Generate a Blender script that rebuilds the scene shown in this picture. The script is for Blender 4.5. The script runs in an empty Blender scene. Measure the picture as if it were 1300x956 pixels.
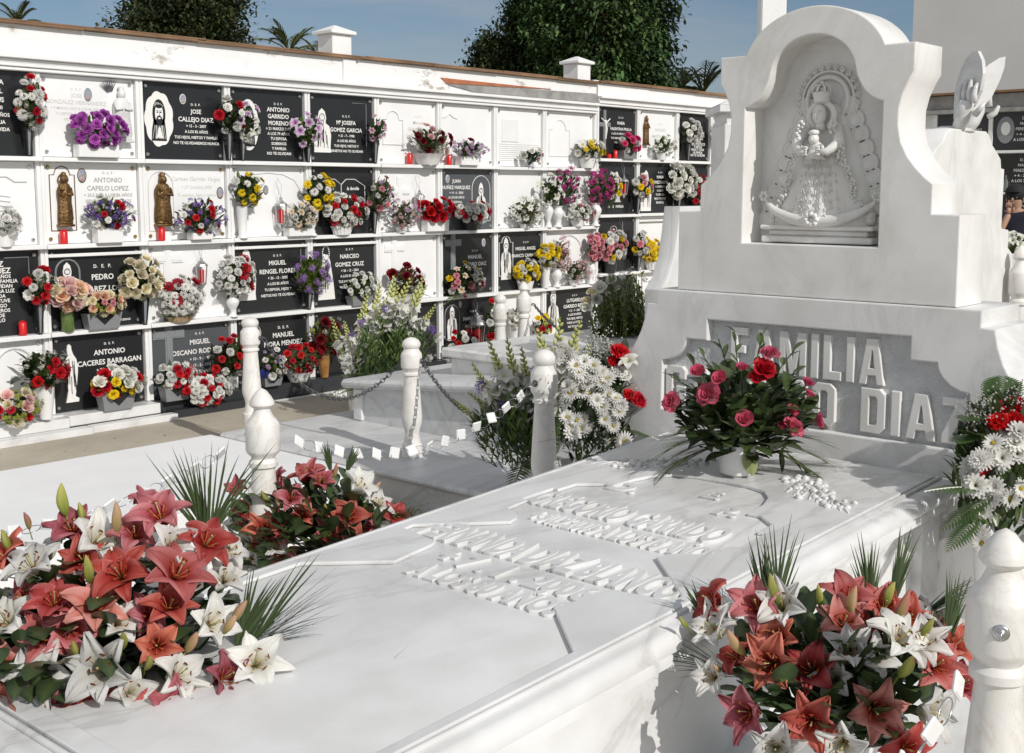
import bpy, math, random
from mathutils import Vector, Matrix, Quaternion
rnd = random.Random(7)
V = Vector
R = math.radians
PI = math.pi
sc = bpy.context.scene
col = sc.collection

# ------------------------------------------------------------------ camera geometry
F = 1540.0; PPX, PPY = 650.0, 433.0; CH = 1.87
HEAD = math.atan(1392/1540); PIT = -math.atan(192/1540)
fw = V((math.cos(HEAD)*math.cos(PIT), math.sin(HEAD)*math.cos(PIT), math.sin(PIT)))
rt = V((math.sin(HEAD), -math.cos(HEAD), 0)); up = rt.cross(fw)
CAM = V((0, 0, CH))
def ray(px, py): return fw*F + rt*(px-PPX) - up*(py-PPY)
def on_y(px, py, Y):
    d = ray(px, py); return CAM + d*(Y/d.y)
def on_x(px, py, X):
    d = ray(px, py); return CAM + d*(X/d.x)
def on_z(px, py, z):
    d = ray(px, py); return CAM + d*((z-CH)/d.z)
def at_depth(px, py, dep): return CAM + ray(px, py)*(dep/F)

# ------------------------------------------------------------------ mesh builder
class MB:
    def __init__(s): s.v = []; s.f = []; s.m = []; s.c = []; s.cc = (1, 1, 1)
    def add(s, vs, fs, mi=0, cols=None):
        n = len(s.v); s.v += [tuple(p) for p in vs]
        s.f += [tuple(i+n for i in f) for f in fs]; s.m += [mi]*len(fs)
        s.c += cols if cols else [s.cc]*len(vs)
    def box(s, x0, x1, y0, y1, z0, z1, mi=0, bev=0.0):
        if bev <= 0:
            vs = [(x, y, z) for x in (x0, x1) for y in (y0, y1) for z in (z0, z1)]
            s.add(vs, [(0, 1, 3, 2), (4, 6, 7, 5), (0, 4, 5, 1), (2, 3, 7, 6), (0, 2, 6, 4), (1, 5, 7, 3)], mi)
            return
        b = min(bev, (x1-x0)/2.01, (y1-y0)/2.01, (z1-z0)/2.01)
        X = (x0, x1); Y = (y0, y1); Z = (z0, z1); vs = []; idx = {}
        sg = (1, -1)
        for i in (0, 1):
            for j in (0, 1):
                for k in (0, 1):
                    for a in range(3):
                        p = [X[i]+sg[i]*b, Y[j]+sg[j]*b, Z[k]+sg[k]*b]; p[a] = (X[i], Y[j], Z[k])[a]
                        idx[(i, j, k, a)] = len(vs); vs.append(p)
        fs = []
        for i in (0, 1):
            q = [idx[(i, j, k, 0)] for j, k in ((0, 0), (1, 0), (1, 1), (0, 1))]; fs.append(q if i else q[::-1])
            q = [idx[(j, i, k, 1)] for j, k in ((0, 0), (0, 1), (1, 1), (1, 0))]; fs.append(q if i else q[::-1])
            q = [idx[(j, k, i, 2)] for j, k in ((0, 0), (1, 0), (1, 1), (0, 1))]; fs.append(q if i else q[::-1])
        for i in (0, 1):
            for j in (0, 1):
                fs.append([idx[(i, j, 0, 0)], idx[(i, j, 1, 0)], idx[(i, j, 1, 1)], idx[(i, j, 0, 1)]])
                fs.append([idx[(i, 0, j, 0)], idx[(i, 1, j, 0)], idx[(i, 1, j, 2)], idx[(i, 0, j, 2)]])
                fs.append([idx[(0, i, j, 1)], idx[(1, i, j, 1)], idx[(1, i, j, 2)], idx[(0, i, j, 2)]])
                for k in (0, 1): fs.append([idx[(i, j, k, 0)], idx[(i, j, k, 1)], idx[(i, j, k, 2)]])
        s.add(vs, fs, mi); s.fix = True
    def lathe(s, prof, n=16, c=(0, 0, 0), mi=0, sx=1, sy=1, M=None, square=0):
        vs = []; fs = []
        for r, z in prof:
            for k in range(n):
                a = 2*PI*(k+.5*square)/n
                vs.append(V((c[0]+r*sx*math.cos(a), c[1]+r*sy*math.sin(a), c[2]+z)))
        for i in range(len(prof)-1):
            for k in range(n):
                k2 = (k+1) % n; fs.append((i*n+k, i*n+k2, (i+1)*n+k2, (i+1)*n+k))
        fs.append(tuple(range(n))[::-1]); fs.append(tuple((len(prof)-1)*n+k for k in range(n)))
        if M: vs = [M @ p for p in vs]
        s.add(vs, fs, mi)
    def tube(s, pts, rad, n=5, mi=0, cols=None):
        pts = [V(p) for p in pts]
        if not isinstance(rad, (list, tuple)): rad = [rad]*len(pts)
        vs = []; fs = []; u = None; cl = []
        for i, p in enumerate(pts):
            t = (pts[min(i+1, len(pts)-1)] - pts[max(i-1, 0)]); t = t.normalized() if t.length > 1e-9 else V((0, 0, 1))
            if u is None: u = t.orthogonal().normalized()
            else:
                u = (u - t*u.dot(t)); u = u.normalized() if u.length > 1e-6 else t.orthogonal().normalized()
            w = t.cross(u)
            for k in range(n):
                a = 2*PI*k/n; vs.append(p + (u*math.cos(a)+w*math.sin(a))*rad[i])
                cl.append(cols[i] if cols else s.cc)
        for i in range(len(pts)-1):
            for k in range(n):
                k2 = (k+1) % n; fs.append((i*n+k, i*n+k2, (i+1)*n+k2, (i+1)*n+k))
        fs.append(tuple(range(n))[::-1]); fs.append(tuple((len(pts)-1)*n+k for k in range(n)))
        s.add(vs, fs, mi, cl)
    def ball(s, c, r, nu=8, nv=5, sx=1, sy=1, sz=1, mi=0, M=None):
        prof = [(max(r*math.sin(PI*i/nv), 1e-4), -r*math.cos(PI*i/nv)*sz) for i in range(nv+1)]
        s.lathe(prof, nu, c, mi, sx, sy, M)
    def torus(s, c, R0, r0, nx, M=None, n=14, m=5, mi=0):
        vs = []; fs = []
        for i in range(n):
            a = 2*PI*i/n
            for j in range(m):
                b = 2*PI*j/m; p = V(((R0+r0*math.cos(b))*math.cos(a), (R0+r0*math.cos(b))*math.sin(a)*nx, r0*math.sin(b)))
                vs.append((M @ p if M else p)+V(c))
        for i in range(n):
            for j in range(m):
                fs.append((i*m+j, ((i+1) % n)*m+j, ((i+1) % n)*m+(j+1) % m, i*m+(j+1) % m))
        s.add(vs, fs, mi)
    def prism(s, pts, d0, d1, mi=0, ax='y', off=(0, 0, 0)):
        # polygon in (x,z), extruded along y from d0 to d1
        n = len(pts); vs = []
        for d in (d0, d1):
            for a, b in pts:
                vs.append((a+off[0], d+off[1], b+off[2]) if ax == 'y' else ((d+off[0], a+off[1], b+off[2]) if ax == 'x' else (a+off[0], b+off[1], d+off[2])))
        fs = [tuple(range(n)), tuple(range(2*n-1, n-1, -1))]
        for i in range(n):
            j = (i+1) % n; fs.append((i, i+n, j+n, j))
        s.add(vs, fs, mi); s.fix = True
    def build(s, name, mats, parent=None, smooth=False, loc=None, colour=False, auto=None):
        me = bpy.data.meshes.new(name); me.from_pydata(s.v, [], s.f)
        if not isinstance(mats, (list, tuple)): mats = [mats]
        for m in mats: me.materials.append(m)
        if len(mats) > 1: me.polygons.foreach_set('material_index', s.m)
        if smooth: me.polygons.foreach_set('use_smooth', [True]*len(me.polygons))
        if colour:
            ca = me.color_attributes.new('pc', 'FLOAT_COLOR', 'POINT')
            buf = []
            for c in s.c: buf += [c[0], c[1], c[2], 1]
            ca.data.foreach_set('color', buf)
        me.update()
        if getattr(s, 'fix', False):
            import bmesh
            bm = bmesh.new(); bm.from_mesh(me); bmesh.ops.recalc_face_normals(bm, faces=bm.faces); bm.to_mesh(me); bm.free()
        if auto is not None: me.set_sharp_from_angle(angle=R(auto))
        o = bpy.data.objects.new(name, me); col.objects.link(o)
        if parent: o.parent = parent
        if loc: o.location = loc
        return o
def smooth_angle(o, a=35):
    me = o.data; me.polygons.foreach_set('use_smooth', [True]*len(me.polygons)); me.set_sharp_from_angle(angle=R(a))
def tag(o, label=None, cat=None, group=None, kind=None):
    if label: o['label'] = label
    if cat: o['category'] = cat
    if group: o['group'] = group
    if kind: o['kind'] = kind
    return o
def thing(name, label, cat, loc=(0, 0, 0), rz=0, group=None):
    o = bpy.data.objects.new(name, None); col.objects.link(o)
    o.empty_display_size = .1; o.location = loc; o.rotation_euler = (0, 0, rz)
    return tag(o, label, cat, group)

# ------------------------------------------------------------------ materials
def newmat(name):
    m = bpy.data.materials.new(name); m.use_nodes = True
    nt = m.node_tree; b = nt.nodes['Principled BSDF']; return m, nt, b
def N(nt, t, **k):
    n = nt.nodes.new(t)
    for a, b in k.items(): setattr(n, a, b)
    return n
def ramp(nt, stops, interp='LINEAR'):
    r = N(nt, 'ShaderNodeValToRGB'); e = r.color_ramp.elements
    r.color_ramp.interpolation = interp
    while len(e) < len(stops): e.new(.5)
    for el, (p, c) in zip(e, stops): el.position = p; el.color = (c[0], c[1], c[2], 1)
    return r
def plain(name, c, rough=.5, metal=0, var=0, scale=8, bump=0, bscale=60, coat=0, world=False):
    m, nt, b = newmat(name); L = nt.links
    b.inputs['Base Color'].default_value = (*c, 1); b.inputs['Roughness'].default_value = rough; b.inputs['Metallic'].default_value = metal
    if coat: b.inputs['Coat Weight'].default_value = coat
    tc = N(nt, 'ShaderNodeTexCoord')
    if world:
        g = N(nt, 'ShaderNodeNewGeometry'); src = g.outputs['Position']
    else: src = tc.outputs['Object']
    if var:
        n = N(nt, 'ShaderNodeTexNoise'); n.inputs['Scale'].default_value = scale; n.inputs['Detail'].default_value = 5
        L.new(src, n.inputs['Vector'])
        r = ramp(nt, [(.3, [x*(1-var) for x in c]), (.7, [min(1, x*(1+var*.6)) for x in c])]); L.new(n.outputs['Fac'], r.inputs['Fac'])
        L.new(r.outputs['Color'], b.inputs['Base Color'])
    if bump:
        n2 = N(nt, 'ShaderNodeTexNoise'); n2.inputs['Scale'].default_value = bscale; n2.inputs['Detail'].default_value = 4
        L.new(src, n2.inputs['Vector']); bp = N(nt, 'ShaderNodeBump'); bp.inputs['Strength'].default_value = bump; bp.inputs['Distance'].default_value = .01
        L.new(n2.outputs['Fac'], bp.inputs['Height']); L.new(bp.outputs['Normal'], b.inputs['Normal'])
    return m
def marble(name, base=(.80, .80, .79), vein=(.5, .51, .53), amt=.5, rough=.28, scale=1.6, warm=0.0, stretch=(1, 1, 1)):
    m, nt, b = newmat(name); L = nt.links
    g = N(nt, 'ShaderNodeNewGeometry'); mp = N(nt, 'ShaderNodeMapping'); mp.inputs['Scale'].default_value = stretch
    mp.inputs['Rotation'].default_value = (.4, .3, .5)
    L.new(g.outputs['Position'], mp.inputs['Vector'])
    n = N(nt, 'ShaderNodeTexNoise'); n.inputs['Scale'].default_value = scale; n.inputs['Detail'].default_value = 8; n.inputs['Roughness'].default_value = .62; n.inputs['Distortion'].default_value = 1.3
    L.new(mp.outputs['Vector'], n.inputs['Vector'])
    r = ramp(nt, [(.455, (0, 0, 0)), (.497, (1, 1, 1)), (.512, (.35, .35, .35)), (.57, (0, 0, 0))]); L.new(n.outputs['Fac'], r.inputs['Fac'])
    n2 = N(nt, 'ShaderNodeTexNoise'); n2.inputs['Scale'].default_value = scale*.5; n2.inputs['Detail'].default_value = 3
    L.new(mp.outputs['Vector'], n2.inputs['Vector'])
    mu = N(nt, 'ShaderNodeMath', operation='MULTIPLY'); L.new(r.outputs['Color'], mu.inputs[0]); L.new(n2.outputs['Fac'], mu.inputs[1])
    mu2 = N(nt, 'ShaderNodeMath', operation='MULTIPLY'); L.new(mu.outputs[0], mu2.inputs[0]); mu2.inputs[1].default_value = amt
    mx = N(nt, 'ShaderNodeMix', data_type='RGBA'); mx.inputs['A'].default_value = (*base, 1); mx.inputs['B'].default_value = (*vein, 1); L.new(mu2.outputs[0], mx.inputs['Factor'])
    n3 = N(nt, 'ShaderNodeTexNoise'); n3.inputs['Scale'].default_value = 5; n3.inputs['Detail'].default_value = 6; L.new(g.outputs['Position'], n3.inputs['Vector'])
    r3 = ramp(nt, [(.35, (.90, .895, .88)), (.62, (1, 1, 1))]); L.new(n3.outputs['Fac'], r3.inputs['Fac'])
    mm = N(nt, 'ShaderNodeMix', data_type='RGBA', blend_type='MULTIPLY'); mm.inputs['Factor'].default_value = 1
    L.new(mx.outputs['Result'], mm.inputs['A']); L.new(r3.outputs['Color'], mm.inputs['B'])
    L.new(mm.outputs['Result'], b.inputs['Base Color'])
    rr = N(nt, 'ShaderNodeMapRange'); rr.inputs['To Min'].default_value = rough; rr.inputs['To Max'].default_value = rough+.25
    L.new(n3.outputs['Fac'], rr.inputs['Value']); L.new(rr.outputs['Result'], b.inputs['Roughness'])
    n4 = N(nt, 'ShaderNodeTexNoise'); n4.inputs['Scale'].default_value = 90; L.new(g.outputs['Position'], n4.inputs['Vector'])
    bp = N(nt, 'ShaderNodeBump'); bp.inputs['Strength'].default_value = .12; bp.inputs['Distance'].default_value = .004
    L.new(n4.outputs['Fac'], bp.inputs['Height']); L.new(bp.outputs['Normal'], b.inputs['Normal'])
    return m
def petalmat(name, trans=.28, rough=.55, rv=.25, sheen=0):
    m, nt, b = newmat(name); L = nt.links
    a = N(nt, 'ShaderNodeAttribute', attribute_name='pc'); oi = N(nt, 'ShaderNodeObjectInfo')
    hs = N(nt, 'ShaderNodeHueSaturation'); mr = N(nt, 'ShaderNodeMapRange'); mr.inputs['To Min'].default_value = 1-rv; mr.inputs['To Max'].default_value = 1+rv*.4
    mh = N(nt, 'ShaderNodeMapRange'); mh.inputs['To Min'].default_value = .494; mh.inputs['To Max'].default_value = .501
    L.new(oi.outputs['Random'], mr.inputs['Value']); L.new(oi.outputs['Random'], mh.inputs['Value'])
    L.new(mr.outputs['Result'], hs.inputs['Value']); L.new(mh.outputs['Result'], hs.inputs['Hue'])
    L.new(a.outputs['Color'], hs.inputs['Color']); L.new(hs.outputs['Color'], b.inputs['Base Color'])
    b.inputs['Roughness'].default_value = rough; b.inputs['Specular IOR Level'].default_value = .35
    t = N(nt, 'ShaderNodeBsdfTranslucent'); L.new(hs.outputs['Color'], t.inputs['Color'])
    ms = N(nt, 'ShaderNodeMixShader'); ms.inputs['Fac'].default_value = trans
    L.new(b.outputs['BSDF'], ms.inputs[1]); L.new(t.outputs['BSDF'], ms.inputs[2]); L.new(ms.outputs['Shader'], nt.nodes['Material Output'].inputs['Surface'])
    return m
M_PET = petalmat('petal', .36); M_LEAF = petalmat('leaf', .16, .32, .3)
M_LEAF.node_tree.nodes['Principled BSDF'].inputs['Specular IOR Level'].default_value = .5
M_TREE = petalmat('tree_leaf', .2, .6, .1)
M_MARB = marble('white_marble', (.72, .72, .715), (.42, .41, .40), .8, .22, 1.1, stretch=(.5, 1.4, 1))
M_MARBV = marble('pedestal_marble', (.77, .765, .755), (.5, .5, .51), .5, .32, 1.2, stretch=(.35, 1.5, 1.2))
M_MARBG = marble('grey_veined_marble', (.60, .605, .61), (.36, .38, .41), .9, .3, 1.2, stretch=(.35, 1.5, 1.2))
M_MARBH = marble('headstone_marble', (.79, .785, .765), (.58, .55, .48), .6, .33, 1.3, stretch=(1, 1, .3))
M_POST = marble('turned_marble', (.78, .765, .735), (.52, .46, .37), .75, .35, 5, stretch=(1, 1, .6))
M_WHITE = plain('white_paint', (.80, .80, .79), .6, var=.06, scale=3, bump=.15, bscale=40, world=True)
M_BLIND = plain('white_slab', (.82, .82, .815), .5, var=.04, scale=4, world=True)
M_BLACK = plain('black_granite', (.022, .023, .025), .22, var=.5, scale=260)
M_GREYG = plain('grey_granite', (.09, .096, .104), .3, var=.35, scale=240)
M_DKG = plain('dark_granite_base', (.035, .037, .042), .3, var=.4, scale=220)
M_GRAN = plain('light_granite', (.24, .25, .26), .35, var=.35, scale=240)
M_LETW = plain('letter_white', (.78, .77, .74), .6)
M_LETG = plain('letter_grey', (.36, .34, .32), .6)
M_LETL = plain('letter_pale', (.58, .56, .54), .6)
M_BRONZE = plain('bronze', (.20, .115, .045), .42, metal=.7, var=.6, scale=40, bump=.8, bscale=70)
M_BOLT = plain('bolt_steel', (.6, .6, .58), .25, metal=.9)
M_BRASS = plain('bolt_brass', (.42, .30, .12), .35, metal=.8)
M_STEEL = plain('steel', (.55, .55, .56), .3, metal=.95)
M_CHAIN = plain('chain_iron', (.16, .16, .165), .5, metal=.7)
M_SIL = plain('silver_lantern', (.62, .62, .62), .3, metal=.85)
M_RED = plain('red_plastic', (.62, .012, .012), .3, coat=.4)
M_CERW = plain('white_ceramic', (.80, .80, .79), .22, coat=.3, var=.04, scale=6)
M_CERB = plain('brown_ceramic', (.36, .17, .05), .3, var=.4, scale=14, coat=.3)
M_GREENV = plain('green_glass', (.10, .16, .04), .1, coat=.5)
M_BASK = plain('basket', (.42, .30, .17), .8, var=.3, scale=60, bump=.8, bscale=120)
M_SKIN = plain('skin', (.42, .25, .17), .55)
M_NAVY = plain('navy_cloth', (.012, .014, .028), .85, bump=.3, bscale=30)
M_HAIR = plain('cap_cloth', (.01, .01, .011), .8)
M_TILE = plain('roof_tile', (.23, .135, .075), .8, var=.45, scale=3, bump=.5, bscale=40, world=True)
M_BRICK = plain('exposed_brick', (.42, .15, .07), .85, var=.25, scale=9, world=True)
M_CEM = plain('cement', (.30, .29, .28), .9, var=.3, scale=8, bump=.4, world=True)
M_OVAL = plain('portrait_ceramic', (.30, .34, .42), .2, var=.3, scale=20)
M_PORT = plain('portrait_face', (.45, .30, .24), .4, var=.2, scale=60)
M_GLASS, nt_, b_ = newmat('clear_glass'); b_.inputs['Base Color'].default_value = (.9, .93, .92, 1); b_.inputs['Roughness'].default_value = .05; b_.inputs['Transmission Weight'].default_value = .9; b_.inputs['IOR'].default_value = 1.3

def wallmat():
    m, nt, b = newmat('stained_plaster'); L = nt.links
    g = N(nt, 'ShaderNodeNewGeometry')
    n = N(nt, 'ShaderNodeTexNoise'); n.inputs['Scale'].default_value = 2.2; n.inputs['Detail'].default_value = 10; n.inputs['Roughness'].default_value = .75
    mp = N(nt, 'ShaderNodeMapping'); mp.inputs['Scale'].default_value = (1, 1, 2.2); L.new(g.outputs['Position'], mp.inputs['Vector']); L.new(mp.outputs['Vector'], n.inputs['Vector'])
    r = ramp(nt, [(.36, (.34, .31, .27)), (.41, (.62, .60, .57)), (.45, (.80, .80, .79))]); L.new(n.outputs['Fac'], r.inputs['Fac'])
    v = N(nt, 'ShaderNodeTexVoronoi', feature='DISTANCE_TO_EDGE'); v.inputs['Scale'].default_value = 1.1
    n5 = N(nt, 'ShaderNodeTexNoise'); n5.inputs['Scale'].default_value = 6; L.new(g.outputs['Position'], n5.inputs['Vector'])
    av = N(nt, 'ShaderNodeMix', data_type='RGBA'); av.inputs['Factor'].default_value = .12; L.new(g.outputs['Position'], av.inputs['A']); L.new(n5.outputs['Color'], av.inputs['B'])
    L.new(av.outputs['Result'], v.inputs['Vector'])
    rc = ramp(nt, [(.0, (.9, .89, .88)), (.003, (1, 1, 1))]); L.new(v.outputs['Distance'], rc.inputs['Fac'])
    mm = N(nt, 'ShaderNodeMix', data_type='RGBA', blend_type='MULTIPLY'); mm.inputs['Factor'].default_value = .8
    L.new(r.outputs['Color'], mm.inputs['A']); L.new(rc.outputs['Color'], mm.inputs['B']); L.new(mm.outputs['Result'], b.inputs['Base Color'])
    b.inputs['Roughness'].default_value = .85
    bp = N(nt, 'ShaderNodeBump'); bp.inputs['Strength'].default_value = .5; bp.inputs['Distance'].default_value = .01; L.new(n.outputs['Fac'], bp.inputs['Height']); L.new(bp.outputs['Normal'], b.inputs['Normal'])
    return m
M_PLAS = wallmat()
def groundmat():
    m, nt, b = newmat('paving'); L = nt.links
    g = N(nt, 'ShaderNodeNewGeometry')
    n = N(nt, 'ShaderNodeTexNoise'); n.inputs['Scale'].default_value = 1.1; n.inputs['Detail'].default_value = 9; n.inputs['Roughness'].default_value = .7; L.new(g.outputs['Position'], n.inputs['Vector'])
    r = ramp(nt, [(.3, (.38, .335, .265)), (.55, (.48, .435, .355)), (.75, (.54, .495, .415))]); L.new(n.outputs['Fac'], r.inputs['Fac'])
    n2 = N(nt, 'ShaderNodeTexNoise'); n2.inputs['Scale'].default_value = 110; n2.inputs['Detail'].default_value = 6; L.new(g.outputs['Position'], n2.inputs['Vector'])
    r2 = ramp(nt, [(.35, (.72, .7, .68)), (.6, (1.0, 1.0, 1.0))]); L.new(n2.outputs['Fac'], r2.inputs['Fac'])
    mm = N(nt, 'ShaderNodeMix', data_type='RGBA', blend_type='MULTIPLY'); mm.inputs['Factor'].default_value = .8
    L.new(r.outputs['Color'], mm.inputs['A']); L.new(r2.outputs['Color'], mm.inputs['B']); L.new(mm.outputs['Result'], b.inputs['Base Color'])
    b.inputs['Roughness'].default_value = .9
    bp = N(nt, 'ShaderNodeBump'); bp.inputs['Strength'].default_value = .4; bp.inputs['Distance'].default_value = .006; L.new(n2.outputs['Fac'], bp.inputs['Height']); L.new(bp.outputs['Normal'], b.inputs['Normal'])
    return m
M_GROUND = groundmat()

# ------------------------------------------------------------------ curves: solids with holes, text
def curve_mesh(cu):
    o = bpy.data.objects.new('tmp', cu); col.objects.link(o)
    dg = bpy.context.evaluated_depsgraph_get(); me = bpy.data.meshes.new_from_object(o.evaluated_get(dg))
    bpy.data.objects.remove(o); bpy.data.curves.remove(cu); return me
def solid(name, outer, holes, thick, bev, mat, parent=None, M=None, sm=30):
    """outline in local (x,y), thickness along z 0..-thick (front face at z=0)"""
    cu = bpy.data.curves.new('c', 'CURVE'); cu.dimensions = '2D'; cu.fill_mode = 'BOTH'
    for pts in [outer]+holes:
        sp = cu.splines.new('POLY'); sp.points.add(len(pts)-1); sp.use_cyclic_u = True
        for p, q in zip(sp.points, pts): p.co = (q[0], q[1], 0, 1)
    cu.extrude = thick/2-bev; cu.bevel_depth = bev; cu.bevel_resolution = 1; cu.offset = -bev
    me = curve_mesh(cu); me.name = name
    T = Matrix.Translation((0, 0, -thick/2)); me.transform((M or Matrix()) @ T)
    me.materials.clear(); me.materials.append(mat)
    o = bpy.data.objects.new(name, me); col.objects.link(o)
    if parent: o.parent = parent
    smooth_angle(o, sm); return o
_tc = {}
def text_raw(body, ext=.0, bev=0, bold=0, res=2, shear=0):
    k = (body, ext, bev, bold, res, shear)
    if k in _tc: return _tc[k]
    cu = bpy.data.curves.new('t', 'FONT'); cu.body = body; cu.size = 1; cu.extrude = ext; cu.bevel_depth = bev; cu.offset = bold
    cu.resolution_u = res; cu.bevel_resolution = 1; cu.shear = shear; cu.align_x = 'LEFT'
    me = curve_mesh(cu)
    vs = [tuple(v.co) for v in me.vertices]; fs = [tuple(p.vertices) for p in me.polygons]
    bpy.data.meshes.remove(me)
    if vs:
        x0 = min(v[0] for v in vs); x1 = max(v[0] for v in vs); y0 = min(v[1] for v in vs); y1 = max(v[1] for v in vs)
    else: x0 = x1 = y0 = y1 = 0
    _tc[k] = (vs, fs, x0, x1, y0, y1); return _tc[k]
def put_text(mb, body, M, cx, base, h, w=None, ext=.0, bev=0, bold=.0, res=2, mi=0, shear=0, align='C'):
    """text in local plane xy of M, centre cx, baseline, cap height h, optional full width w"""
    vs, fs, x0, x1, y0, y1 = text_raw(body, ext, bev, bold, res, shear)
    if not vs: return
    s = h/.69; sx = s
    if w: sx = w/(x1-x0)
    ox = cx - (x1+x0)/2*sx if align == 'C' else (cx - x0*sx if align == 'L' else cx - x1*sx)
    mb.add([M @ V((v[0]*sx+ox, v[1]*s+base, v[2]*s)) for v in vs], fs, mi)
MXZ = Matrix(((1, 0, 0, 0), (0, 0, -1, 0), (0, 1, 0, 0), (0, 0, 0, 1)))     # local x->x, y->z, z->-y (faces the viewer at -Y)

# ------------------------------------------------------------------ flowers
def prof_petal(u): return max(.05, (math.sin(PI*min(1, u*.93+.05))**.75))
def prof_lily(u): return max(.03, (math.sin(PI*(u**.8)*.98+.02))**.8*(1-.25*u))
def prof_round(u): return max(.12, min(1, u*2.2)*(1-max(0, u-.75)*1.2))
def prof_strap(u): return .55+.45*math.sin(PI*min(1, u)) if u < .97 else .35
def mixc(a, b, t): t = max(0, min(1, t)); return tuple(x+(y-x)*t for x, y in zip(a, b))
def petal(mb, az, L, W, t0, t1, prof, cup=0., ruf=0., nl=4, nw=2, cf=None, c=(0, 0, 0), r0=0., rf=3., ph=0, M=None, tw=0, te=1.):
    vs = []; fs = []; cl = []; r = r0; z = 0.; ca, sa = math.cos(az), math.sin(az)
    for i in range(nl+1):
        u = i/nl; th = R(t0+(t1-t0)*u**te)
        if i: r += math.sin(th)*L/nl; z += math.cos(th)*L/nl
        w = W*prof(u)
        for j in range(-nw, nw+1):
            v = j/nw
            off = cup*w*v*v + ruf*math.sin(rf*PI*v+ph+u*3)*(abs(v)*.4+.6)*u*u*L
            rr = r - math.cos(th)*off; zz = z + math.sin(th)*off; y = v*w
            p = V((c[0]+rr*ca-y*sa, c[1]+rr*sa+y*ca, c[2]+zz))
            vs.append(M @ p if M else p); cl.append(cf(u, v) if cf else mb.cc)
    k = 2*nw+1
    for i in range(nl):
        for j in range(2*nw): fs.append((i*k+j, i*k+j+1, (i+1)*k+j+1, (i+1)*k+j))
    mb.add(vs, fs, 0, cl)
def jit(c, r, a=.1): k = 1+r.uniform(-a, a); return tuple(min(1, x*k) for x in c)
def f_carnation(c1, c2=None, lod=0, seed=1):
    r = random.Random(seed); mb = MB(); c2 = c2 or c1
    rings = [(7, .95, 88), (7, .92, 66), (6, .85, 45), (5, .75, 26), (3, .6, 8)] if lod else [(6, .95, 88), (6, .9, 60), (5, .78, 34), (3, .6, 10)]
    for n, L, th in rings:
        for k in range(n):
            cc = jit(c1, r, .16)
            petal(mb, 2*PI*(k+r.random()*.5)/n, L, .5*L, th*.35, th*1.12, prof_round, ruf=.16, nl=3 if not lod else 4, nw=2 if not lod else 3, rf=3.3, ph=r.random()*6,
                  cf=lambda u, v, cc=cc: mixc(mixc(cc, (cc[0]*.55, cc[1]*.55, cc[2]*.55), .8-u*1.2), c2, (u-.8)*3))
    return mb
def f_rose(c1, c2, lod=0, seed=2, closed=0):
    r = random.Random(seed); mb = MB()
    rings = [(3, .75, .34, -10, 8), (4, .85, .46, 0, 22), (5, .95, .55, 12, 48), (5, 1.0, .6, 25, 85)]
    if closed: rings = rings[:3]
    for q, (n, L, W, a, b) in enumerate(rings):
        for k in range(n):
            cc = jit(c1, r, .12)
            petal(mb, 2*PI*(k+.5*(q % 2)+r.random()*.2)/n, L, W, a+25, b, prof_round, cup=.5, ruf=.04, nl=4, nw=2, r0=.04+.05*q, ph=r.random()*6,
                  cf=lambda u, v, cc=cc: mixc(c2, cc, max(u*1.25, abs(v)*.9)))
    return mb
def f_daisy(c1, cen, n=18, lay=2, W=.13, seed=3, droop=95):
    r = random.Random(seed); mb = MB()
    for q in range(lay):
        for k in range(n):
            cc = jit(c1, r, .06)
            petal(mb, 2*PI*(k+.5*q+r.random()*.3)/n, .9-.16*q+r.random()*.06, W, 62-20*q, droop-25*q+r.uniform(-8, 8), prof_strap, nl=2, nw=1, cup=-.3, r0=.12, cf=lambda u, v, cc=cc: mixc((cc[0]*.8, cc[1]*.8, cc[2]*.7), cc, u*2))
    if cen:
        mb.cc = cen; mb.ball((0, 0, .08), .2, 8, 4, sz=.55)
    return mb
def f_lily(ce, cm, cb, seed=4, open_=115, ruf=.04, hero=0):
    r = random.Random(seed); mb = MB(); pale = tuple(min(.84, x*1.12+.12) for x in ce)
    for k in range(6):
        o = k % 2; cc = jit(ce, r, .12); t = open_+r.uniform(-26, 20)-14*o; pk = r.random()
        def cf(u, v, cc=cc):
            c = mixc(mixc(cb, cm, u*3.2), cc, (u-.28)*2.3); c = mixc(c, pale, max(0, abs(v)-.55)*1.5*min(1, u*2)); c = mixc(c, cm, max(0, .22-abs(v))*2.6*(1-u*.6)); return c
        petal(mb, 2*PI*k/6+r.uniform(-.13, .13), 1.12*r.uniform(.88, 1.08), (.40-.10*o)*r.uniform(.9, 1.08), 10+6*o, t+38, prof_lily, cup=.26, ruf=ruf*1.5, nl=10 if hero else 6, nw=4 if hero else 2, c=(0, 0, -.03*o), rf=2.3, ph=r.random()*6, r0=.03, cf=cf, te=1.75)
    return mb
def f_stamens(canther=(.20, .05, .01), cst=(.75, .6, .35), seed=5):
    r = random.Random(seed); mb = MB()
    for k in range(6):
        a = 2*PI*k/6+.5; s = r.uniform(.18, .3); h = r.uniform(.5, .62)
        pts = [(0, 0, .05), (math.cos(a)*s*.4, math.sin(a)*s*.4, h*.6), (math.cos(a)*s, math.sin(a)*s, h)]
        mb.cc = cst; mb.tube(pts, .012, 4)
        mb.cc = canther; e = V(pts[-1]); t = V((-math.sin(a), math.cos(a), .2))*.06; mb.tube([e-t, e, e+t], [.012, .026, .012], 4)
    mb.cc = (.55, .5, .2); mb.tube([(0, 0, .05), (.03, 0, .4), (.05, .02, .72)], .016, 5); mb.ball((.05, .02, .73), .035, 6, 3)
    return mb
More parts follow.
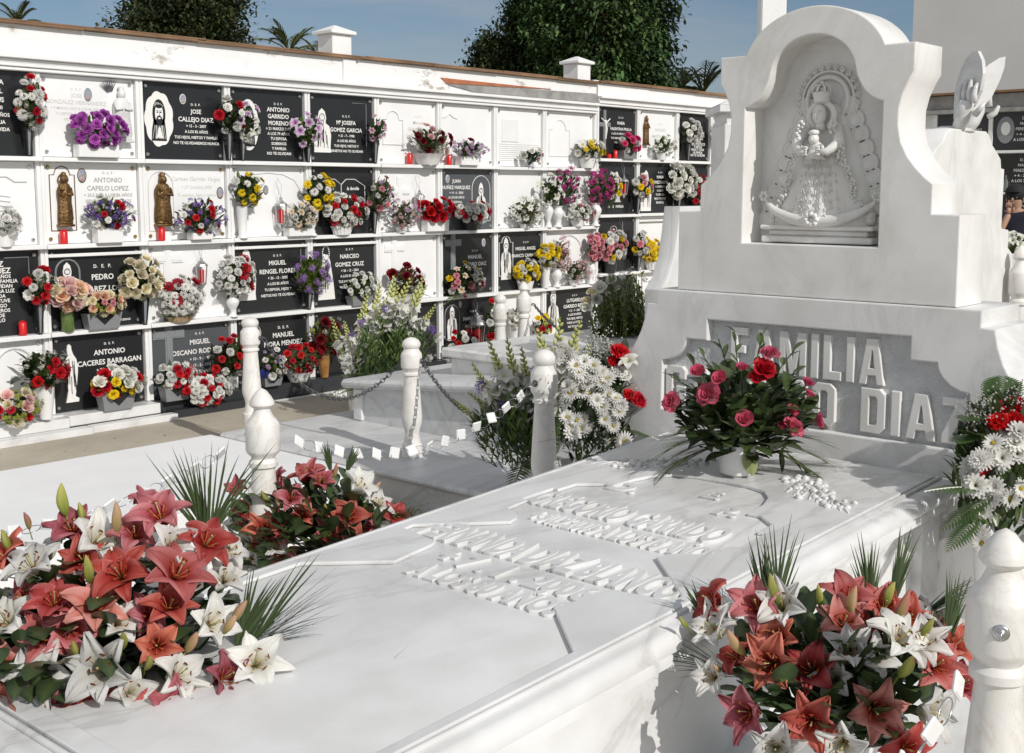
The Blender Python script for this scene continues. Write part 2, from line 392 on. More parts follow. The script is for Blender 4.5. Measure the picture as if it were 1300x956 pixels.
def f_bud(c1, c2, seed=6, L=1., W=.17):
    mb = MB(); n = 7; vs = []; fs = []; cl = []; m = 9
    for i in range(m+1):
        u = i/m; w = W*math.sin(PI*(u**.85)*.96+.04)**.8; w = max(w, .004)
        for k in range(n*2-2 if False else 12):
            a = 2*PI*k/12; g = 1-.16*abs(math.sin(1.5*a)); vs.append((w*g*math.cos(a), w*g*math.sin(a)+.06*math.sin(PI*u), u*L)); cl.append(mixc(c1, c2, u*1.1+.25*math.cos(3*a)))
    for i in range(m):
        for k in range(12): fs.append((i*12+k, i*12+(k+1) % 12, (i+1)*12+(k+1) % 12, (i+1)*12+k))
    mb.add(vs, fs, 0, cl); mb.cc = c1; mb.tube([(0, 0, -.5), (0, 0, .03)], .03, 5); return mb
def f_cluster(c1, c2, n=26, seed=7, sp=.85, pl=.22):
    """small many-flowered head: statice, stock, lace flowers"""
    r = random.Random(seed); mb = MB()
    for i in range(n):
        d = V((r.gauss(0, 1), r.gauss(0, 1), abs(r.gauss(0, 1))+.1)).normalized()*sp*r.uniform(.45, 1)
        q = V((0, 0, 1)).rotation_difference((d+V((0, 0, .4))).normalized()).to_matrix().to_4x4(); q.translation = d
        cc = mixc(c1, c2, r.random())
        for k in range(5):
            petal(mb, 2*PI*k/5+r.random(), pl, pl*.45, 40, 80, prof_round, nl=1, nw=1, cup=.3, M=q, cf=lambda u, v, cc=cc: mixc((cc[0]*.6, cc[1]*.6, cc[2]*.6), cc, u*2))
    return mb
def f_spike(c1, c2, seed=8, n=9, bud=(.66, .68, .26)):
    """gladiolus spike along +z of unit length"""
    r = random.Random(seed); mb = MB()
    bend = r.uniform(-.06, .06)
    cur = lambda t: V((bend*math.sin(PI*t*.8), bend*.5*t, t))
    mb.cc = (.16, .24, .05); mb.tube([cur(t/8) for t in range(9)], [.014-.001*t for t in range(9)], 5)
    for i in range(n):
        t = .12+.5*i/n; p = cur(t); side = (i % 2)*2-1; az = r.uniform(-.5, .5)+(0 if side > 0 else PI)
        d = V((math.cos(az), math.sin(az)*.8-.5, .75)).normalized(); s = .185*(1-.4*i/n)
        q = V((0, 0, 1)).rotation_difference(d).to_matrix().to_4x4() @ Matrix.Diagonal((s, s, s, 1)); q.translation = p+d*.012
        for k in range(6):
            cc = jit(c1, r, .08)
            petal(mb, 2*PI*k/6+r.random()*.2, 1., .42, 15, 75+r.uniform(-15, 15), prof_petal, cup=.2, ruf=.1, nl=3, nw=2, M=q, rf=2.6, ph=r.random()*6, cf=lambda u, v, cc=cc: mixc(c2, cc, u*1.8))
    for i in range(11):
        t = .56+.42*i/11; p = cur(t); side = (i % 2)*2-1; L = .115*(1-.06*i)
        d = V((side*.55, -.25, 1)).normalized()
        cb = jit(bud, r, .15); mb.tube([p, p+d*L*.5, p+d*L], [.010, .030*(1-.05*i), .005], 5, cols=[mixc(cb, (.1, .18, .04), .5), cb, mixc(cb, (.6, .62, .2), .5)])
    return mb
WHT = (.80, .79, .75); RED = (.55, .008, .012); DRED = (.20, .006, .012); YEL = (.84, .64, .02); MAG = (.45, .012, .16); PNK = (.72, .24, .28)
LIL = (.55, .30, .55); PUR = (.16, .07, .36); VIO = (.42, .06, .42); CRM = (.82, .76, .56); PEA = (.82, .58, .42); ORG = (.75, .28, .05); BLU = (.03, .05, .35)
PROTO = {}
def reg(k, mb, mat=None):
    me_o = mb.build(k, mat or M_PET, colour=True, smooth=True); me = me_o.data; bpy.data.objects.remove(me_o); PROTO[k] = me
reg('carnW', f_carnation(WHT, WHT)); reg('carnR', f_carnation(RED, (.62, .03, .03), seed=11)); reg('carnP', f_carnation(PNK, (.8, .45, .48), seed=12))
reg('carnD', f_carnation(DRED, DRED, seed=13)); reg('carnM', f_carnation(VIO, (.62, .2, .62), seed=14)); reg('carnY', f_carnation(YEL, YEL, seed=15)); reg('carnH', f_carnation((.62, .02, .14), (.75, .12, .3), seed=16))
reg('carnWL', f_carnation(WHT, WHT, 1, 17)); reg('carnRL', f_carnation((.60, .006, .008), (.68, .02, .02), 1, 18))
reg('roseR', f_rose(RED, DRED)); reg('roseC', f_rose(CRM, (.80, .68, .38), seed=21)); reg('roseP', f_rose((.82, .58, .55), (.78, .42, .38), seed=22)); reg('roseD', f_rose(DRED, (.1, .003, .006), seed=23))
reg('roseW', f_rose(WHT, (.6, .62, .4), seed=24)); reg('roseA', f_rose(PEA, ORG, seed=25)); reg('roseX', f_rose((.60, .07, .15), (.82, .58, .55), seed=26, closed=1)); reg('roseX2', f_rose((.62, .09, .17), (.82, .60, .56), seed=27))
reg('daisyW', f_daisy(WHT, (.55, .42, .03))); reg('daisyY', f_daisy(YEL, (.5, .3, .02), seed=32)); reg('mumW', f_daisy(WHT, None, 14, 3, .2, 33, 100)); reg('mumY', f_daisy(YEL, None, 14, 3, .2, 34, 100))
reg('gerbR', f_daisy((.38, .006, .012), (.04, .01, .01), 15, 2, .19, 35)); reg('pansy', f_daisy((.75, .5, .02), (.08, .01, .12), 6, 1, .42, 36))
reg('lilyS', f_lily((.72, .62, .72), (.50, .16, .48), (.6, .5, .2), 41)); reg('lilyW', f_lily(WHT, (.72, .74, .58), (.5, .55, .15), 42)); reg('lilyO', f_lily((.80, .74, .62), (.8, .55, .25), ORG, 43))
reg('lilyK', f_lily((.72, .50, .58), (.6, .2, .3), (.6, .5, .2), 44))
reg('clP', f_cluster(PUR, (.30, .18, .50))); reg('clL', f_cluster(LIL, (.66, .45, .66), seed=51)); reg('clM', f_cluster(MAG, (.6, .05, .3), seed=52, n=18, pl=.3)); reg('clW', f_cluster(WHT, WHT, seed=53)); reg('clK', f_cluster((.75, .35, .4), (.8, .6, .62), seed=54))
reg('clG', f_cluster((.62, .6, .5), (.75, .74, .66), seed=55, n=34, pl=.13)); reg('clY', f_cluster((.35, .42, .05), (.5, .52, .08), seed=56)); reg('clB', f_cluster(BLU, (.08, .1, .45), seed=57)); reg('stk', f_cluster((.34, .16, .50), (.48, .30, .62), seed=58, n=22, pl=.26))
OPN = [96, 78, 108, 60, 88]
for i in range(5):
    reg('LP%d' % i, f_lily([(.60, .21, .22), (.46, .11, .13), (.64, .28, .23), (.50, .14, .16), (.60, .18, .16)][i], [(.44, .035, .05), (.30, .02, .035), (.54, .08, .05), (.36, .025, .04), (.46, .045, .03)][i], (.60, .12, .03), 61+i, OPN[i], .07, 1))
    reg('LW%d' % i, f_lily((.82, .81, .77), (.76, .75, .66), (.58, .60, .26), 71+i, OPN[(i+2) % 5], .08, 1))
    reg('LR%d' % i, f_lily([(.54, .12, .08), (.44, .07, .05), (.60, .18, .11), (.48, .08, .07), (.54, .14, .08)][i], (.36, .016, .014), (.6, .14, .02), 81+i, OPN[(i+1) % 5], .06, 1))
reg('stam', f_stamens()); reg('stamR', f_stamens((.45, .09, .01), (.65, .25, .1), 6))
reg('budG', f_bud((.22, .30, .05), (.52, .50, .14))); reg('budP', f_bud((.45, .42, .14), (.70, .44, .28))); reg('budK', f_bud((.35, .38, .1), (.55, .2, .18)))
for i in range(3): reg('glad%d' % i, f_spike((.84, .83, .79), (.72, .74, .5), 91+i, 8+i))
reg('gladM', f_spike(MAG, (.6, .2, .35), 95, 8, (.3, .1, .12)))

def put(key, name, parent, pos, d, size, r, spin=None, mat=None):
    o = bpy.data.objects.new(name, PROTO[key]); col.objects.link(o); o.parent = parent
    d = V(d).normalized(); q = V((0, 0, 1)).rotation_difference(d) @ Quaternion((0, 0, 1), spin if spin is not None else r.uniform(0, 6.28))
    o.rotation_mode = 'QUATERNION'; o.rotation_quaternion = q; o.location = pos
    s = size; o.scale = (s, s, s*r.uniform(.9, 1.1)); return o
# ------------------------------------------------------------------ leaves
def leaf(mb, p, d, L, W, bend=.3, c=(.05, .10, .03), n=4, fold=.25, r=rnd, side=None):
    p = V(p); d = V(d).normalized(); s = side or d.cross(V((0, 0, 1)))
    if s.length < 1e-3: s = V((1, 0, 0))
    s = s.normalized(); nn = s.cross(d).normalized(); vs = []; fs = []; cl = []
    for i in range(n+1):
        u = i/n; w = W*max(.03, math.sin(PI*min(.98, u*.9+.07))**.8)
        q = p + d*L*u*(1-.15*bend*u) - V((0, 0, 1))*L*bend*u*u*.6
        vs += [q-s*w+nn*w*fold, q, q+s*w+nn*w*fold]; cl += [c, mixc(c, (.15, .2, .06), .35), c]
    for i in range(n):
        a = i*3; fs += [(a, a+1, a+4, a+3), (a+1, a+2, a+5, a+4)]
    mb.add(vs, fs, 0, cl)
def blade(mb, p, d, L, W, bend, c, n=4):
    p = V(p); d = V(d).normalized(); s = d.cross(V((0, 0, 1))) if abs(d.z) < .8 else d.cross(fw)
    s = s.normalized() if s.length > 1e-3 else V((1, 0, 0)); vs = []; fs = []
    for i in range(n+1):
        u = i/n; w = W*min(1, .5+u*2.5)*(1-u**1.6*.95); q = p+d*L*u-V((0, 0, 1))*L*bend*u*u
        vs += [q-s*w, q+s*w]
    for i in range(n): fs.append((2*i, 2*i+1, 2*i+3, 2*i+2))
    mb.add(vs, fs, 0, [c]*len(vs))
def fern(mb, p, d, L, W, bend=.3, c=(.045, .085, .03), r=rnd, n=14, pinW=.16):
    p = V(p); d = V(d).normalized(); s = d.cross(V((0, 0, 1)))
    s = s.normalized() if s.length > 1e-3 else V((1, 0, 0)); pts = []
    for i in range(n+1):
        u = i/n; pts.append(p+d*L*u-V((0, 0, 1))*L*bend*u*u)
    mb.cc = mixc(c, (.2, .2, .06), .4); mb.tube(pts[::2] if n % 2 == 0 else pts, .002*L/.3+.0006, 3)
    for i in range(2, n):
        u = i/n; t = (pts[i+1]-pts[i-1]).normalized(); w = W*math.sin(PI*(u*.85+.12))
        for k in (-1, 1):
            leaf(mb, pts[i], (s*k+t*.55).normalized(), w, w*pinW, .15, jit(c, r, .2), 2, .1, side=t)
def palm(mb, p, d, L, W, bend, c, r, n=16, side=None, w0=.0045, fr=.55):
    """palm frond: rachis with long narrow blades"""
    p = V(p); d = V(d).normalized(); s = side or d.cross(V((0, 0, 1)))
    s = s.normalized() if s.length > 1e-3 else V((1, 0, 0)); pts = [p+d*L*(i/n)-V((0, 0, 1))*L*bend*(i/n)**2 for i in range(n+1)]
    mb.cc = mixc(c, (.2, .22, .06), .5); mb.tube(pts[::3], .0025, 4)
    for i in range(3, n+1):
        u = i/n; t = (pts[i]-pts[i-1]).normalized(); ll = W*(.55+.6*math.sin(PI*u*.8))*r.uniform(.85, 1.1)
        for k in (-1, 1):
            blade(mb, pts[i], (s*k*fr+t).normalized()+V((r.uniform(-.06, .06), r.uniform(-.06, .06), r.uniform(-.06, .06))), ll, w0, r.uniform(.02, .2), jit(c, r, .2))
G1 = (.045, .085, .022); G2 = (.09, .14, .03); G3 = (.03, .055, .022); G4 = (.14, .17, .09)
def foliage(name, parent, c0, rad, n, r, cols=(G1, G2, G3), L=.08, W=.016, front=True, base=None, ext=1.05, stems=True, ferns=0):
    mb = MB(); base = V(base or (0, 0, 0)); c0 = V(c0)
    for i in range(n):
        d = V((r.gauss(0, 1), r.gauss(0, 1), r.gauss(0, 1))).normalized()
        if front and d.y > .35: d.y = -d.y
        q = c0+V((d.x*rad[0], d.y*rad[1], d.z*rad[2]))*r.uniform(.35, ext)
        dd = (q-base).normalized()+V((r.uniform(-.5, .5), r.uniform(-.5, .3), r.uniform(-.4, .4)))
        l = L*r.uniform(.6, 1.3); leaf(mb, q-dd.normalized()*l*.5, dd, l, W*r.uniform(.7, 1.3), r.uniform(0, .5), jit(r.choice(cols), r, .3), 3)
        if stems and i % 4 == 0: mb.cc = r.choice(cols); mb.tube([base, (base+q)/2+V((0, 0, .01)), q], .0025, 3)
    for i in range(ferns):
        a = r.uniform(-1.2, 1.2); d = V((math.sin(a), -abs(math.cos(a))*.5, r.uniform(-.1, .9))); fern(mb, base+V((0, 0, .02)), d, max(rad)*r.uniform(1.1, 1.5), max(rad)*.32, r.uniform(.1, .4), jit(G1, r, .3), r, 12)
    return mb.build(name, M_LEAF, parent, colour=True)

# ------------------------------------------------------------------ vases (origin at base centre; returns top height)
def vase(kind, parent, w, h, r):
    mb = MB(); m = M_CERW; nm = 'vase'
    if kind == 'cone':       # square dark granite cone with pale inlays
        m = [M_BLACK, M_GRAN]; mb.lathe([(.62*w/2*.9, 0), (.62*w/2*.9, .004), (w/2*1.2, h)], 4, square=1)
        mb.prism([(-.10*w, .01), (.04*w, .01), (.14*w, h*.96), (-.2*w, h*.96)], -.02*w-w*.30, -w*.30, 1)
        for v in range(len(mb.v)-8, len(mb.v)):
            x, y, z = mb.v[v]; mb.v[v] = (x, -(.62*w/2*.9*.707+(w/2*1.2*.707-.62*w/2*.9*.707)*z/h)-(.002 if y < -.31*w else -.002), z)
        mb.fix = True
    elif kind == 'wcone': mb.lathe([(.3*w, 0), (.32*w, .01), (.5*w, h), (.46*w, h), (.42*w, h*.9)], 12)
    elif kind == 'urn': mb.lathe([(.36*w, 0), (.36*w, .04*h), (.2*w, .12*h), (.16*w, .25*h), (.3*w, .4*h), (.46*w, .6*h), (.48*w, .72*h), (.33*w, .86*h), (.32*w, .92*h), (.42*w, h), (.36*w, h*.97)], 14)
    elif kind == 'tall': mb.lathe([(.42*w, 0), (.42*w, .05*h), (.3*w, .1*h), (.36*w, .5*h), (.46*w, .96*h), (.5*w, h), (.42*w, h*.98)], 14)
    elif kind == 'pot': mb.lathe([(.36*w, 0), (.5*w, h), (.46*w, h), (.42*w, h*.7)], 16); nm = 'pot'
    elif kind == 'gpot': mb.lathe([(.36*w, 0), (.5*w, h), (.46*w, h), (.42*w, h*.7)], 16); nm = 'pot'; m = M_DKG
    elif kind == 'foil':
        n = 28; prof = [(.34, 0), (.40, .4), (.46, .75), (.56, 1.05)]
        for q in range(len(prof)-1): pass
        vs = []; fs = []
        for rr, z in prof:
            for k in range(n): s_ = (1+.09*(k % 2)*(.4+z)); vs.append((rr*w*s_*math.cos(2*PI*k/n), rr*w*s_*math.sin(2*PI*k/n), z*h))
        for i in range(3):
            for k in range(n): fs.append((i*n+k, i*n+(k+1) % n, (i+1)*n+(k+1) % n, (i+1)*n+k))
        mb.add(vs, fs); nm = 'pot'
    elif kind == 'box':
        m = [M_GRAN, M_BLACK]; mb.add([(-.42*w, -.045, 0), (.42*w, -.045, 0), (.42*w, .04, 0), (-.42*w, .04, 0), (-.5*w, -.06, h), (.5*w, -.06, h), (.5*w, .05, h), (-.5*w, .05, h)], [(0, 3, 2, 1), (4, 5, 6, 7), (0, 1, 5, 4), (1, 2, 6, 5), (2, 3, 7, 6), (3, 0, 4, 7)])
        mb.add([(-.34*w, -.0635, h*.97), (.34*w, -.0635, h*.97), (0, -.049, h*.25)], [(0, 2, 1)], 1); nm = 'planter'
    elif kind == 'wbox': mb.box(-.5*w, .5*w, -.055, .045, 0, h, bev=.006); nm = 'planter'
    elif kind == 'bask':
        m = M_BASK; mb.lathe([(.36*w, 0), (.5*w, h), (.53*w, h), (.44*w, h*.8)], 18, sy=.6); nm = 'basket'
    elif kind == 'wbask':
        mb.lathe([(.36*w, 0), (.46*w, h*.8), (.52*w, h), (.47*w, h*.95)], 20, sy=.62); nm = 'basket'
        for k in range(10): a = PI+PI*k/9; mb.tube([(.36*w*math.cos(a)*1.03, .36*w*.62*math.sin(a)*1.03, 0), (.5*w*math.cos(a), .5*w*.62*math.sin(a), h*.9)], .004, 4)
    elif kind == 'jar': m = M_GREENV; mb.lathe([(.42*w, 0), (.5*w, .04*h), (.5*w, .8*h), (.44*w, .9*h), (.46*w, h)], 14)
    elif kind == 'glass': m = M_GLASS; mb.lathe([(.4*w, 0), (.42*w, .05*h), (.5*w, h), (.46*w, h), (.38*w, .08*h)], 14)
    elif kind == 'bronze': m = M_CERB; mb.lathe([(.32*w, 0), (.36*w, .05*h), (.5*w, .7*h), (.47*w, .9*h), (.5*w, h), (.42*w, h)], 12); 
    else: return None
    o = mb.build(nm, m, parent)
    if kind not in ('cone', 'box', 'wbox'): smooth_angle(o, 50)
    return o

PX = 1/165.0
def bouquet(label, cat, box, base_z, vs, flowers, seed, name='flower_bouquet', group='flowers on the niche shelves', Y=8.83, green=1.0, fcols=(G1, G2, G3), ry=None, ferns=0, fl=.075, vx=None, size=1.14, fw_=.016):
    """box = (x0,y0,x1,y1) of the flower mass in the photo, at plane Y; stands on base_z"""
    r = random.Random(seed)
    x0, y0, x1, y1 = box; a = on_y(x0, (y0+y1)/2, Y); b = on_y(x1, (y0+y1)/2, Y)
    t = on_y((x0+x1)/2, y0, Y).z; bt = on_y((x0+x1)/2, y1, Y).z
    rx = (b.x-a.x)/2; rz = (t-bt)/2; cx = (a.x+b.x)/2; cz = (t+bt)/2; ry = ry or min(.10, max(.05, rx*.7))
    if vx is None: vxx = 0.
    else: vxx = on_y(vx, y1, Y).x-cx
    Yc = Y-.045-ry*.1
    root = thing(name, label, cat, (cx+vxx, Yc+.03, base_z), group=group)
    kind, w = vs; h = max(.03, bt-base_z+.015) if kind != 'none' else .02
    vase(kind, root, w, h, r)
    c0 = V((-vxx, -.03, cz-base_z)); bs = V((0, 0, min(h*.95, h)))
    foliage('foliage', root, c0-V((0, 0, rz*.1)), (rx*.92, ry, rz*.9), int(34*green+120*green*rx*rz/.03), r, fcols, fl, fw_, base=bs, ferns=ferns)
    tot = sum(n for _, n, _ in flowers); seq = []
    for k, n, s in flowers: seq += [(k, s)]*n
    r.shuffle(seq); pts = []
    ga = 2.39996
    for i in range(tot):     # spread over the front half of the ellipsoid
        u = (i+.5)/tot; yy = -(1-u*.97); rr = math.sqrt(max(0, 1-yy*yy)); ang = i*ga+r.uniform(-.15, .15)
        pts.append(V((rr*math.cos(ang), yy, rr*math.sin(ang))))
    for (k, s), p in zip(seq, pts):
        kk = r.uniform(.82, 1.08); pos = c0+V((p.x*rx*.92*kk, p.y*ry*r.uniform(.8, 1.15), p.z*rz*.92*kk)); d = V((p.x*.8+r.uniform(-.3, .3), p.y*1.0-.35, p.z*.7+.3+r.uniform(-.25, .35)))
        put(k, 'flower_head' if not k.startswith('cl') and k != 'stk' else 'flower_cluster', root, pos, d, s*size*r.uniform(.72, 1.12), r)
    return root

# ================================================================== SETTING
gm = MB(); gm.add([(-300, -300, 0), (300, -300, 0), (300, 300, 0), (-300, 300, 0)], [(0, 1, 2, 3)])
tag(gm.build('ground', M_GROUND), kind='structure')
D = 8.85
KX = D/8.654
# ---------------------------------------------------------------- niche wall
XD = [3.62, 4.475, 5.335, 6.172, 7.03, 7.864, 8.705, 9.537, 10.335, 11.25]
SH = [2.118, 1.454, .780, .14]; TOP = 2.744
XD2 = [11.27, 12.08, 12.91, 13.69, 14.5, 15.3]
SH2 = [on_y(830, 203, D).z, on_y(800, 271.6, D).z, on_y(800, 344, D).z, .33]; TOP2 = 2.836
wall = thing('niche_wall', 'long white wall of burial niches in four rows, nearer block with stained plaster parapet', 'niche wall', (7.4, D, 0))
wall2 = thing('niche_wall', 'farther white block of burial niches stepping up beside the big headstone', 'niche wall', (13, D, 0))
def wpart(root, mb, name, m, **k):
    o = mb.build(name, m, root, **k); o.matrix_parent_inverse = Matrix.Translation(-V(root.location)); return o
def niche_block(root, xd, sh, top, xl, xr, ptop):
    mb = MB(); mb.box(xl, xr, D+.055, D+1.9, 0, top+.3); wpart(root, mb, 'wall_body', M_WHITE)
    rows = [top]+sh
    for i in range(len(sh)):
        z1 = rows[i]; z0 = rows[i+1]
        for x in xd:
            mb = MB(); w = .031; a = z0; b = z1-(.034 if i else 0)
            mb.box(x-w, x-.004, D-.004, D+.06, a, b, bev=.003); mb.box(x+.004, x+w, D-.004, D+.06, a, b, bev=.003); mb.box(x-.005, x+.005, D+.006, D+.06, a, b)
            wpart(root, mb, 'divider', M_WHITE)
        for k in range(len(xd)-1):
            if i == len(sh)-1: continue
            mb = MB(); dz = rnd.uniform(-.003, .003); ov = .05 if rnd.random() < .5 else .0
            mb.box(xd[k]+.002, xd[k+1]-.002, D-.055-rnd.uniform(0, .006), D+.06, z0-.034+dz, z0+dz, bev=.004)
            wpart(root, mb, 'shelf', M_WHITE)
            if (i, k) in ((1, 1), (1, 4), (1, 3)):
                mb = MB(); mb.box(xd[k]+.03, xd[k+1]-.03, D-.012, D+.05, z0-.10, z0-.075, bev=.003); wpart(root, mb, 'lintel_strip', M_WHITE)
    # cornice
    mb = MB(); z = top
    for (h, p) in ((.028, .03), (.028, .045), (.03, .035), (.03, .075)):
        mb.box(xl, xr, D-p, D+.3, z, z+h-.002, bev=.004); z += h
    wpart(root, mb, 'cornice', M_WHITE)
    mb = MB(); mb.box(xl, xr, D-.01, D+.25, z, ptop-.02); wpart(root, mb, 'parapet', M_PLAS)
    # tiles: two thin courses, pieces of uneven length
    mb = MB(); x = xl
    while x < xr:
        l = rnd.uniform(.28, .34)*3; dz = rnd.uniform(-.004, .004)
        mb.box(x, min(xr, x+l)-.004, D-.06+rnd.uniform(-.006, .006), D+.3, ptop-.02+dz, ptop-.002+dz, bev=.003)
        mb.box(x+.1, min(xr, x+l+.1)-.004, D-.03+rnd.uniform(-.006, .006), D+.3, ptop+.001+dz, ptop+.016+dz, bev=.003); x += l
    wpart(root, mb, 'roof_tiles', M_TILE)
niche_block(wall, XD, SH, TOP, 1.2, 11.235, 3.10)
niche_block(wall2, XD2, SH2, TOP2, 11.262, 17.5, 3.115)
for px, zz in ((428, 3.33), (735, 3.33)):
    p = on_y(px, 90, D+.12); r_ = wall if px < 600 else wall2
    mb = MB(); mb.box(p.x-.115, p.x+.115, D+.04, D+.26, 3.10, 3.30, bev=.006); mb.box(p.x-.15, p.x+.15, D+.005, D+.295, 3.30, 3.335, bev=.006)
    mb.lathe([(.19, 3.335), (.02, 3.39)], 4, (p.x, D+.15, 0), square=1); wpart(r_, mb, 'chimney', M_WHITE)
    if px < 600:
        mb = MB(); mb.box(p.x-.05, p.x+.10, D-.035, D+.02, TOP+.116, 3.078, bev=.004); wpart(r_, mb, 'pilaster', M_PLAS)
a = on_y(560, 112, D-.02); b = on_y(700, 124, D-.02)
mb = MB(); mb.prism([(a.x, 2.985), (b.x, 2.975), (b.x-.7, 2.955), (a.x+.08, 2.935)], D-.022, D, 0); wpart(wall, mb, 'exposed_brick', M_BRICK)
mb = MB(); mb.prism([(a.x+.1, 2.925), (b.x-.3, 2.955), (11.2, 2.97), (11.225, 2.87), (a.x+.5, 2.87)], D-.03, D, 0); wpart(wall, mb, 'cement_patch', M_CEM)
# base steps
mb = MB(); mb.box(1.2, 5.335, D-.05, D+.06, 0, .136, bev=.003); mb.box(1.2, 4.53, D-.17, D-.052, .05, .128, bev=.004); mb.box(4.54, 5.335, D-.15, D-.052, .055, .138, bev=.004)
mb.box(1.2, 4.66, D-.29, D-.172, 0, .052, bev=.004); mb.box(4.67, 5.42, D-.27, D-.172, 0, .054, bev=.004); wpart(wall, mb, 'marble_step', M_MARB)
mb = MB(); mb.box(5.34, 8.7, D-.08, D+.06, 0, .138, bev=.004); mb.box(5.43, 6.4, D-.2, D-.082, 0, .065, bev=.004); wpart(wall, mb, 'granite_step', M_DKG)
mb = MB(); mb.box(8.705, 11.24, D-.1, D+.06, 0, .138, bev=.004); wpart(wall, mb, 'marble_step', M_MARB)
mb = MB(); mb.box(11.262, 17.4, D-.1, D+.06, 0, .30, bev=.004); wpart(wall2, mb, 'base', M_WHITE)
mb = MB(); mb.add([(6.45, 8.66, .004), (12, 8.66, .004), (12, 8.74, .004), (6.45, 8.74, .004)], [(0, 1, 2, 3)]); tag(mb.build('white_ground_strip', M_WHITE), kind='structure')  # thin flat white strip on the ground along the wall foot
mb = MB()
for i in range(90): x = rnd.uniform(7.0, 7.75); mb.ball((x, rnd.uniform(8.45, 8.62), .012), rnd.uniform(.012, .024), 6, 3)
tag(mb.build('pebbles', M_MARB, smooth=True), 'white pebbles scattered on the paving by the wall', 'pebbles', kind='stuff')

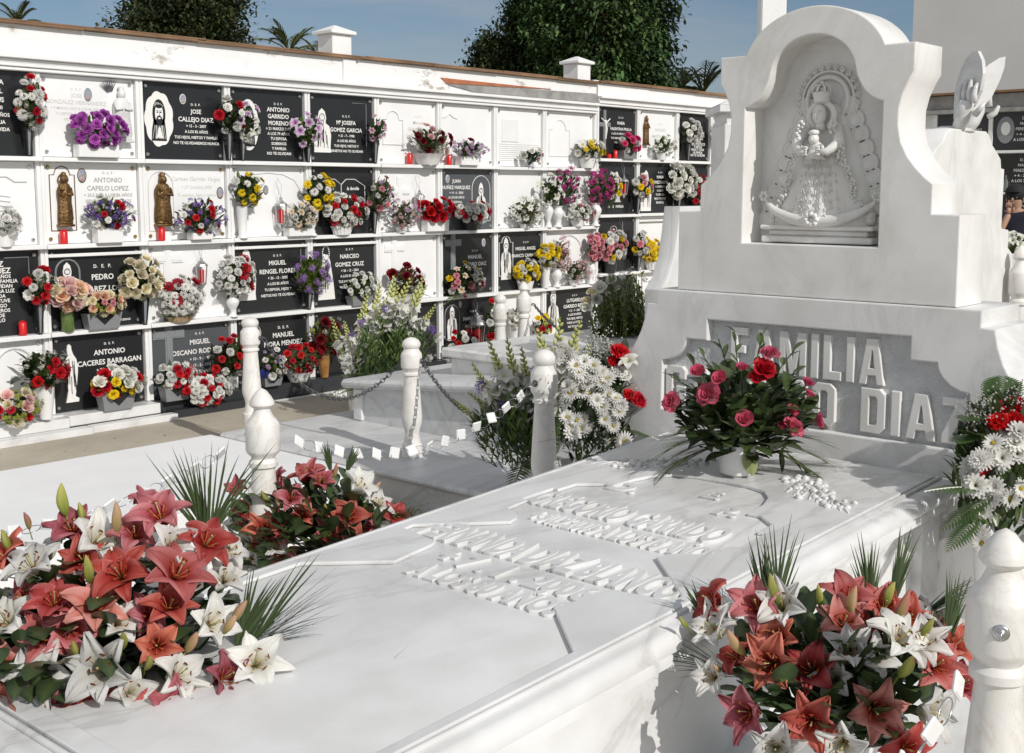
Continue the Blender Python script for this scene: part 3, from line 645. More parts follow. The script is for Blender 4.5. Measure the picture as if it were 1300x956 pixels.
# ---------------------------------------------------------------- plaques
YF = D+.03
class PQ:
    def __init__(s, row, k, m, label, sec=1, dk=True, bolts=None, lh=None):
        xd, sh, top = (XD, SH, TOP) if sec == 1 else (XD2, SH2, TOP2)
        s.x0 = xd[k]+.035; s.x1 = xd[k+1]-.035; s.z0 = sh[row]+.004; s.z1 = ([top]+sh)[row]-(.038 if row else .004)
        s.w = s.x1-s.x0; s.h = s.z1-s.z0; s.dk = dk
        s.root = thing('memorial_plaque', label, 'grave plaque', ((s.x0+s.x1)/2, YF, s.z0), group='plaques closing the burial niches')
        mb = MB(); mb.box(-s.w/2, s.w/2, 0, .02, 0, s.h, bev=.002); mb.build('slab', m, s.root)
        s.let = MB(); s.lc = M_LETW if dk else M_LETG
        bm = bolts or M_BOLT
        for u, v in ((.045, .06), (.955, .06), (.045, .94), (.955, .94)):
            b = MB(); M = Matrix.Translation(((u-.5)*s.w, -.001, v*s.h)) @ Matrix.Rotation(PI/2, 4, 'X'); b.lathe([(.014, 0), (.012, .006), (.016, .01), (.011, .018)], 8, M=M); b.build('bolt', bm, s.root, smooth=False)
    def P(s, u, v): return ((u-.5)*s.w, v*s.h)
    def T(s, body, u, v, h, w=None, shear=0, bold=.022):
        x, z = s.P(u, v); M = MXZ @ Matrix.Translation((0, 0, .0006)); put_text(s.let, body, M, x, z, h, w, ext=.001, bold=bold, res=2, shear=shear)
    def lines(s, u, v, ls, dv=.085, shear=0):
        for i, l in enumerate(ls):
            body, h = l
            if i: v -= dv*max(.8, (h/.03)**.75)
            s.T(body, u, v, h, shear=shear)
    def done(s, m=None):
        if s.let.v: s.let.build('lettering', m or s.lc, s.root)
        return s.root
    def oval(s, u, v, rx=.032, rz=.042, frame=None):
        x, z = s.P(u, v); mb = MB(); M = Matrix.Translation((x, 0, z)) @ Matrix.Rotation(PI/2, 4, 'X')
        mb.lathe([(rx*1.14, 0), (rx*1.14, .004), (rx, .005), (rx, .0035)], 20, M=M, sy=rz/rx); f = mb.build('portrait_oval', frame or M_BRONZE, s.root)
        mb = MB(); mb.lathe([(rx*.98, 0), (rx*.98, .0045), (rx*.5, .0062)], 20, M=M, sy=rz/rx); mb.build('portrait', M_OVAL, f)
        mb = MB(); mb.ball((x, -.006, z+.008), rx*.36, 8, 5, sy=.25); mb.lathe([(rx*.62, -rz*.72), (rx*.5, -rz*.3), (rx*.15, -rz*.1)], 10, (x, -.006, z), sy=.2); mb.build('portrait_face', M_PORT, f)
    def line(s, pts, m, r=.004, name='frame_line'):
        mb = MB(); mb.tube([(s.P(u, v)[0], -.003, s.P(u, v)[1]) for u, v in pts], r, 5); mb.build(name, m, s.root)
    def arch(s, u0, u1, v0, v1, m, r=.004, ogee=True):
        uc = (u0+u1)/2; ru = (u1-u0)/2*(.62 if ogee else 1); k = s.w/s.h; rv = ru*k; vs = v1-rv
        pts = [(u0, v0), (u0, vs)]+([(uc-ru, vs)] if ogee else [])+[(uc-ru*math.cos(a), vs+rv*math.sin(a)) for a in [PI*i/12 for i in range(1, 12)]]+([(uc+ru, vs)] if ogee else [])+[(u1, vs), (u1, v0), (u0, v0)]
        s.line(pts, m, r)
    def cross(s, u, v, h, m, t=.03, w=None):
        x, z = s.P(u, v); w = w or h*.66; mb = MB()
        arm = z+h*.66
        mb.prism([(x-t, z), (x+t, z), (x+t, arm-t), (x+w/2, arm-t), (x+w/2, arm+t), (x+t, arm+t), (x+t, z+h), (x-t, z+h), (x-t, arm+t), (x-w/2, arm+t), (x-w/2, arm-t), (x-t, arm-t)], -.010, 0)
        o = mb.build('cross', m, s.root); t2 = t*.62; mb = MB()
        mb.prism([(x-t2, z+.01), (x+t2, z+.01), (x+t2, arm-t2), (x+w/2-.012, arm-t2), (x+w/2-.012, arm+t2), (x+t2, arm+t2), (x+t2, z+h-.012), (x-t2, z+h-.012), (x-t2, arm+t2), (x-w/2+.012, arm+t2), (x-w/2+.012, arm-t2), (x-t2, arm-t2)], -.015, -.0102)
        mb.build('cross_face', m, o)
    def medallion(s, kind, u, v, w, h, seed=1):
        """white inlaid holy figure with dark line drawing"""
        r = random.Random(seed); x, z = s.P(u, v); mb = MB(); dk = MB()
        if kind == 'cloud':
            n = 60; mb.prism([(x+math.cos(a)*w/2*(1+.09*abs(math.sin(a*4.5))), z+math.sin(a)*h/2*(1+.07*abs(math.sin(a*4.5)))) for a in [2*PI*i/n for i in range(n)]], -.004, 0)
            dk.prism([(x+math.cos(a)*w*.24, z+.10*h+math.sin(a)*h*.28) for a in [2*PI*i/20 for i in range(20)]], -.0056, -.0043)
        elif kind == 'oval':
            mb.prism([(x+math.cos(a)*w/2, z+math.sin(a)*h/2) for a in [2*PI*i/32 for i in range(32)]], -.004, 0)
            dk.prism([(x+.04*w+math.cos(a)*w*.24, z+.10*h+math.sin(a)*h*.28) for a in [2*PI*i/20 for i in range(20)]], -.0056, -.0043)
        elif kind == 'robe':
            pts = [(-.5, -.5), (.5, -.5), (.47, -.38), (.52, -.1), (.42, .1), (.2, .17), (.24, .3), (.17, .43), (0, .5), (-.17, .43), (-.24, .3), (-.2, .17), (-.42, .1), (-.52, -.1), (-.47, -.38)]
            mb.prism([(x+a*w, z+b*h) for a, b in pts], -.004, 0)
        elif kind == 'cone':
            mb.prism([(x+a*w, z+b*h) for a, b in [(-.5, -.5), (.5, -.5), (.42, -.2), (.24, .22), (.12, .34), (-.12, .34), (-.24, .22), (-.42, -.2)]], -.006, 0)
            for i in range(14): a = PI*(-.1+1.2*i/13); mb.ball((x+math.cos(a)*.2*w, -.004, z+.36*h+math.sin(a)*.14*h), .008, 5, 3, sy=.4)
        elif kind == 'standing':
            pts = [(-.28, -.5), (.42, -.5), (.44, -.44), (.24, -.4), (.34, -.2), (.42, .0), (.44, .12), (.36, .24), (.2, .32), (.12, .4), (.1, .47), (0, .5), (-.1, .47), (-.13, .4), (-.1, .32), (-.22, .22), (-.26, .05), (-.2, -.15), (-.14, -.3), (-.22, -.42)]
            mb.prism([(x+a*w, z+b*h) for a, b in pts], -.012, 0)
        if kind in ('cloud', 'oval'):
            fc = MB(); fx = x+(.04*w if kind == 'oval' else 0); fz = z+.10*h
            E_ = lambda cx, cz, a_, b_, n=18: [(cx+math.cos(t)*a_, cz+math.sin(t)*b_) for t in [2*PI*i/n for i in range(n)]]
            dk.prism([(fx-.30*w, z-.42*h), (fx+.26*w, z-.42*h), (fx+.24*w, z-.2*h), (fx+.2*w, z), (fx-.2*w, z), (fx-.27*w, z-.2*h)], -.0056, -.0043)
            fc.prism(E_(fx, fz, w*.15, h*.185), -.007, -.0057)
            dk.prism(E_(fx, fz-h*.13, w*.115, h*.10), -.0084, -.0071); fc.prism(E_(fx, fz-h*.085, w*.05, h*.018, 10), -.0096, -.0085)
            dk.prism(E_(fx, fz+h*.16, w*.15, h*.055), -.0084, -.0071)
            for sg in (-1, 1): dk.prism(E_(fx+sg*w*.06, fz+h*.03, w*.035, h*.014, 8), -.0084, -.0071); dk.tube([(fx+sg*w*.02, -.0078, fz+h*.065), (fx+sg*w*.1, -.0078, fz+h*.06)], .002, 3)
            dk.tube([(fx+.01*w, -.0078, fz+.05*h), (fx+.022*w, -.0078, fz-.04*h)], .002, 3)
            fc.prism([(fx-.12*w, z-.36*h), (fx+.13*w, z-.36*h), (fx+.03*w, z-.16*h), (fx-.03*w, z-.16*h)], -.0068, -.0057)
            for i in range(14): t = r.uniform(-.26, .22); fc.tube([(fx+t*w, -.006, z-.38*h), (fx+(t*.75+r.uniform(-.04, .04))*w, -.006, z-.12*h)], .0016, 3)
            for i in range(9): t = PI*(.05+.9*i/8); fc.tube([(fx+math.cos(t)*w*.15, -.0088, fz+h*.13+math.sin(t)*h*.05), (fx+math.cos(t+.5)*w*.19, -.0088, fz+h*.15+math.sin(t)*h*.07)], .0018, 3)
            fc.build('face_inlay', s.lc if s.dk else M_LETG, s.root)
        else:
            for i in range(16):
                a = r.uniform(-.34, .34); b0 = r.uniform(-.42, -.05)
                if kind == 'cone': a *= .6*(.6-b0)
                dk.tube([(x+(a+q*.03*math.sin(q*5+i))*w*(1-.25*q), -.0125 if kind == 'standing' else (-.0062 if kind == 'cone' else -.0044), z+(b0+.3*q)*h) for q in (0, .33, .66, 1)], .0034, 4)
            fz = z+.30*h; dk.torus((x, -.0046, fz), w*.15, .0038, 1.15*h*.62/w if False else 1, Matrix.Rotation(PI/2, 4, 'X'), 14, 3)
            for sg in (-1, 1): dk.ball((x+sg*w*.05, -.0046, fz+.01), .004, 5, 3, sy=.3)
            dk.tube([(x-.03*w, -.0046, fz-.05*h), (x+.03*w, -.0046, fz-.05*h)], .0015, 3)
        o = mb.build('figure_inlay', M_LETW, s.root); dk.build('line_drawing', M_BLACK if s.dk else M_LETG, o)
        return o

def statue(parent, x, z, w, h, m, seed=1, name='bronze_statue', child=True, y=-.03, halo=True):
    r = random.Random(seed); mb = MB(); n = 22; prof = [(.40, .10), (.44, .14), (.42, .3), (.38, .45), (.42, .6), (.40, .70), (.30, .77), (.16, .80)]
    vs = []; fs = []
    for rr, t in prof:
        for k in range(n):
            a = 2*PI*k/n; f = 1+.13*math.sin(5*a+seed+t*3)*(1-t)+.05*math.sin(11*a)
            vs.append((x+rr*w*f*math.cos(a), y+.26*w*f*rr/.4*math.sin(a), z+t*h))
    for i in range(len(prof)-1):
        for k in range(n): fs.append((i*n+k, i*n+(k+1) % n, (i+1)*n+(k+1) % n, (i+1)*n+k))
    fs.append(tuple(range((len(prof)-1)*n, len(prof)*n))); mb.add(vs, fs)
    mb.ball((x, y-.004, z+.86*h), .15*w+.008, 10, 7, sz=1.2)
    mb.lathe([(.17*w, .91*h), (.12*w, .93*h), (.16*w, .98*h), (.03*w, h)], 8, (x, y, z))
    if child:
        mb.ball((x-.2*w, y-.2*w, z+.68*h), .12*w, 8, 6); mb.ball((x-.18*w, y-.18*w, z+.58*h), .16*w, 8, 6, sz=1.3)
    for sg in (-1, 1): mb.tube([(x+sg*.34*w, y-.05*w, z+.7*h), (x+sg*.36*w, y-.24*w, z+.58*h), (x+sg*.06*w-.05*w, y-.34*w, z+.60*h)], [.1*w, .085*w, .05*w], 7)
    mb.box(x-.46*w, x+.46*w, y-.25*w, min(-.001, y+.3*w), z, z+.045*h, bev=.003); mb.box(x-.38*w, x+.38*w, y-.2*w, min(-.001, y+.25*w), z+.047*h, z+.1*h, bev=.003)
    for i in range(9): a = PI*2*i/9; mb.ball((x+.36*w*math.cos(a), y+.18*w*math.sin(a), z+.13*h), .07*w, 6, 4)
    o = mb.build(name, m, parent, smooth=True)
    if halo:
        hb = MB(); hb.torus((x, y+.01, z+.86*h), .30*w, .004, 1, Matrix.Rotation(PI/2, 4, 'X'), 20, 4)
        for i in range(20): a = 2*PI*i/20; hb.ball((x+.30*w*math.cos(a), y+.01, z+.86*h+.30*w*math.sin(a)), .007, 5, 3)
        hb.build('halo', m, o)
    return o
MB_ = M_BLIND; KB = M_BLACK
DEP = ('D.  E.  P.', .018)
# ---- row 1
p = PQ(0, 0, KB, 'black granite plaque cut by the left picture edge, top row, white letters'); p.lines(.62, .84, [('HEREDIA', .034), ('MIGUEL', .034), ('DE JESUS', .034), ('14. 6. 1980', .026), ('A LOS 80 AÑOS', .026), ('TU FAMILIA', .026), ('NO TE OLVIDA', .026)], .095); p.done()
p = PQ(0, 1, MB_, 'white marble plaque with thorn-crowned figure in relief at its right and small oval photo', dk=False); p.oval(.5, .78, .03, .045, M_STEEL)
p.lines(.38, .82, [DEP, ('JOSE', .03), ('GONZALEZ HERNANDEZ', .03), ('+ 9 MARZO 2007 A LOS 86 AÑOS', .02), ('TU ESPOSA HIJOS Y NIETOS', .02), ('NO TE OLVIDAN', .02)], .085); p.done(M_LETL)
statue(p.root, .27, .12, .17, .44, M_MARB, 4, 'relief_figure', False, halo=False); mb = MB()
for i in range(9):
    a = R(70+9*i); mb.prism([(.19+math.cos(a)*.03-.004, .50+math.sin(a)*.02), (.19+math.cos(a)*.03+.006, .50+math.sin(a)*.02), (.20+math.cos(a)*.13, .49+math.sin(a)*.12)], -.012-.0004*i, -.006)
mb.build('crown_rays', M_GREYG, p.root)
p = PQ(0, 2, KB, 'black plaque with white cloud-shaped bust of Christ and small oval photo, top row'); p.medallion('cloud', .20, .52, .25, .42, 3); p.oval(.5, .80, .026, .036, M_LETW)
p.lines(.66, .72, [DEP, ('JOSE', .034), ('CALLEJO DIAZ', .036), ('+ 15 - 3 - 2007', .022), ('A LOS 82 AÑOS', .022), ('TUS HIJOS, NIETOS Y FAMILIA', .022), ('NO TE OLVIDAREMOS NUNCA', .022)], .095); p.done()
p = PQ(0, 3, KB, 'black plaque with large grey oval portrait of bearded Christ, top row'); p.medallion('oval', .25, .50, .21, .44, 5)
p.lines(.66, .80, [DEP, ('ANTONIO', .036), ('GARRIDO', .036), ('MORENO', .036), ('+ 21 MARZO 2007', .024), ('A LOS 79 AÑOS', .024), ('TU ESPOSA,', .024), ('SOBRINOS', .024), ('Y FAMILIA', .024), ('NO TE OLVIDAN', .024)], .083); p.done()
p = PQ(0, 4, KB, 'black plaque with white robed Sacred Heart figure and thin white corner line, top row'); p.medallion('robe', .20, .47, .2, .40, 7); p.line([(.68, .90), (.9, .90), (.9, .2)], M_GRAN, .004)
p.lines(.58, .68, [DEP, ('Mª JOSEFA', .036), ('GOMEZ GARCIA', .036), ('+ 21 - 7 - 1998', .022), ('A LOS 82 AÑOS', .022), ('TUS HIJOS, NIETOS Y', .022), ('BISNIETOS NO TE OLVIDAN', .022)], .095); p.done()
p = PQ(0, 5, MB_, 'white plaque with faint arched frame and pale script, beside basket of dark roses', dk=False); p.arch(.08, .42, .3, .82, M_MARB, .006); p.lines(.70, .74, [DEP, ('Manuela', .032), ('Garrido Ramos', .032), ('10 Enero 1999', .026), ('Tus hijos', .024)], .1, shear=.3); p.done(M_LETL)
p = PQ(0, 6, MB_, 'plain white plaque with short curved moulding line, top row above grey plaque', dk=False); p.line([(.04, .76), (.1, .78), (.17, .83), (.24, .78), (.32, .76)], M_MARB, .006); p.done(M_LETL)
p = PQ(0, 7, MB_, 'white plaque with pale square relief panel and horizontal courses, top row', dk=False); mb = MB(); x, z = p.P(.12, .42); mb.box(x, x+.26, -.008, 0, z, z+.24, bev=.003); mb.build('relief_panel', M_CERW, p.root)
for i in range(9): p.line([(.06, .08+.035*i+.02), (.94, .08+.035*i+.02)], M_MARB, .0022)
p.done()
p = PQ(0, 8, MB_, 'white plaque with faint curved frame at its left, last of the nearer block top row', dk=False); p.arch(.08, .5, .2, .85, M_MARB, .005); p.done()
# ---- row 2
p = PQ(1, 0, MB_, 'white plaque with raised wavy scroll panel cut by left edge, second row', dk=False); p.line([(.3, .75), (.5, .72), (.62, .82), (.72, .82), (.80, .76), (.92, .76)], M_MARB, .007)
for i in range(5): p.line([(.2, .6-.06*i), (.5, .62-.06*i), (.75, .58-.06*i)], M_MARB, .005)
p.done()
p = PQ(1, 1, MB_, 'white plaque with bronze haloed statue inside bronze line frame and oval photo, second row', dk=False, bolts=M_BRASS); p.arch(.06, .32, .16, .95, M_BRONZE, .004); p.oval(.40, .84, .034, .05)
p.lines(.68, .86, [DEP, ('ANTONIO', .036), ('CAPELO LOPEZ', .036), ('+ 20.5.2006 A LOS 86 AÑOS', .024), ('SIENTO VIAJAR TUS OJOS', .024), ('Y EN CONSTANTE EL MIRAR', .024), ('MI HERMOSA EL TAJARE', .024)], .09); p.done(); statue(p.root, -.245, .13, .135, .42, M_BRONZE, 2)
p = PQ(1, 2, MB_, 'white plaque with bronze mother and child statue and pale script, second row', dk=False, bolts=M_BRASS); p.arch(.04, .34, .12, .9, M_LETL, .003, False)
p.lines(.64, .78, [('Carmen Garrido Vargas', .034), ('+ 27 Octubre 2006', .026), ('Tu esposo, hijos y nietos', .026), ('no te olvidan', .026)], .115, shear=.3); p.oval(.94, .62, .03, .045); p.done(M_LETL); statue(p.root, -.235, .115, .17, .44, M_BRONZE, 5, halo=False)
p = PQ(1, 3, MB_, 'white plaque with wide low arch line and hanging silver lantern, second row', dk=False); p.line([(.06, .66), (.14, .8), (.3, .88), (.5, .9), (.7, .88), (.86, .8), (.94, .66)], M_LETL, .003); p.oval(.46, .66, .024, .036); p.done()
p = PQ(1, 4, KB, 'black plaque engraved with an open book in white outline, second row'); p.line([(.12, .3), (.12, .72), (.25, .82), (.38, .82), (.48, .74), (.48, .3)], M_LETW, .004); p.line([(.48, .74), (.56, .82), (.7, .82), (.86, .72), (.86, .3)], M_LETW, .004)
p.lines(.31, .66, [('A  la', .03), ('Antonia', .03)], .12, shear=.3); p.lines(.67, .66, [('la familia', .03), ('la que', .03)], .12, shear=.3); p.done()
p = PQ(1, 5, MB_, 'white plaque with raised cross behind a silver lantern, second row', dk=False); p.cross(.35, .2, .42, M_BLIND, .035); p.done()
p = PQ(1, 6, M_GREYG, 'dark grey plaque with an arched frame holding a saint at its right, second row'); p.arch(.60, .96, .14, .90, M_LETW, .004, False); p.medallion('robe', .78, .45, .15, .42, 9)
p.oval(.13, .84, .024, .036, M_LETW); p.lines(.30, .78, [('JUAN', .034), ('NUÑEZ MARQUEZ', .034), ('+ 14 - 6 - 2006', .023), ('A LOS 85 AÑOS', .023), ('TU ESPOSA,', .023), ('HIJOS Y NIETOS', .023)], .095); p.done()
p = PQ(1, 7, MB_, 'plain white plaque behind cream lilies and two tall urns, second row', dk=False); p.done()
p = PQ(1, 8, MB_, 'white plaque covered with lacy carved relief behind magenta orchids, second row', dk=False); mb = MB()
for i in range(150): mb.ball((rnd.uniform(-.36, .3), 0, rnd.uniform(.1, .6)), rnd.uniform(.01, .022), 6, 3, sy=.5)
mb.build('carved_relief', M_MARB, p.root); p.done()
# ---- row 3
p = PQ(2, 0, KB, 'black plaque with a long verse in white letters, cut by the left edge, third row'); p.lines(.55, .82, [('VELEZ', .04), ('VAZQUEZ', .04), ('A LOS 62 AÑOS', .026), ('TU ESPOSA Y FAMILIA', .026), ('NO TE OLVIDAN', .026), ('FUE NUESTRA LUZ', .026), ('LA SENDA', .026), ('SIEMPRE TUVE', .026), ('UN AMIGO', .026), ('PROTEGEROS', .026), ('Y DESDE', .026), ('EL CIELO', .026)], .064); p.line([(.66, .92), (.9, .92), (.9, .72)], M_GRAN, .004); p.done()
p = PQ(2, 1, KB, 'black plaque with crowned Virgin under a white arch, behind peach roses, third row'); p.arch(.08, .33, .35, .87, M_GRAN, .008, False); p.medallion('robe', .20, .55, .15, .36, 12)
p.lines(.58, .75, [('D.   E.   P.', .026), ('PEDRO', .042), ('ALVAREZ LOPEZ', .042), ('1924 - 2006', .028)], .115); p.T('SOCIEDAD', .8, .06, .016); p.done()
p = PQ(2, 2, MB_, 'white plaque with raised white cross and hanging red-candle lantern, third row', dk=False); p.cross(.24, .35, .46, M_BLIND, .04, .3); p.done()
p = PQ(2, 3, KB, 'black plaque with white cut-out Virgin beside a red gerbera bouquet, third row'); p.medallion('robe', .17, .55, .19, .46, 14); p.line([(.6, .95), (.93, .95), (.93, .4)], M_GRAN, .006)
p.lines(.60, .78, [DEP, ('MIGUEL', .038), ('RENGEL FLORES', .038), ('+ 26 - 12 - 2005', .023), ('A LOS 85 AÑOS', .023), ('TU ESPOSA, HIJOS Y', .023), ('NIETOS NO TE OLVIDAN', .023)], .10); p.done()
p = PQ(2, 4, KB, 'black plaque with cream triangular Virgin under a beaded halo, third row'); p.medallion('cone', .22, .50, .2, .5, 16)
p.lines(.60, .82, [DEP, ('NARCISO', .038), ('GOMEZ CRUZ', .038), ('+ 26 - 12 - 2001', .023), ('A LOS 81 AÑOS', .023), ('TUS HIJOS, NIETOS', .023), ('NO TE OLVIDAN', .023)], .10); p.done()
p = PQ(2, 5, MB_, 'white plaque with raised cross behind dark dried roses, third row', dk=False); p.cross(.25, .4, .4, M_BLIND, .035); p.done()
p = PQ(2, 6, KB, 'black plaque with grey cross and small white crest, above a mixed pink bouquet, third row'); p.cross(.22, .42, .42, M_GRAN, .034, .24); p.oval(.83, .84, .024, .036, M_LETW)
p.lines(.66, .70, [DEP, ('MANUEL', .038), ('ALFARO DIAZ', .038), ('+ 15 - 1 - 1979', .023), ('+ 25 - 12 - 2005', .023), ('LOS QUE TE QUIEREN', .023), ('TU FAMILIA', .023)], .10); p.done()
p = PQ(2, 7, KB, 'black plaque with Virgin in a white ogee frame, behind yellow daisies, third row'); p.arch(.06, .36, .25, .93, M_LETW, .004); p.medallion('robe', .21, .55, .16, .46, 18)
p.lines(.66, .80, [DEP, ('MIGUEL ANGEL', .034), ('FRANCO CAMACHO', .034), ('+ 22 - 8 - 2001', .023), ('A LOS 17 AÑOS', .023)], .11); p.done()
p = PQ(2, 8, MB_, 'white plaque with a round arch panel between two pink flower sprays, third row', dk=False); p.arch(.2, .8, .1, .9, M_MARB, .009, False); p.done()
# ---- row 4
p = PQ(3, 0, MB_, 'white plaque with carved arch and round photo at the left edge, bottom row', dk=False); p.arch(.52, .9, .1, .9, M_MARB, .01, False); p.oval(.46, .70, .032, .045); p.done()
p = PQ(3, 1, KB, 'black plaque with white standing Virgin under starry crown, bottom row'); p.medallion('standing', .18, .50, .15, .46, 20); mb = MB()
for i in range(40): a = rnd.uniform(.1, PI-.1); q = rnd.uniform(.02, .07); mb.tube([(-.265, -.006, .44), (-.265+math.cos(a)*q, -.006, .44+math.sin(a)*q)], .0013, 3)
mb.build('crown_rays', M_GRAN, p.root)
p.lines(.62, .83, [DEP, ('ANTONIO', .04), ('CACERES BARRAGAN', .04), ('+ 21 - 10 - 2006', .025), ('A LOS 91 AÑOS', .025), ('TUS HIJOS, NIETOS Y', .025)], .105); p.done()
p = PQ(3, 2, M_GREYG, 'blue grey plaque with large outlined cross at its left, bottom row'); p.cross(.22, .35, .48, M_GRAN, .036, .3)
p.lines(.62, .84, [DEP, ('MIGUEL', .04), ('TOSCANO RODRIGUEZ', .04), ('+ 10 - 9 - 2005', .024), ('+ 17 - 2 - 2006', .024), ('LOS QUE TE QUIEREN', .024)], .11); p.done()
p = PQ(3, 3, KB, 'black plaque with large ring emblem behind the tall marble post, bottom row'); mb = MB(); mb.torus((-.2, -.004, .46), .075, .003, 1, Matrix.Rotation(PI/2, 4, 'X'), 28, 4); mb.tube([(-.23, -.004, .41), (-.2, -.004, .49), (-.17, -.004, .41)], .006, 4); mb.ball((-.2, -.004, .5), .014, 8, 4, sy=.3); mb.build('emblem', M_LETW, p.root)
p.lines(.66, .80, [('D.  E.  P.', .024), ('MANUEL', .042), ('MORA MENDEZ', .042)], .10); p.done()
p = PQ(3, 4, KB, 'plain black plaque hidden behind dried orange and red flowers, bottom row'); p.done()
p = PQ(3, 5, KB, 'plain black plaque behind the tall white gladioli, bottom row'); p.done()
p = PQ(3, 6, KB, 'black plaque with grey arch holding a figure, behind a hanging white lantern, bottom row'); p.arch(.06, .34, .3, .9, M_GRAN, .006, False); p.medallion('robe', .2, .58, .14, .36, 22); p.oval(.36, .9, .02, .03, M_STEEL)
p.lines(.62, .74, [DEP, ('MARIA LUISA', .036), ('MARQUEZ', .036)], .12); p.done()
p = PQ(3, 7, MB_, 'white plaque behind two turned marble posts, bottom row', dk=False); p.done()
p = PQ(3, 8, KB, 'black plaque with white robed Virgin, last of the nearer block bottom row'); p.medallion('robe', .18, .55, .2, .6, 24)
p.lines(.64, .84, [DEP, ('LUTGARDA', .038), ('GARRIDO REYES', .038), ('+ 21 - 7 - 2007', .024), ('A LOS 90 AÑOS', .024), ('TUS HIJOS, NIETOS', .024), ('TODA LA FAMILIA', .024), ('NO TE OLVIDA', .024)], .092); p.done()
# ---- farther block
p = PQ(0, 0, KB, 'black plaque with tall crucifix outline, top row of farther block', sec=2); p.cross(.18, .1, .5, M_GRAN, .024, .22); mb = MB(); mb.tube([(-.25, -.02, .44), (-.225, -.022, .34), (-.235, -.02, .22)], [.012, .018, .008], 6); mb.tube([(-.31, -.018, .46), (-.225, -.02, .40), (-.15, -.018, .46)], .008, 5); mb.ball((-.228, -.022, .43), .014, 6, 4); mb.build('crucifix_figure', M_LETW, p.root)
p.lines(.62, .80, [DEP, ('MARIA', .034), ('VALENTINA PINILLA', .032), ('A LOS 90 AÑOS Y 19 DIAS', .022), ('TUS HERMANOS Y FAMILIA', .022), ('NO TE OLVIDAN', .022)], .11); p.done()
p = PQ(0, 1, MB_, 'white plaque with slim bronze saint at its left, top row of farther block', sec=2, dk=False); p.lines(.6, .72, [DEP, ('ANTONIO', .034), ('MARTIN LOZA', .034), ('8 - 3 - 98', .024)], .12); p.done(M_LETL); statue(p.root, -.255, .17, .1, .36, M_BRONZE, 8, halo=False)
p = PQ(0, 2, KB, 'black plaque filled by a long column of white text, top row of farther block', sec=2); p.lines(.66, .82, [DEP]+[(t, .03) for t in ('MARIA', 'MORENO', 'BENITEZ', '+ MARZO 2006', 'A LOS 84 AÑOS', 'TU ESPOSO', 'E HIJOS', 'HIJOS POLITICOS', 'Y NIETOS', 'HNOS Y TODA', 'LA FAMILIA', 'NO TE OLVIDAN')], .06); p.done()
p = PQ(0, 3, MB_, 'plain white plaque behind the cross monument, top row of farther block', sec=2, dk=False); p.done()
p = PQ(1, 0, KB, 'black plaque with white angel figure behind a lantern, second row of farther block', sec=2); statue(p.root, -.03, .14, .12, .36, M_MARB, 9, 'angel_relief', False, halo=False); p.T('AÑOS   FAMILIA', .5, .12, .03); p.done()
p = PQ(1, 1, KB, 'black plaque with white scalloped Virgin beside tall white roses, farther block', sec=2); p.medallion('robe', .22, .45, .22, .5, 26); p.lines(.62, .8, [DEP, ('MARIA', .034), ('GOMEZ GARCIA', .034), ('+ 2 MAYO 07', .024), ('A LOS 81', .024), ('TU ESPOSO', .024), ('HIJOS Y NIETOS', .024), ('BISNIETOS', .024)], .095); p.done()
p = PQ(1, 2, KB, 'black plaque with small oval photo behind red and white carnations, farther block', sec=2); p.oval(.12, .85, .024, .036, M_LETW); p.lines(.5, .78, [DEP, ('RAFAEL', .034), ('RUIZ PEREZ', .034)], .12); p.done()
p = PQ(1, 3, KB, 'black plaque almost hidden by the headstone, second row of farther block', sec=2); p.done()
p = PQ(2, 0, KB, 'black plaque with white flourish above a hanging lantern, third row of farther block', sec=2); mb = MB()
for i in range(26): a = i*.5; mb.ball((-.03+math.cos(a)*.004*i, -.003, .5+math.sin(a)*.003*i), .008, 5, 3, sy=.4)
mb.build('flourish', M_LETW, p.root); p.T('TU FAMILIA', .55, .62, .026); p.done()
p = PQ(2, 1, MB_, 'plain white plaque behind yellow and purple pansies, farther block', sec=2, dk=False); p.done()
for k_, lab in ((2, 'plain white plaque behind the hanging green sprig, farther block'), (3, 'plain white plaque at far right behind the headstone, third row')): p = PQ(2, k_, MB_, lab, sec=2, dk=False); p.done()
p = PQ(3, 0, KB, 'black plaque behind the green planter bush, bottom row of farther block', sec=2); p.done()
p = PQ(3, 1, MB_, 'white plaque behind the planter bush, bottom row of farther block', sec=2, dk=False); p.done()

# ---------------------------------------------------------------- lanterns and candles
def lantern(px, y0, y1, shelf, label, hang=True):
    r = random.Random(px); a = on_y(px, y0, D-.03); b = on_y(px, y1, D-.03); h = a.z-b.z; w = h*.42
    root = thing('hanging_lantern', label, 'lantern', (a.x, D-.045, b.z), group='lanterns hung in front of the plaques')
    mb = MB(); mb.lathe([(.02*w, 0), (.16*w, .1*h), (.32*w, .18*h), (.34*w, .22*h)], 8); mb.lathe([(.5*w, .72*h), (.42*w, .78*h), (.2*w, .86*h), (.1*w, .9*h), (.12*w, .94*h), (.02*w, h)], 8)
    for k in range(6): q = 2*PI*k/6; mb.tube([(.32*w*math.cos(q), .32*w*math.sin(q), .2*h), (.44*w*math.cos(q), .44*w*math.sin(q), .73*h)], .004, 4)
    mb.build('metal_frame', M_SIL, root)
    mb = MB(); mb.lathe([(.17*w, .22*h), (.19*w, .60*h), (.1*w, .62*h)], 10); mb.build('red_candle', M_RED, root)
    if hang: mb = MB(); mb.tube([(0, 0, h), (-.03, .02, h+.09), (0, .04, h+.16), (.03, .02, h+.09), (0, 0, h)], .0018, 4); mb.build('hanger', M_STEEL, root)
lantern(355, 249, 293, 1, 'silver lantern hanging before the white plaque with low arch line')
lantern(531, 240, 276, 1, 'silver lantern with red candle beside dark red roses')
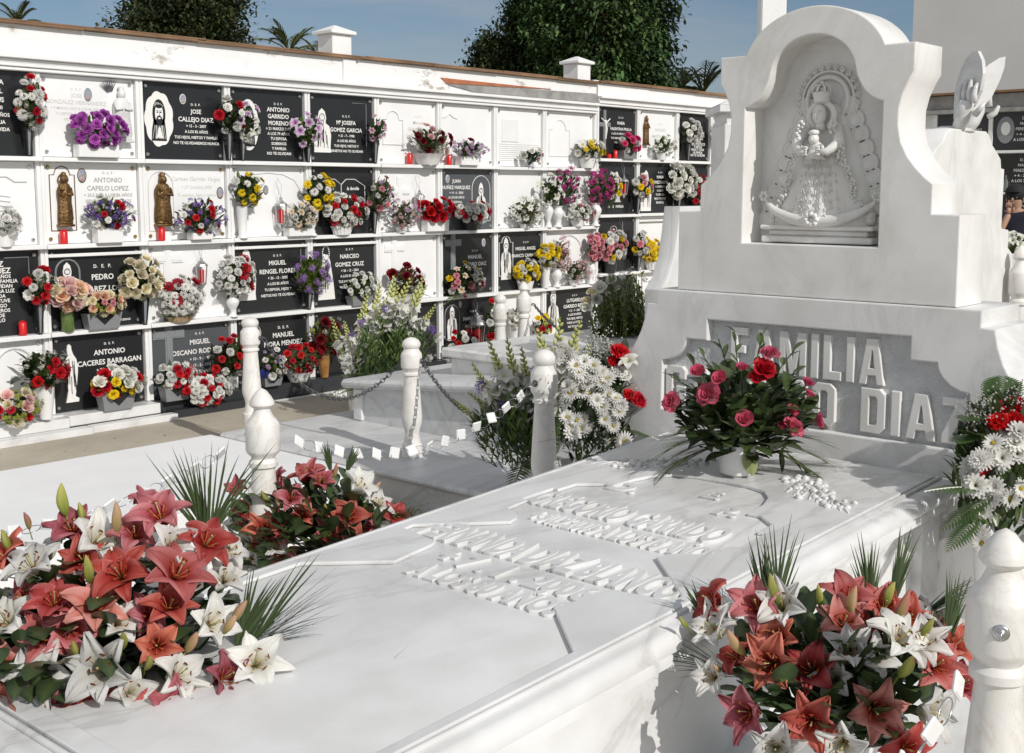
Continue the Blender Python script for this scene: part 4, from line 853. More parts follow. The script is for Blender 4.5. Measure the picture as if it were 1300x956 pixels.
lantern(254, 326, 368, 2, 'silver lantern with red candle between white mums and carnations')
lantern(791, 222, 252, 1, 'pale lantern before the white angel plaque of the farther block')
lantern(789, 291, 320, 2, 'pale lantern beside yellow pansies in the farther block')
lantern(604, 396, 452, 3, 'large white lantern hanging before the bottom row black plaque')
def candle(px, y0, y1, z, label, w=.030):
    b = on_y(px, y1, D-.02); a = on_y(px, y0, D-.02); h = a.z-b.z; mb = MB()
    root = thing('votive_candle', label, 'candle', (b.x, D-.022, z), group='red votive candles on the shelves')
    mb.lathe([(w*.8, 0), (w, .006), (w, h*.8), (w*.9, h*.84)], 14); o = mb.build('cup', M_RED, root); smooth_angle(o, 40)
    mb = MB(); mb.lathe([(w*.92, h*.84), (w*.95, h*.88), (w*.5, h*.97), (w*.2, h)], 14); o = mb.build('lid', M_RED, root); smooth_angle(o, 40)
for a in ((81, 286, 305, SH[1], 'red votive candle under the bronze haloed statue'), (205, 284, 302, SH[1], 'red votive candle under the bronze mother and child'), (29, 403, 422, SH[2], 'short red candle at left before the black verse plaque'),
          (520, 192, 207, SH[0], 'red candle left of the basket of dark roses'), (570, 194, 208, SH[0], 'red candle between rose basket and lilac flowers'), (781, 188, 199, SH2[0], 'red candle beside hot pink flowers, taller one'), (773, 193, 199, SH2[0], 'stubby red candle beside hot pink flowers')): candle(*a)

# ---------------------------------------------------------------- flowers on the niches
GD = (.02, .035, .015)
S0, S1, S2, S3 = SH
B = bouquet
B('tall spray of white mums and red carnations in granite cone at left edge, top row', 'bouquet', (13, 97, 54, 165), S0, ('cone', .075), [('mumW', 14, .036), ('carnR', 7, .034), ('clG', 6, .03)], 101, vx=33)
B('dome of purple mums in a white planter on the top shelf', 'flowers', (80, 141, 156, 186), S0, ('wbox', .34), [('carnM', 24, .045)], 102, fcols=((.14, .26, .03), (.09, .18, .03)))
B('three white blooms over two red carnations in granite cone, top shelf', 'bouquet', (266, 121, 306, 170), S0, ('cone', .08), [('carnW', 5, .042), ('carnR', 3, .045)], 103, vx=287, fcols=(G3, GD))
B('white and purple lilies in granite cone next to the Christ oval', 'bouquet', (293, 131, 323, 178), S0, ('cone', .07), [('lilyW', 4, .05), ('lilyS', 4, .05)], 104, vx=305, green=.6)
B('bunch of pale purple lilies in granite cone between two black plaques', 'bouquet', (367, 143, 400, 186), S0, ('cone', .07), [('lilyS', 10, .055)], 105, vx=388, fcols=((.10, .22, .03), G2))
B('small white orchids with dark leaves in granite cone, top shelf', 'bouquet', (461, 147, 484, 180), S0, ('cone', .08), [('lilyK', 9, .038)], 106, vx=473, fcols=((.03, .10, .03), GD))
B('basket of dark red and pink roses with grey greens, top shelf', 'flower basket', (512, 160, 568, 198), S0, ('foil', .3), [('roseD', 7, .036), ('roseP', 5, .038), ('clG', 8, .045)], 107, fcols=(G2, G4, (.25, .15, .12)), ferns=4)
B('low lilac blooms in white pot beside a red candle, top shelf', 'flowers', (567, 178, 613, 200), S0, ('wbox', .26), [('clL', 22, .032), ('roseD', 1, .03)], 108)
B('single white and pink rosebud on dark foam, top shelf', 'flowers', (657, 188, 683, 206), S0, ('none', .1), [('roseW', 3, .035), ('roseP', 2, .028)], 109, fcols=((.02, .09, .04), GD), vx=669)
B('yellow and white daisies in white pot at the end of the top shelf', 'flowers', (723, 176, 763, 203), S0, ('pot', .2), [('daisyY', 6, .045), ('daisyW', 9, .045)], 110)
B('hot pink and white flowers in granite box beside red candles', 'flowers', (781, 172, 806, 193), SH2[0], ('box', .26), [('carnH', 7, .05), ('carnW', 3, .045)], 111, fcols=((.10, .24, .03), G2))
B('spreading white lilies in small white pot, top row of farther block', 'flowers', (822, 172, 853, 196), SH2[0], ('pot', .14), [('lilyW', 14, .045)], 112)
B('white carnations with ribbon in granite cone, left of long text plaque', 'bouquet', (861, 151, 881, 183), SH2[0], ('cone', .09), [('carnW', 12, .05)], 113, fcols=(GD, G3))
B('white carnations half hidden behind the pillar cap', 'bouquet', (898, 153, 918, 185), SH2[0], ('cone', .09), [('carnW', 12, .05)], 114, fcols=(GD, G3))
B('fluffy white flowers at the left edge, second row', 'flowers', (-14, 264, 20, 298), S1, ('pot', .14), [('clW', 10, .045), ('carnW', 4, .035)], 115)
B('red roses with purple statice in white planter beside the haloed statue', 'flowers', (98, 248, 167, 291), S1, ('wbox', .22), [('carnR', 6, .036), ('clP', 18, .034), ('carnW', 4, .032), ('clG', 5, .035)], 116)
B('red roses with purple statice under the script plaque', 'flowers', (217, 250, 283, 297), S1, ('wbox', .2), [('carnR', 7, .034), ('clP', 16, .034), ('carnW', 5, .032)], 117)
B('yellow mums above white ones in a tall white vase, second row', 'bouquet', (290, 215, 328, 264), S1, ('tall', .11), [('mumY', 8, .034), ('mumW', 4, .034)], 118, vx=305, green=1.5, fl=.09)
B('cream and orange blooms in a white planter, second row', 'flowers', (354, 257, 397, 291), S1, ('wbox', .27), [('lilyO', 13, .042), ('clW', 4, .04)], 119, fcols=((.3, .3, .2), G4))
B('tall yellow and white mums in a white urn, second row', 'bouquet', (378, 218, 419, 265), S1, ('urn', .12), [('mumY', 12, .036), ('mumW', 5, .034)], 120, vx=394, green=1.3)
B('big dome of white and red carnations in a white basket', 'flower basket', (401, 245, 460, 289), S1, ('wbask', .24), [('carnW', 22, .042), ('carnR', 10, .042)], 121)
B('grey leaves over coral carnations in granite cone and white cone', 'bouquet', (460, 222, 494, 270), S1, ('cone', .075), [('carnP', 7, .038), ('clW', 4, .035), ('clL', 3, .035)], 122, vx=472, fcols=((.10, .15, .10), G4, G2), green=1.4)
B('small pink mallow flowers trailing from white pot, second row', 'flowers', (487, 252, 526, 290), S1, ('pot', .12), [('clK', 12, .036), ('clL', 6, .034)], 123, fcols=(G2, (.2, .2, .14)))
B('dark red roses in an oval white planter, second row', 'flowers', (528, 252, 571, 281), S1, ('wbox', .3), [('roseR', 14, .042)], 124)
B('neat dome of white and red carnations before the grey plaque', 'flowers', (573, 256, 617, 283), S1, ('gpot', .2), [('carnW', 17, .042), ('carnR', 9, .042)], 125)
B('loose cream lilies in white pot, second row', 'flowers', (641, 249, 687, 286), S1, ('pot', .14), [('lilyW', 16, .05), ('clG', 5, .05)], 126, fcols=((.3, .3, .12), G4))
B('cream lilies in a straight white urn', 'bouquet', (679, 222, 707, 259), S1, ('urn', .12), [('lilyW', 11, .055)], 127, vx=694)
B('upright magenta orchids in a round white urn', 'bouquet', (697, 210, 730, 263), S1, ('urn', .15), [('clM', 16, .042)], 128, vx=706, fcols=((.05, .12, .03), G3))
B('white and pink carnations low in a white pot between urns', 'flowers', (713, 257, 748, 281), S1, ('pot', .17), [('carnW', 12, .04), ('carnP', 5, .038)], 129)
B('mass of magenta orchids in round white urn at the block end', 'bouquet', (738, 214, 773, 259), S1, ('urn', .15), [('clM', 22, .045)], 130, vx=754, fcols=((.05, .12, .03), G3))
B('white lilies with pink and yellow blooms beside the angel plaque', 'bouquet', (766, 220, 781, 252), SH2[1], ('none', .1), [('lilyW', 5, .05), ('carnP', 2, .045), ('carnY', 2, .045)], 131)
B('white, yellow and pink mix in granite cone, farther block', 'bouquet', (798, 222, 822, 251), SH2[1], ('cone', .1), [('carnW', 5, .05), ('carnY', 4, .045), ('carnP', 4, .045)], 132, vx=806, fcols=(G3, G1))
B('tall bunch of white roses in granite cone, farther block', 'bouquet', (841, 208, 876, 251), SH2[1], ('cone', .1), [('roseW', 17, .055)], 133, vx=858, fcols=(G1, G3), green=1.4)
B('red and white carnations in granite cone touching the headstone edge', 'bouquet', (872, 224, 900, 267), SH2[1], ('cone', .1), [('carnR', 12, .05), ('carnW', 8, .05)], 134)
B('loose spray of red and white carnations at left, third row', 'bouquet', (24, 340, 65, 386), S2, ('cone', .075), [('carnR', 6, .044), ('carnW', 4, .04), ('clG', 3, .04)], 135, vx=47, fcols=(GD, G3, G4))
B('peach and pink roses in a green glass jar, third row', 'bouquet', (62, 354, 104, 392), S2, ('jar', .10), [('roseP', 6, .05), ('roseA', 5, .048), ('roseC', 4, .045)], 136, vx=83)
B('small peach and orange flowers in a granite box, third row', 'flowers', (98, 370, 153, 399), S2, ('box', .3), [('roseA', 8, .032), ('roseC', 8, .032), ('carnP', 5, .03), ('clY', 4, .03)], 137, fcols=(G2, G1))
B('bush of cream roses in granite cone, third row', 'bouquet', (145, 326, 200, 380), S2, ('cone', .085), [('roseC', 19, .04)], 138, vx=180, fcols=(G1, G3), green=1.3)
B('leaning mass of white mums with three red gerberas, third row', 'flowers', (196, 350, 254, 403), S2, ('bask', .26), [('mumW', 34, .036), ('gerbR', 4, .052)], 139, fcols=(G1, G3), ferns=2)
B('white carnations and red gerberas in white urn, third row', 'bouquet', (268, 322, 318, 376), S2, ('urn', .12), [('carnW', 26, .038), ('gerbR', 4, .05)], 140, vx=293, ferns=2)
B('purple stock above bright leaves in granite cone, third row', 'bouquet', (366, 318, 414, 374), S2, ('cone', .08), [('stk', 15, .045)], 141, vx=389, fcols=((.16, .24, .03), G2), green=1.5)
B('white freesias in a granite bowl, third row', 'flowers', (430, 344, 476, 377), S2, ('box', .26), [('lilyW', 8, .036), ('carnW', 14, .032)], 142, fcols=(G1, (.15, .2, .04)))
B('dried dark red roses above gladioli, third row', 'flowers', (489, 335, 534, 374), S2, ('foil', .22), [('roseD', 7, .042), ('clG', 4, .045)], 143, fcols=((.22, .10, .07), (.3, .2, .15), G2), green=1.6, ferns=3)
B('mixed pink, yellow and white lilies in foil pot, third row', 'flowers', (559, 333, 610, 374), S2, ('foil', .24), [('carnP', 7, .042), ('lilyO', 5, .05), ('carnW', 6, .04), ('carnY', 3, .038)], 144, ferns=3)
B('dome of yellow and white daisies in white pot, third row', 'flowers', (645, 327, 684, 358), S2, ('pot', .2), [('mumY', 14, .042), ('daisyW', 12, .035)], 145)
B('tall yellow mums with white sprigs in metal vase, third row', 'bouquet', (678, 306, 707, 340), S2, ('wcone', .12), [('mumY', 11, .05), ('clW', 7, .04)], 146, vx=690)
B('tall pink blossom stem behind yellow mums', 'bouquet', (698, 297, 715, 342), S2, ('urn', .13), [('clK', 14, .045)], 147, vx=705, fcols=((.3, .14, .12), G2))
B('pink and white shrub roses in small white pots, third row', 'flowers', (710, 326, 742, 357), S2, ('pot', .12), [('clK', 14, .042), ('clW', 5, .035)], 148, fcols=((.2, .22, .1), G2))
B('tall stack of pink carnations in white urn at the block end', 'bouquet', (739, 295, 758, 333), S2, ('urn', .13), [('carnP', 16, .045)], 149, vx=748)
B('white gladioli with pink and yellow blooms in granite pots, farther block', 'flowers', (757, 292, 788, 334), SH2[2], ('gpot', .18), [('carnW', 10, .05), ('carnP', 8, .048), ('carnY', 5, .045)], 150)
B('pink and white carnations in dark vase left of pansies', 'bouquet', (798, 293, 816, 326), SH2[2], ('cone', .1), [('carnP', 4, .048), ('carnW', 7, .045), ('carnY', 3, .04)], 151)
B('yellow pansies with purple in a white basket, farther block', 'flower basket', (808, 304, 847, 333), SH2[2], ('wbask', .3), [('mumY', 15, .05), ('pansy', 9, .045), ('clP', 5, .04)], 152, fcols=(G2, (.3, .18, .04)))
B('hanging grey green sprig with one white rose by the headstone', 'bouquet', (851, 274, 868, 316), SH2[2], ('urn', .14), [('roseW', 2, .06), ('clP', 3, .04)], 153, fcols=(G4, G2), green=2.2)
B('wreath of red roses in white lace flowers over broad leaves, bottom left', 'bouquet', (13, 442, 82, 492), .15, ('wcone', .14), [('carnR', 7, .05), ('clG', 22, .036)], 154, Y=8.70, fcols=(G3, GD, G1), fl=.16, vx=55, fw_=.04)
B('green and cream button flowers at the lower left edge', 'flowers', (-12, 490, 47, 538), .13, ('pot', .16), [('clY', 14, .036), ('roseC', 6, .036), ('roseP', 3, .036), ('carnR', 4, .035)], 155, Y=8.68, fcols=(G3, G1, GD))
B('white, yellow and red tulips in a granite box, bottom row', 'flowers', (107, 467, 179, 502), S3, ('box', .29), [('roseW', 11, .045), ('carnY', 5, .04), ('roseR', 5, .042)], 156, Y=8.74, fcols=((.12, .26, .03), (.07, .16, .03)))
B('white and red carnations in granite box under the grey cross', 'flowers', (194, 459, 243, 492), S3, ('box', .25), [('carnW', 17, .038), ('carnR', 9, .038)], 157, Y=8.76)
B('basket of white and red carnations on the granite step', 'flower basket', (230, 474, 288, 511), .08, ('wbask', .26), [('carnW', 30, .038), ('carnR', 11, .04)], 158, Y=8.70)
B('pyramid of red and white carnations on fern in clear glass, bottom row', 'bouquet', (260, 421, 312, 480), S3, ('glass', .10), [('carnR', 9, .038), ('carnW', 8, .038)], 159, Y=8.76, fcols=(G3, G1, (.12, .06, .03)), green=1.8, ferns=5)
B('white flowers with one blue bloom behind the tall marble post', 'flowers', (323, 442, 357, 480), S3, ('box', .2), [('carnW', 10, .038), ('clB', 1, .05), ('clL', 5, .03)], 160, Y=8.78)
B('red carnations among grey leaves in foil pot, bottom row', 'flowers', (349, 432, 402, 474), S3, ('foil', .22), [('carnR', 17, .034)], 161, Y=8.78, fcols=(G4, (.2, .22, .14), (.22, .12, .06)), green=1.8)
B('dried orange leaves and dark red roses in a bronze coloured vase', 'bouquet', (382, 400, 434, 452), S3, ('bronze', .11), [('roseD', 7, .042), ('clG', 8, .04), ('clY', 2, .03)], 162, Y=8.80, fcols=((.22, .08, .02), (.10, .05, .03), G4), green=1.7, ferns=6, vx=409)
B('white and red carnations in white pot below the arch figure', 'flowers', (563, 417, 601, 446), S3, ('pot', .17), [('carnW', 9, .04), ('carnR', 7, .038)], 163, Y=8.76)
B('slim column of red and white carnations left of the round-capped post', 'bouquet', (613, 379, 628, 428), S3, ('glass', .11), [('carnR', 5, .045), ('carnW', 4, .045)], 164, Y=8.78)
B('yellow and white daisies seen between two marble posts', 'bouquet', (642, 386, 661, 416), S3, ('tall', .14), [('mumY', 4, .05), ('daisyW', 9, .045)], 165, Y=8.78)
B('small mixed flowers right of the pointed marble post', 'flowers', (673, 398, 693, 428), S3, ('pot', .14), [('clY', 5, .05), ('carnY', 5, .04), ('carnR', 4, .035), ('carnW', 3, .035)], 166, Y=8.78)

# ================================================================== MAIN TOMB
HC = 2.285
LT = math.tan(R(2.6)); LC = 2.30; LX = 4.2; LZ = .845
LM = Matrix.Translation((LX, LC, LZ)) @ Matrix(((0, math.cos(R(2.6)), -math.sin(R(2.6)), 0), (-1, 0, 0, 0), (0, math.sin(R(2.6)), math.cos(R(2.6)), 0), (0, 0, 0, 1)))
def lidz(X): return LZ+(X-LX)*LT
def rrect(x0a, x1a, x0b, x1b, y0, y1, rad, n=5):
    """quad tapering from width a (at y0) to b (at y1), rounded at the y0 corners"""
    pts = []
    for cx, cy, a0 in ((x0a+rad, y0+rad, 180), (x1a-rad, y0+rad, 270)):
        for i in range(n+1): a = R(a0+90*i/n); pts.append((cx+rad*math.cos(a), cy+rad*math.sin(a)))
    pts += [(x1b, y1), (x0b, y1)]; return pts
tomb = thing('marble_tomb', 'large white marble tomb with raised letters on its sloping lid, foreground', 'tomb', (3, LC, .3))
def tpart(o, root=tomb): o.parent = root; o.matrix_parent_inverse = (Matrix.Translation(root.location) @ root.rotation_euler.to_matrix().to_4x4()).inverted(); return o
mb = MB(); FY = -3.10; ring = []
prof = [(.0, 0), (.012, -.004), (.024, -.016), (.030, -.034), (.026, -.052), (.012, -.062), (.014, -.068), (.014, -.092), (-.05, -.092)]
rings = [[LM @ V((x, y, z)) for x, y in rrect(-.60-o, .60+o, -.625-o, .625+o, FY-o, -.004, .07+o)] for o, z in prof]
n = len(rings[0]); vs = [p for r_ in rings for p in r_]; fs = []
for i in range(len(rings)-1):
    for k in range(n): k2 = (k+1) % n; fs.append((i*n+k, i*n+k2, (i+1)*n+k2, (i+1)*n+k))
fs.append(tuple(range(n))[::-1]); fs.append(tuple((len(rings)-1)*n+k for k in range(n))); mb.add(vs, fs); mb.fix = True
lid = mb.build('lid', M_MARB); smooth_angle(lid, 40); tpart(lid)
half = [(.31, -1.835), (.33, -1.661), (.345, -1.63), (.52, -1.60), (.525, -1.557), (.29, -1.344), (.30, -1.30), (.335, -1.265), (.40, -1.235), (.41, -1.126), (.435, -1.12), (.43, -.96), (.405, -.965), (.40, -.872), (.36, -.84), (.32, -.809), (.277, -.812), (.267, -.70), (.24, -.62), (.19, -.56), (.11, -.535), (.0, -.53)]
foot_pts = [(.54, -2.017)]
hole = [(.31+.0, -1.835)]
ho = [(.525, FY+.12), (.525, -2.02)]+half; hole = [(a, b) for a, b in ho]+[(-a, b) for a, b in ho[::-1][1:]]
outer = rrect(-.565, .565, -.59, .59, FY+.03, -.02, .05)
# plateau around the lettered field, one step above the lid
pl = solid('lid_field', [(a*.985, b) for a, b in [( .56, -1.99)]]+[], [], .01, .002, M_MARB) if False else None
plate = solid('lid_border', rrect(-.555, .555, -.575, .575, FY+.06, -.045, .05), [hole], .012, .0035, M_MARB, None, LM @ Matrix.Translation((0, 0, .0125))); tpart(plate)
mb = MB(); bp = rrect(-.568, .568, -.59, .59, FY+.045, -.03, .05); bp = [LM @ V((a, b, .004)) for a, b in bp]; mb.tube(bp+[bp[0]], .0085, 8); o = mb.build('lid_bead', M_MARB, smooth=True); tpart(o)
mb = MB()
def lt(body, x, y, h, w=None, sk=0): put_text(mb, body, LM @ Matrix.Translation((0, 0, .0045)), x, y, h, w, ext=.022, bev=.012, bold=.034, res=3)
lt('D.', -.235, -.83, .09); lt('E.', .07, -.72, .075); lt('P.', .215, -.86, .085)
lt('GREGORIO GARRIDO', -.035, -1.125, .14, .76)
lt('+ 30.9.2005 A LOS 78 AÑOS', .06, -1.275, .10, .70)
lt('FERNANDA DIAZ BLANCO', .02, -1.60, .14, .98)
lt('+ 7 . 1 . 2006', .04, -1.74, .095, .58); lt('A LOS 80 AÑOS', .05, -1.87, .095, .56)
o = mb.build('lettering', M_MARB); smooth_angle(o, 40); tpart(o)
mb = MB(); rr = random.Random(5)      # carved sprays in the two upper corners of the lid
for sg in (1, -1):
    for i in range(60):
        t = rr.random(); x = sg*(.20+.27*t+rr.uniform(-.05, .05)); y = -.36-.22*t+rr.uniform(-.07, .07)
        q = LM @ V((x, y, .013)); mb.ball(q, rr.uniform(.009, .018), 6, 3, sz=.8)
    for i in range(9):
        a = LM @ V((sg*(.24+.03*i), -.40-.02*i, .012)); b_ = LM @ V((sg*(.26+.035*i), -.53-.012*i, .014)); mb.tube([a, b_], [.011, .003], 5)
o = mb.build('carved_spray', M_MARB, smooth=True); tpart(o)
# body under the lid
mb = MB()
def slabprism(mb, x0, x1, y0, y1, z0, dz):
    mb.add([(x0, y0, z0), (x1, y0, z0), (x1, y1, z0), (x0, y1, z0), (x0, y0, lidz(x0)+dz), (x1, y0, lidz(x1)+dz), (x1, y1, lidz(x1)+dz), (x0, y1, lidz(x0)+dz)], [(0, 3, 2, 1), (4, 5, 6, 7), (0, 1, 5, 4), (1, 2, 6, 5), (2, 3, 7, 6), (3, 0, 4, 7)])
slabprism(mb, 1.17, 4.19, LC-.57, LC+.57, .3, -.095); tpart(mb.build('tomb_body', M_MARB))
for X in (1.2, 4.08):
    for sg in (-1, 1):
        mb = MB(); slabprism(mb, X-.07, X+.07, LC+sg*.585-.02, LC+sg*.585+.02, .302, -.097); tpart(mb.build('pilaster', M_MARB))
plinth = MB(); plinth.box(.85, 4.72, .66, 3.90, 0, .25); plinth.box(.82, 4.735, .63, 3.93, .252, .30, bev=.018); tpart(plinth.build('plinth', M_MARBV))

# ---------------------------------------------------------------- headstone with niche relief
hs = thing('headstone', 'tall white marble headstone with arched niche holding a carved crowned Virgin and child', 'headstone', (4.2, HC, .84), rz=-PI/2)
def Z(o): return o
ZB = .84
def mir(pts): return pts+[(-a, b) for a, b in pts[::-1]]
def el(cx, cz, rx, rz, a0, a1, n): return [(cx+rx*math.cos(R(a0+(a1-a0)*i/n)), cz+rz*math.sin(R(a0+(a1-a0)*i/n))) for i in range(n+1)]
bh = [(.59, 1.458), (.59, 1.782), (.487, 1.785), (.487, 1.89), (.455, 1.915), (.42, 1.95), (.388, 1.99), (.362, 2.04), (.350, 2.10), (.350, 2.16), (.362, 2.21), (.382, 2.255), (.402, 2.29), (.402, 2.391), (.289, 2.391)]+el(0, 2.33, .30, .224, 18, 88, 12)
bh = [(a, b-ZB) for a, b in bh]
oh = [(.287, 1.66), (.287, 2.19), (.262, 2.197), (.235, 2.212), (.21, 2.237), (.193, 2.265), (.182, 2.29)]+el(0, 2.30, .176, .15, 8, 89, 10)
oh = [(a, b-ZB) for a, b in oh]
solid('headstone_body', mir(bh), [mir(oh)], .235, .005, M_MARBH, hs, Matrix.Translation((0, .012, 0)) @ MXZ)
mb = MB(); mb.prism([(a_, b_-ZB) for a_, b_ in mir([(.32, 1.63), (.32, 2.28), (.25, 2.385), (.20, 2.44), (.10, 2.485)])], .155, .22); mb.build('niche_back', M_MARBV, hs)
ph = [(.90, .30-ZB), (.90, 1.10-ZB), (.875, 1.125-ZB), (.84, 1.16-ZB), (.80, 1.215-ZB), (.77, 1.27-ZB), (.748, 1.33-ZB), (.735, 1.392-ZB), (.687, 1.395-ZB), (.687, 1.456-ZB)]
pp = [(.655, .948-ZB), (.655, 1.156-ZB), (.62, 1.162-ZB), (.585, 1.178-ZB), (.556, 1.205-ZB), (.54, 1.23-ZB), (.534, 1.256-ZB), (.433, 1.256-ZB), (.433, 1.342-ZB)]
solid('pedestal', mir(ph), [mir(pp)], .36, .006, M_MARBV, hs, MXZ)
M_ROUGH = plain('chiselled_marble', (.60, .605, .61), .8, var=.12, scale=14, bump=.9, bscale=75, world=True)
mb = MB(); mb.box(-.70, .70, .038, .08, .93-ZB, 1.36-ZB); mb.build('panel_back', M_ROUGH, hs)
mb = MB(); PM = Matrix.Translation((0, .038, 0)) @ MXZ
for vi in range(len(mb.v)): pass
def chf(x0, y0, x1, y1, c): return [(x0+c, y0), (x1-c, y0), (x1, y0+c), (x1, y1-c), (x1-c, y1), (x0+c, y1), (x0, y1-c), (x0, y0+c)]
GL = {'F': (.50, [(0, 0), (.19, 0), (.19, .40), (.42, .40), (.42, .58), (.19, .58), (.19, .82), (.50, .82), (.50, 1), (0, 1)], []),
 'A': (.64, [(0, 0), (.18, 0), (.22, .2), (.42, .2), (.46, 0), (.64, 0), (.46, 1), (.18, 1)], [[(.255, .36), (.385, .36), (.33, .74), (.31, .74)]]),
 'M': (.74, [(0, 0), (.18, 0), (.18, .58), (.30, 0), (.44, 0), (.56, .58), (.56, 0), (.74, 0), (.74, 1), (.52, 1), (.37, .4), (.22, 1), (0, 1)], []),
 'I': (.20, [(0, 0), (.20, 0), (.20, 1), (0, 1)], []), 'L': (.48, [(0, 0), (.48, 0), (.48, .2), (.2, .2), (.2, 1), (0, 1)], []),
 'G': (.56, [(.1, 0), (.56, 0), (.56, .5), (.30, .5), (.30, .34), (.38, .34), (.38, .18), (.19, .18), (.19, .82), (.38, .82), (.38, .68), (.56, .68), (.56, .9), (.46, 1), (.1, 1), (0, .9), (0, .1)], []),
 'R': (.58, [(0, 0), (.18, 0), (.18, .38), (.26, .38), (.38, 0), (.58, 0), (.44, .42), (.56, .52), (.56, .9), (.46, 1), (0, 1)], [[(.18, .54), (.36, .54), (.37, .60), (.37, .78), (.34, .83), (.18, .83)]]),
 'D': (.56, [(0, 0), (.43, 0), (.56, .13), (.56, .87), (.43, 1), (0, 1)], [[(.19, .18), (.33, .18), (.37, .23), (.37, .77), (.33, .82), (.19, .82)]]),
 'O': (.56, chf(0, 0, .56, 1, .12), [chf(.19, .18, .37, .82, .04)]),
 'Z': (.52, [(0, 0), (.52, 0), (.52, .19), (.23, .19), (.52, .8), (.52, 1), (0, 1), (0, .82), (.28, .82), (0, .2)], [])}
def block(word, cx, base, h, w):
    gap = .13; tot = sum((GL[c][0] if c != ' ' else .34) for c in word)+gap*(len(word)-1); sx = w/tot; x = cx-w/2
    for c in word:
        gw = GL[c][0] if c != ' ' else .34
        if c != ' ':
            f = lambda P: [(x+a*sx, base+b*h) for a, b in P]
            solid('raised_letter', f(GL[c][1]), [f(q_) for q_ in GL[c][2]], .024, .0035, M_MARBH, hs, Matrix.Translation((0, .0155, 0)) @ MXZ)
        x += (gw+gap)*sx
block('FAMILIA', 0, 1.148-ZB, .172, .66); block('GARRIDO DIAZ', .0, .966-ZB, .168, 1.29)

# relief (local: x right, y into the stone, z up), back wall at y=.155
rel = thing('relief_root', None, None); bpy.data.objects.remove(rel)
def rb(name, mb, sm=True): o = mb.build(name, M_MARBH, hs, smooth=sm); return o
BY = .155; zz = lambda z: z-ZB
mb = MB(); mb.box(-.235, .235, BY-.085, BY, zz(1.665), zz(1.69), bev=.005); mb.box(-.21, .21, BY-.07, BY, zz(1.69), zz(1.715), bev=.006); mb.box(-.24, .24, BY-.09, BY, zz(1.716), zz(1.732), bev=.005); rb('relief_base', mb, False)
mb = MB()      # mantle: scalloped lace edge of overlapping discs
for sg in (-1, 1):
    for i in range(9):
        t = i/8; x = sg*(.092+.155*t**.9); z = 2.19-.44*t
        M = Matrix.Translation((x, BY, zz(z))) @ Matrix.Rotation(PI/2, 4, 'X'); rs = .036+.010*t
        mb.lathe([(rs, 0), (rs, .010), (rs*.9, .013), (rs*.84, .009), (rs*.7, .009), (rs*.62, .013), (rs*.5, .009), (.001, .010)], 18, M=M)
rb('lace_mantle', mb)
def halfcone(mb, prof, n=40, foldn=0, amp=0, dep=.5, yb=BY):
    vs = []; fs = []
    for w, z in prof:
        for k in range(n+1):
            a = PI+PI*k/n; f = 1+amp*math.sin(foldn*a); vs.append((w*math.cos(a), yb+dep*w*f*math.sin(a), zz(z)))
    for i in range(len(prof)-1):
        for k in range(n): fs.append((i*(n+1)+k, i*(n+1)+k+1, (i+1)*(n+1)+k+1, (i+1)*(n+1)+k))
    mb.add(vs, fs)
mb = MB(); halfcone(mb, [(.215, 1.73), (.204, 1.80), (.176, 1.90), (.145, 2.0), (.105, 2.08), (.085, 2.14), (.06, 2.18), (.03, 2.20)], dep=.42); rb('cloak', mb)
mb = MB(); halfcone(mb, [(.172, 1.735), (.165, 1.78), (.136, 1.88), (.105, 1.98), (.075, 2.04), (.03, 2.06)], 60, 17, .05, .62); rb('dress', mb)
mb = MB()      # embroidered scrolls on the dress
for i in range(13):
    for j in range(8):
        u = (i-6)/6.5; t = j/8; w = .155-.072*t; x = u*w; z = 1.765+.26*t; y = BY-.62*(.167-.072*t)*math.sqrt(max(.05, 1-u*u))
        pts = [(x+.007*math.cos(a)*(1-.1*k), y-.006, zz(z)+.012*math.sin(a)) for k, a in enumerate([.6*q+(i+j) % 2*PI for q in range(7)])]
        mb.tube(pts, .0022, 4)
for sg in (-1, 1):
    mb.tube([(sg*.125, BY-.045, zz(1.76)), (sg*.1, BY-.05, zz(1.88)), (sg*.062, BY-.055, zz(2.02))], .006, 6)
rb('embroidery', mb)
mb = MB(); mb.ball((0, BY-.075, zz(2.155)), .033, 20, 14, sx=.80, sy=.8, sz=1.18); mb.ball((0, BY-.103, zz(2.151)), .0045, 6, 4, sz=2.0)
mb.ball((0, BY-.099, zz(2.134)), .006, 8, 4, sz=.45, sx=1.5); mb.tube([(0, BY-.06, zz(2.10)), (0, BY-.07, zz(2.13))], [.022, .016], 8)
for sg in (-1, 1): mb.ball((sg*.0115, BY-.099, zz(2.161)), .0045, 6, 4, sz=.6); mb.ball((sg*.011, BY-.098, zz(2.169)), .006, 6, 4, sz=.3, sx=1.3)
face = rb('virgin_head', mb)
mb = MB()
mb.tube([((.040+.012*abs(math.cos(a)))*math.cos(a), BY-.055+.01*max(0, -math.sin(a)), zz(2.152)+.050*math.sin(a)) for a in [PI*(-.32+1.64*i/20) for i in range(21)]], [.011+.004*(abs(i-10)/10) for i in range(21)], 8)
rb('veil', mb)
mb = MB(); mb.lathe([(.029, 0), (.032, .008), (.029, .013), (.036, .032), (.038, .038), (.032, .036), (.024, .013)], 18, (0, BY-.06, zz(2.202)))
for i in range(8): a = 2*PI*i/8; mb.tube([(.036*math.cos(a), BY-.06+.036*math.sin(a), zz(2.238)), (.034*math.cos(a), BY-.06+.034*math.sin(a), zz(2.256)), (.016*math.cos(a), BY-.06+.016*math.sin(a), zz(2.268)), (0, BY-.06, zz(2.262))], .005, 5)
mb.ball((0, BY-.06, zz(2.274)), .009, 8, 5); rb('crown', mb)
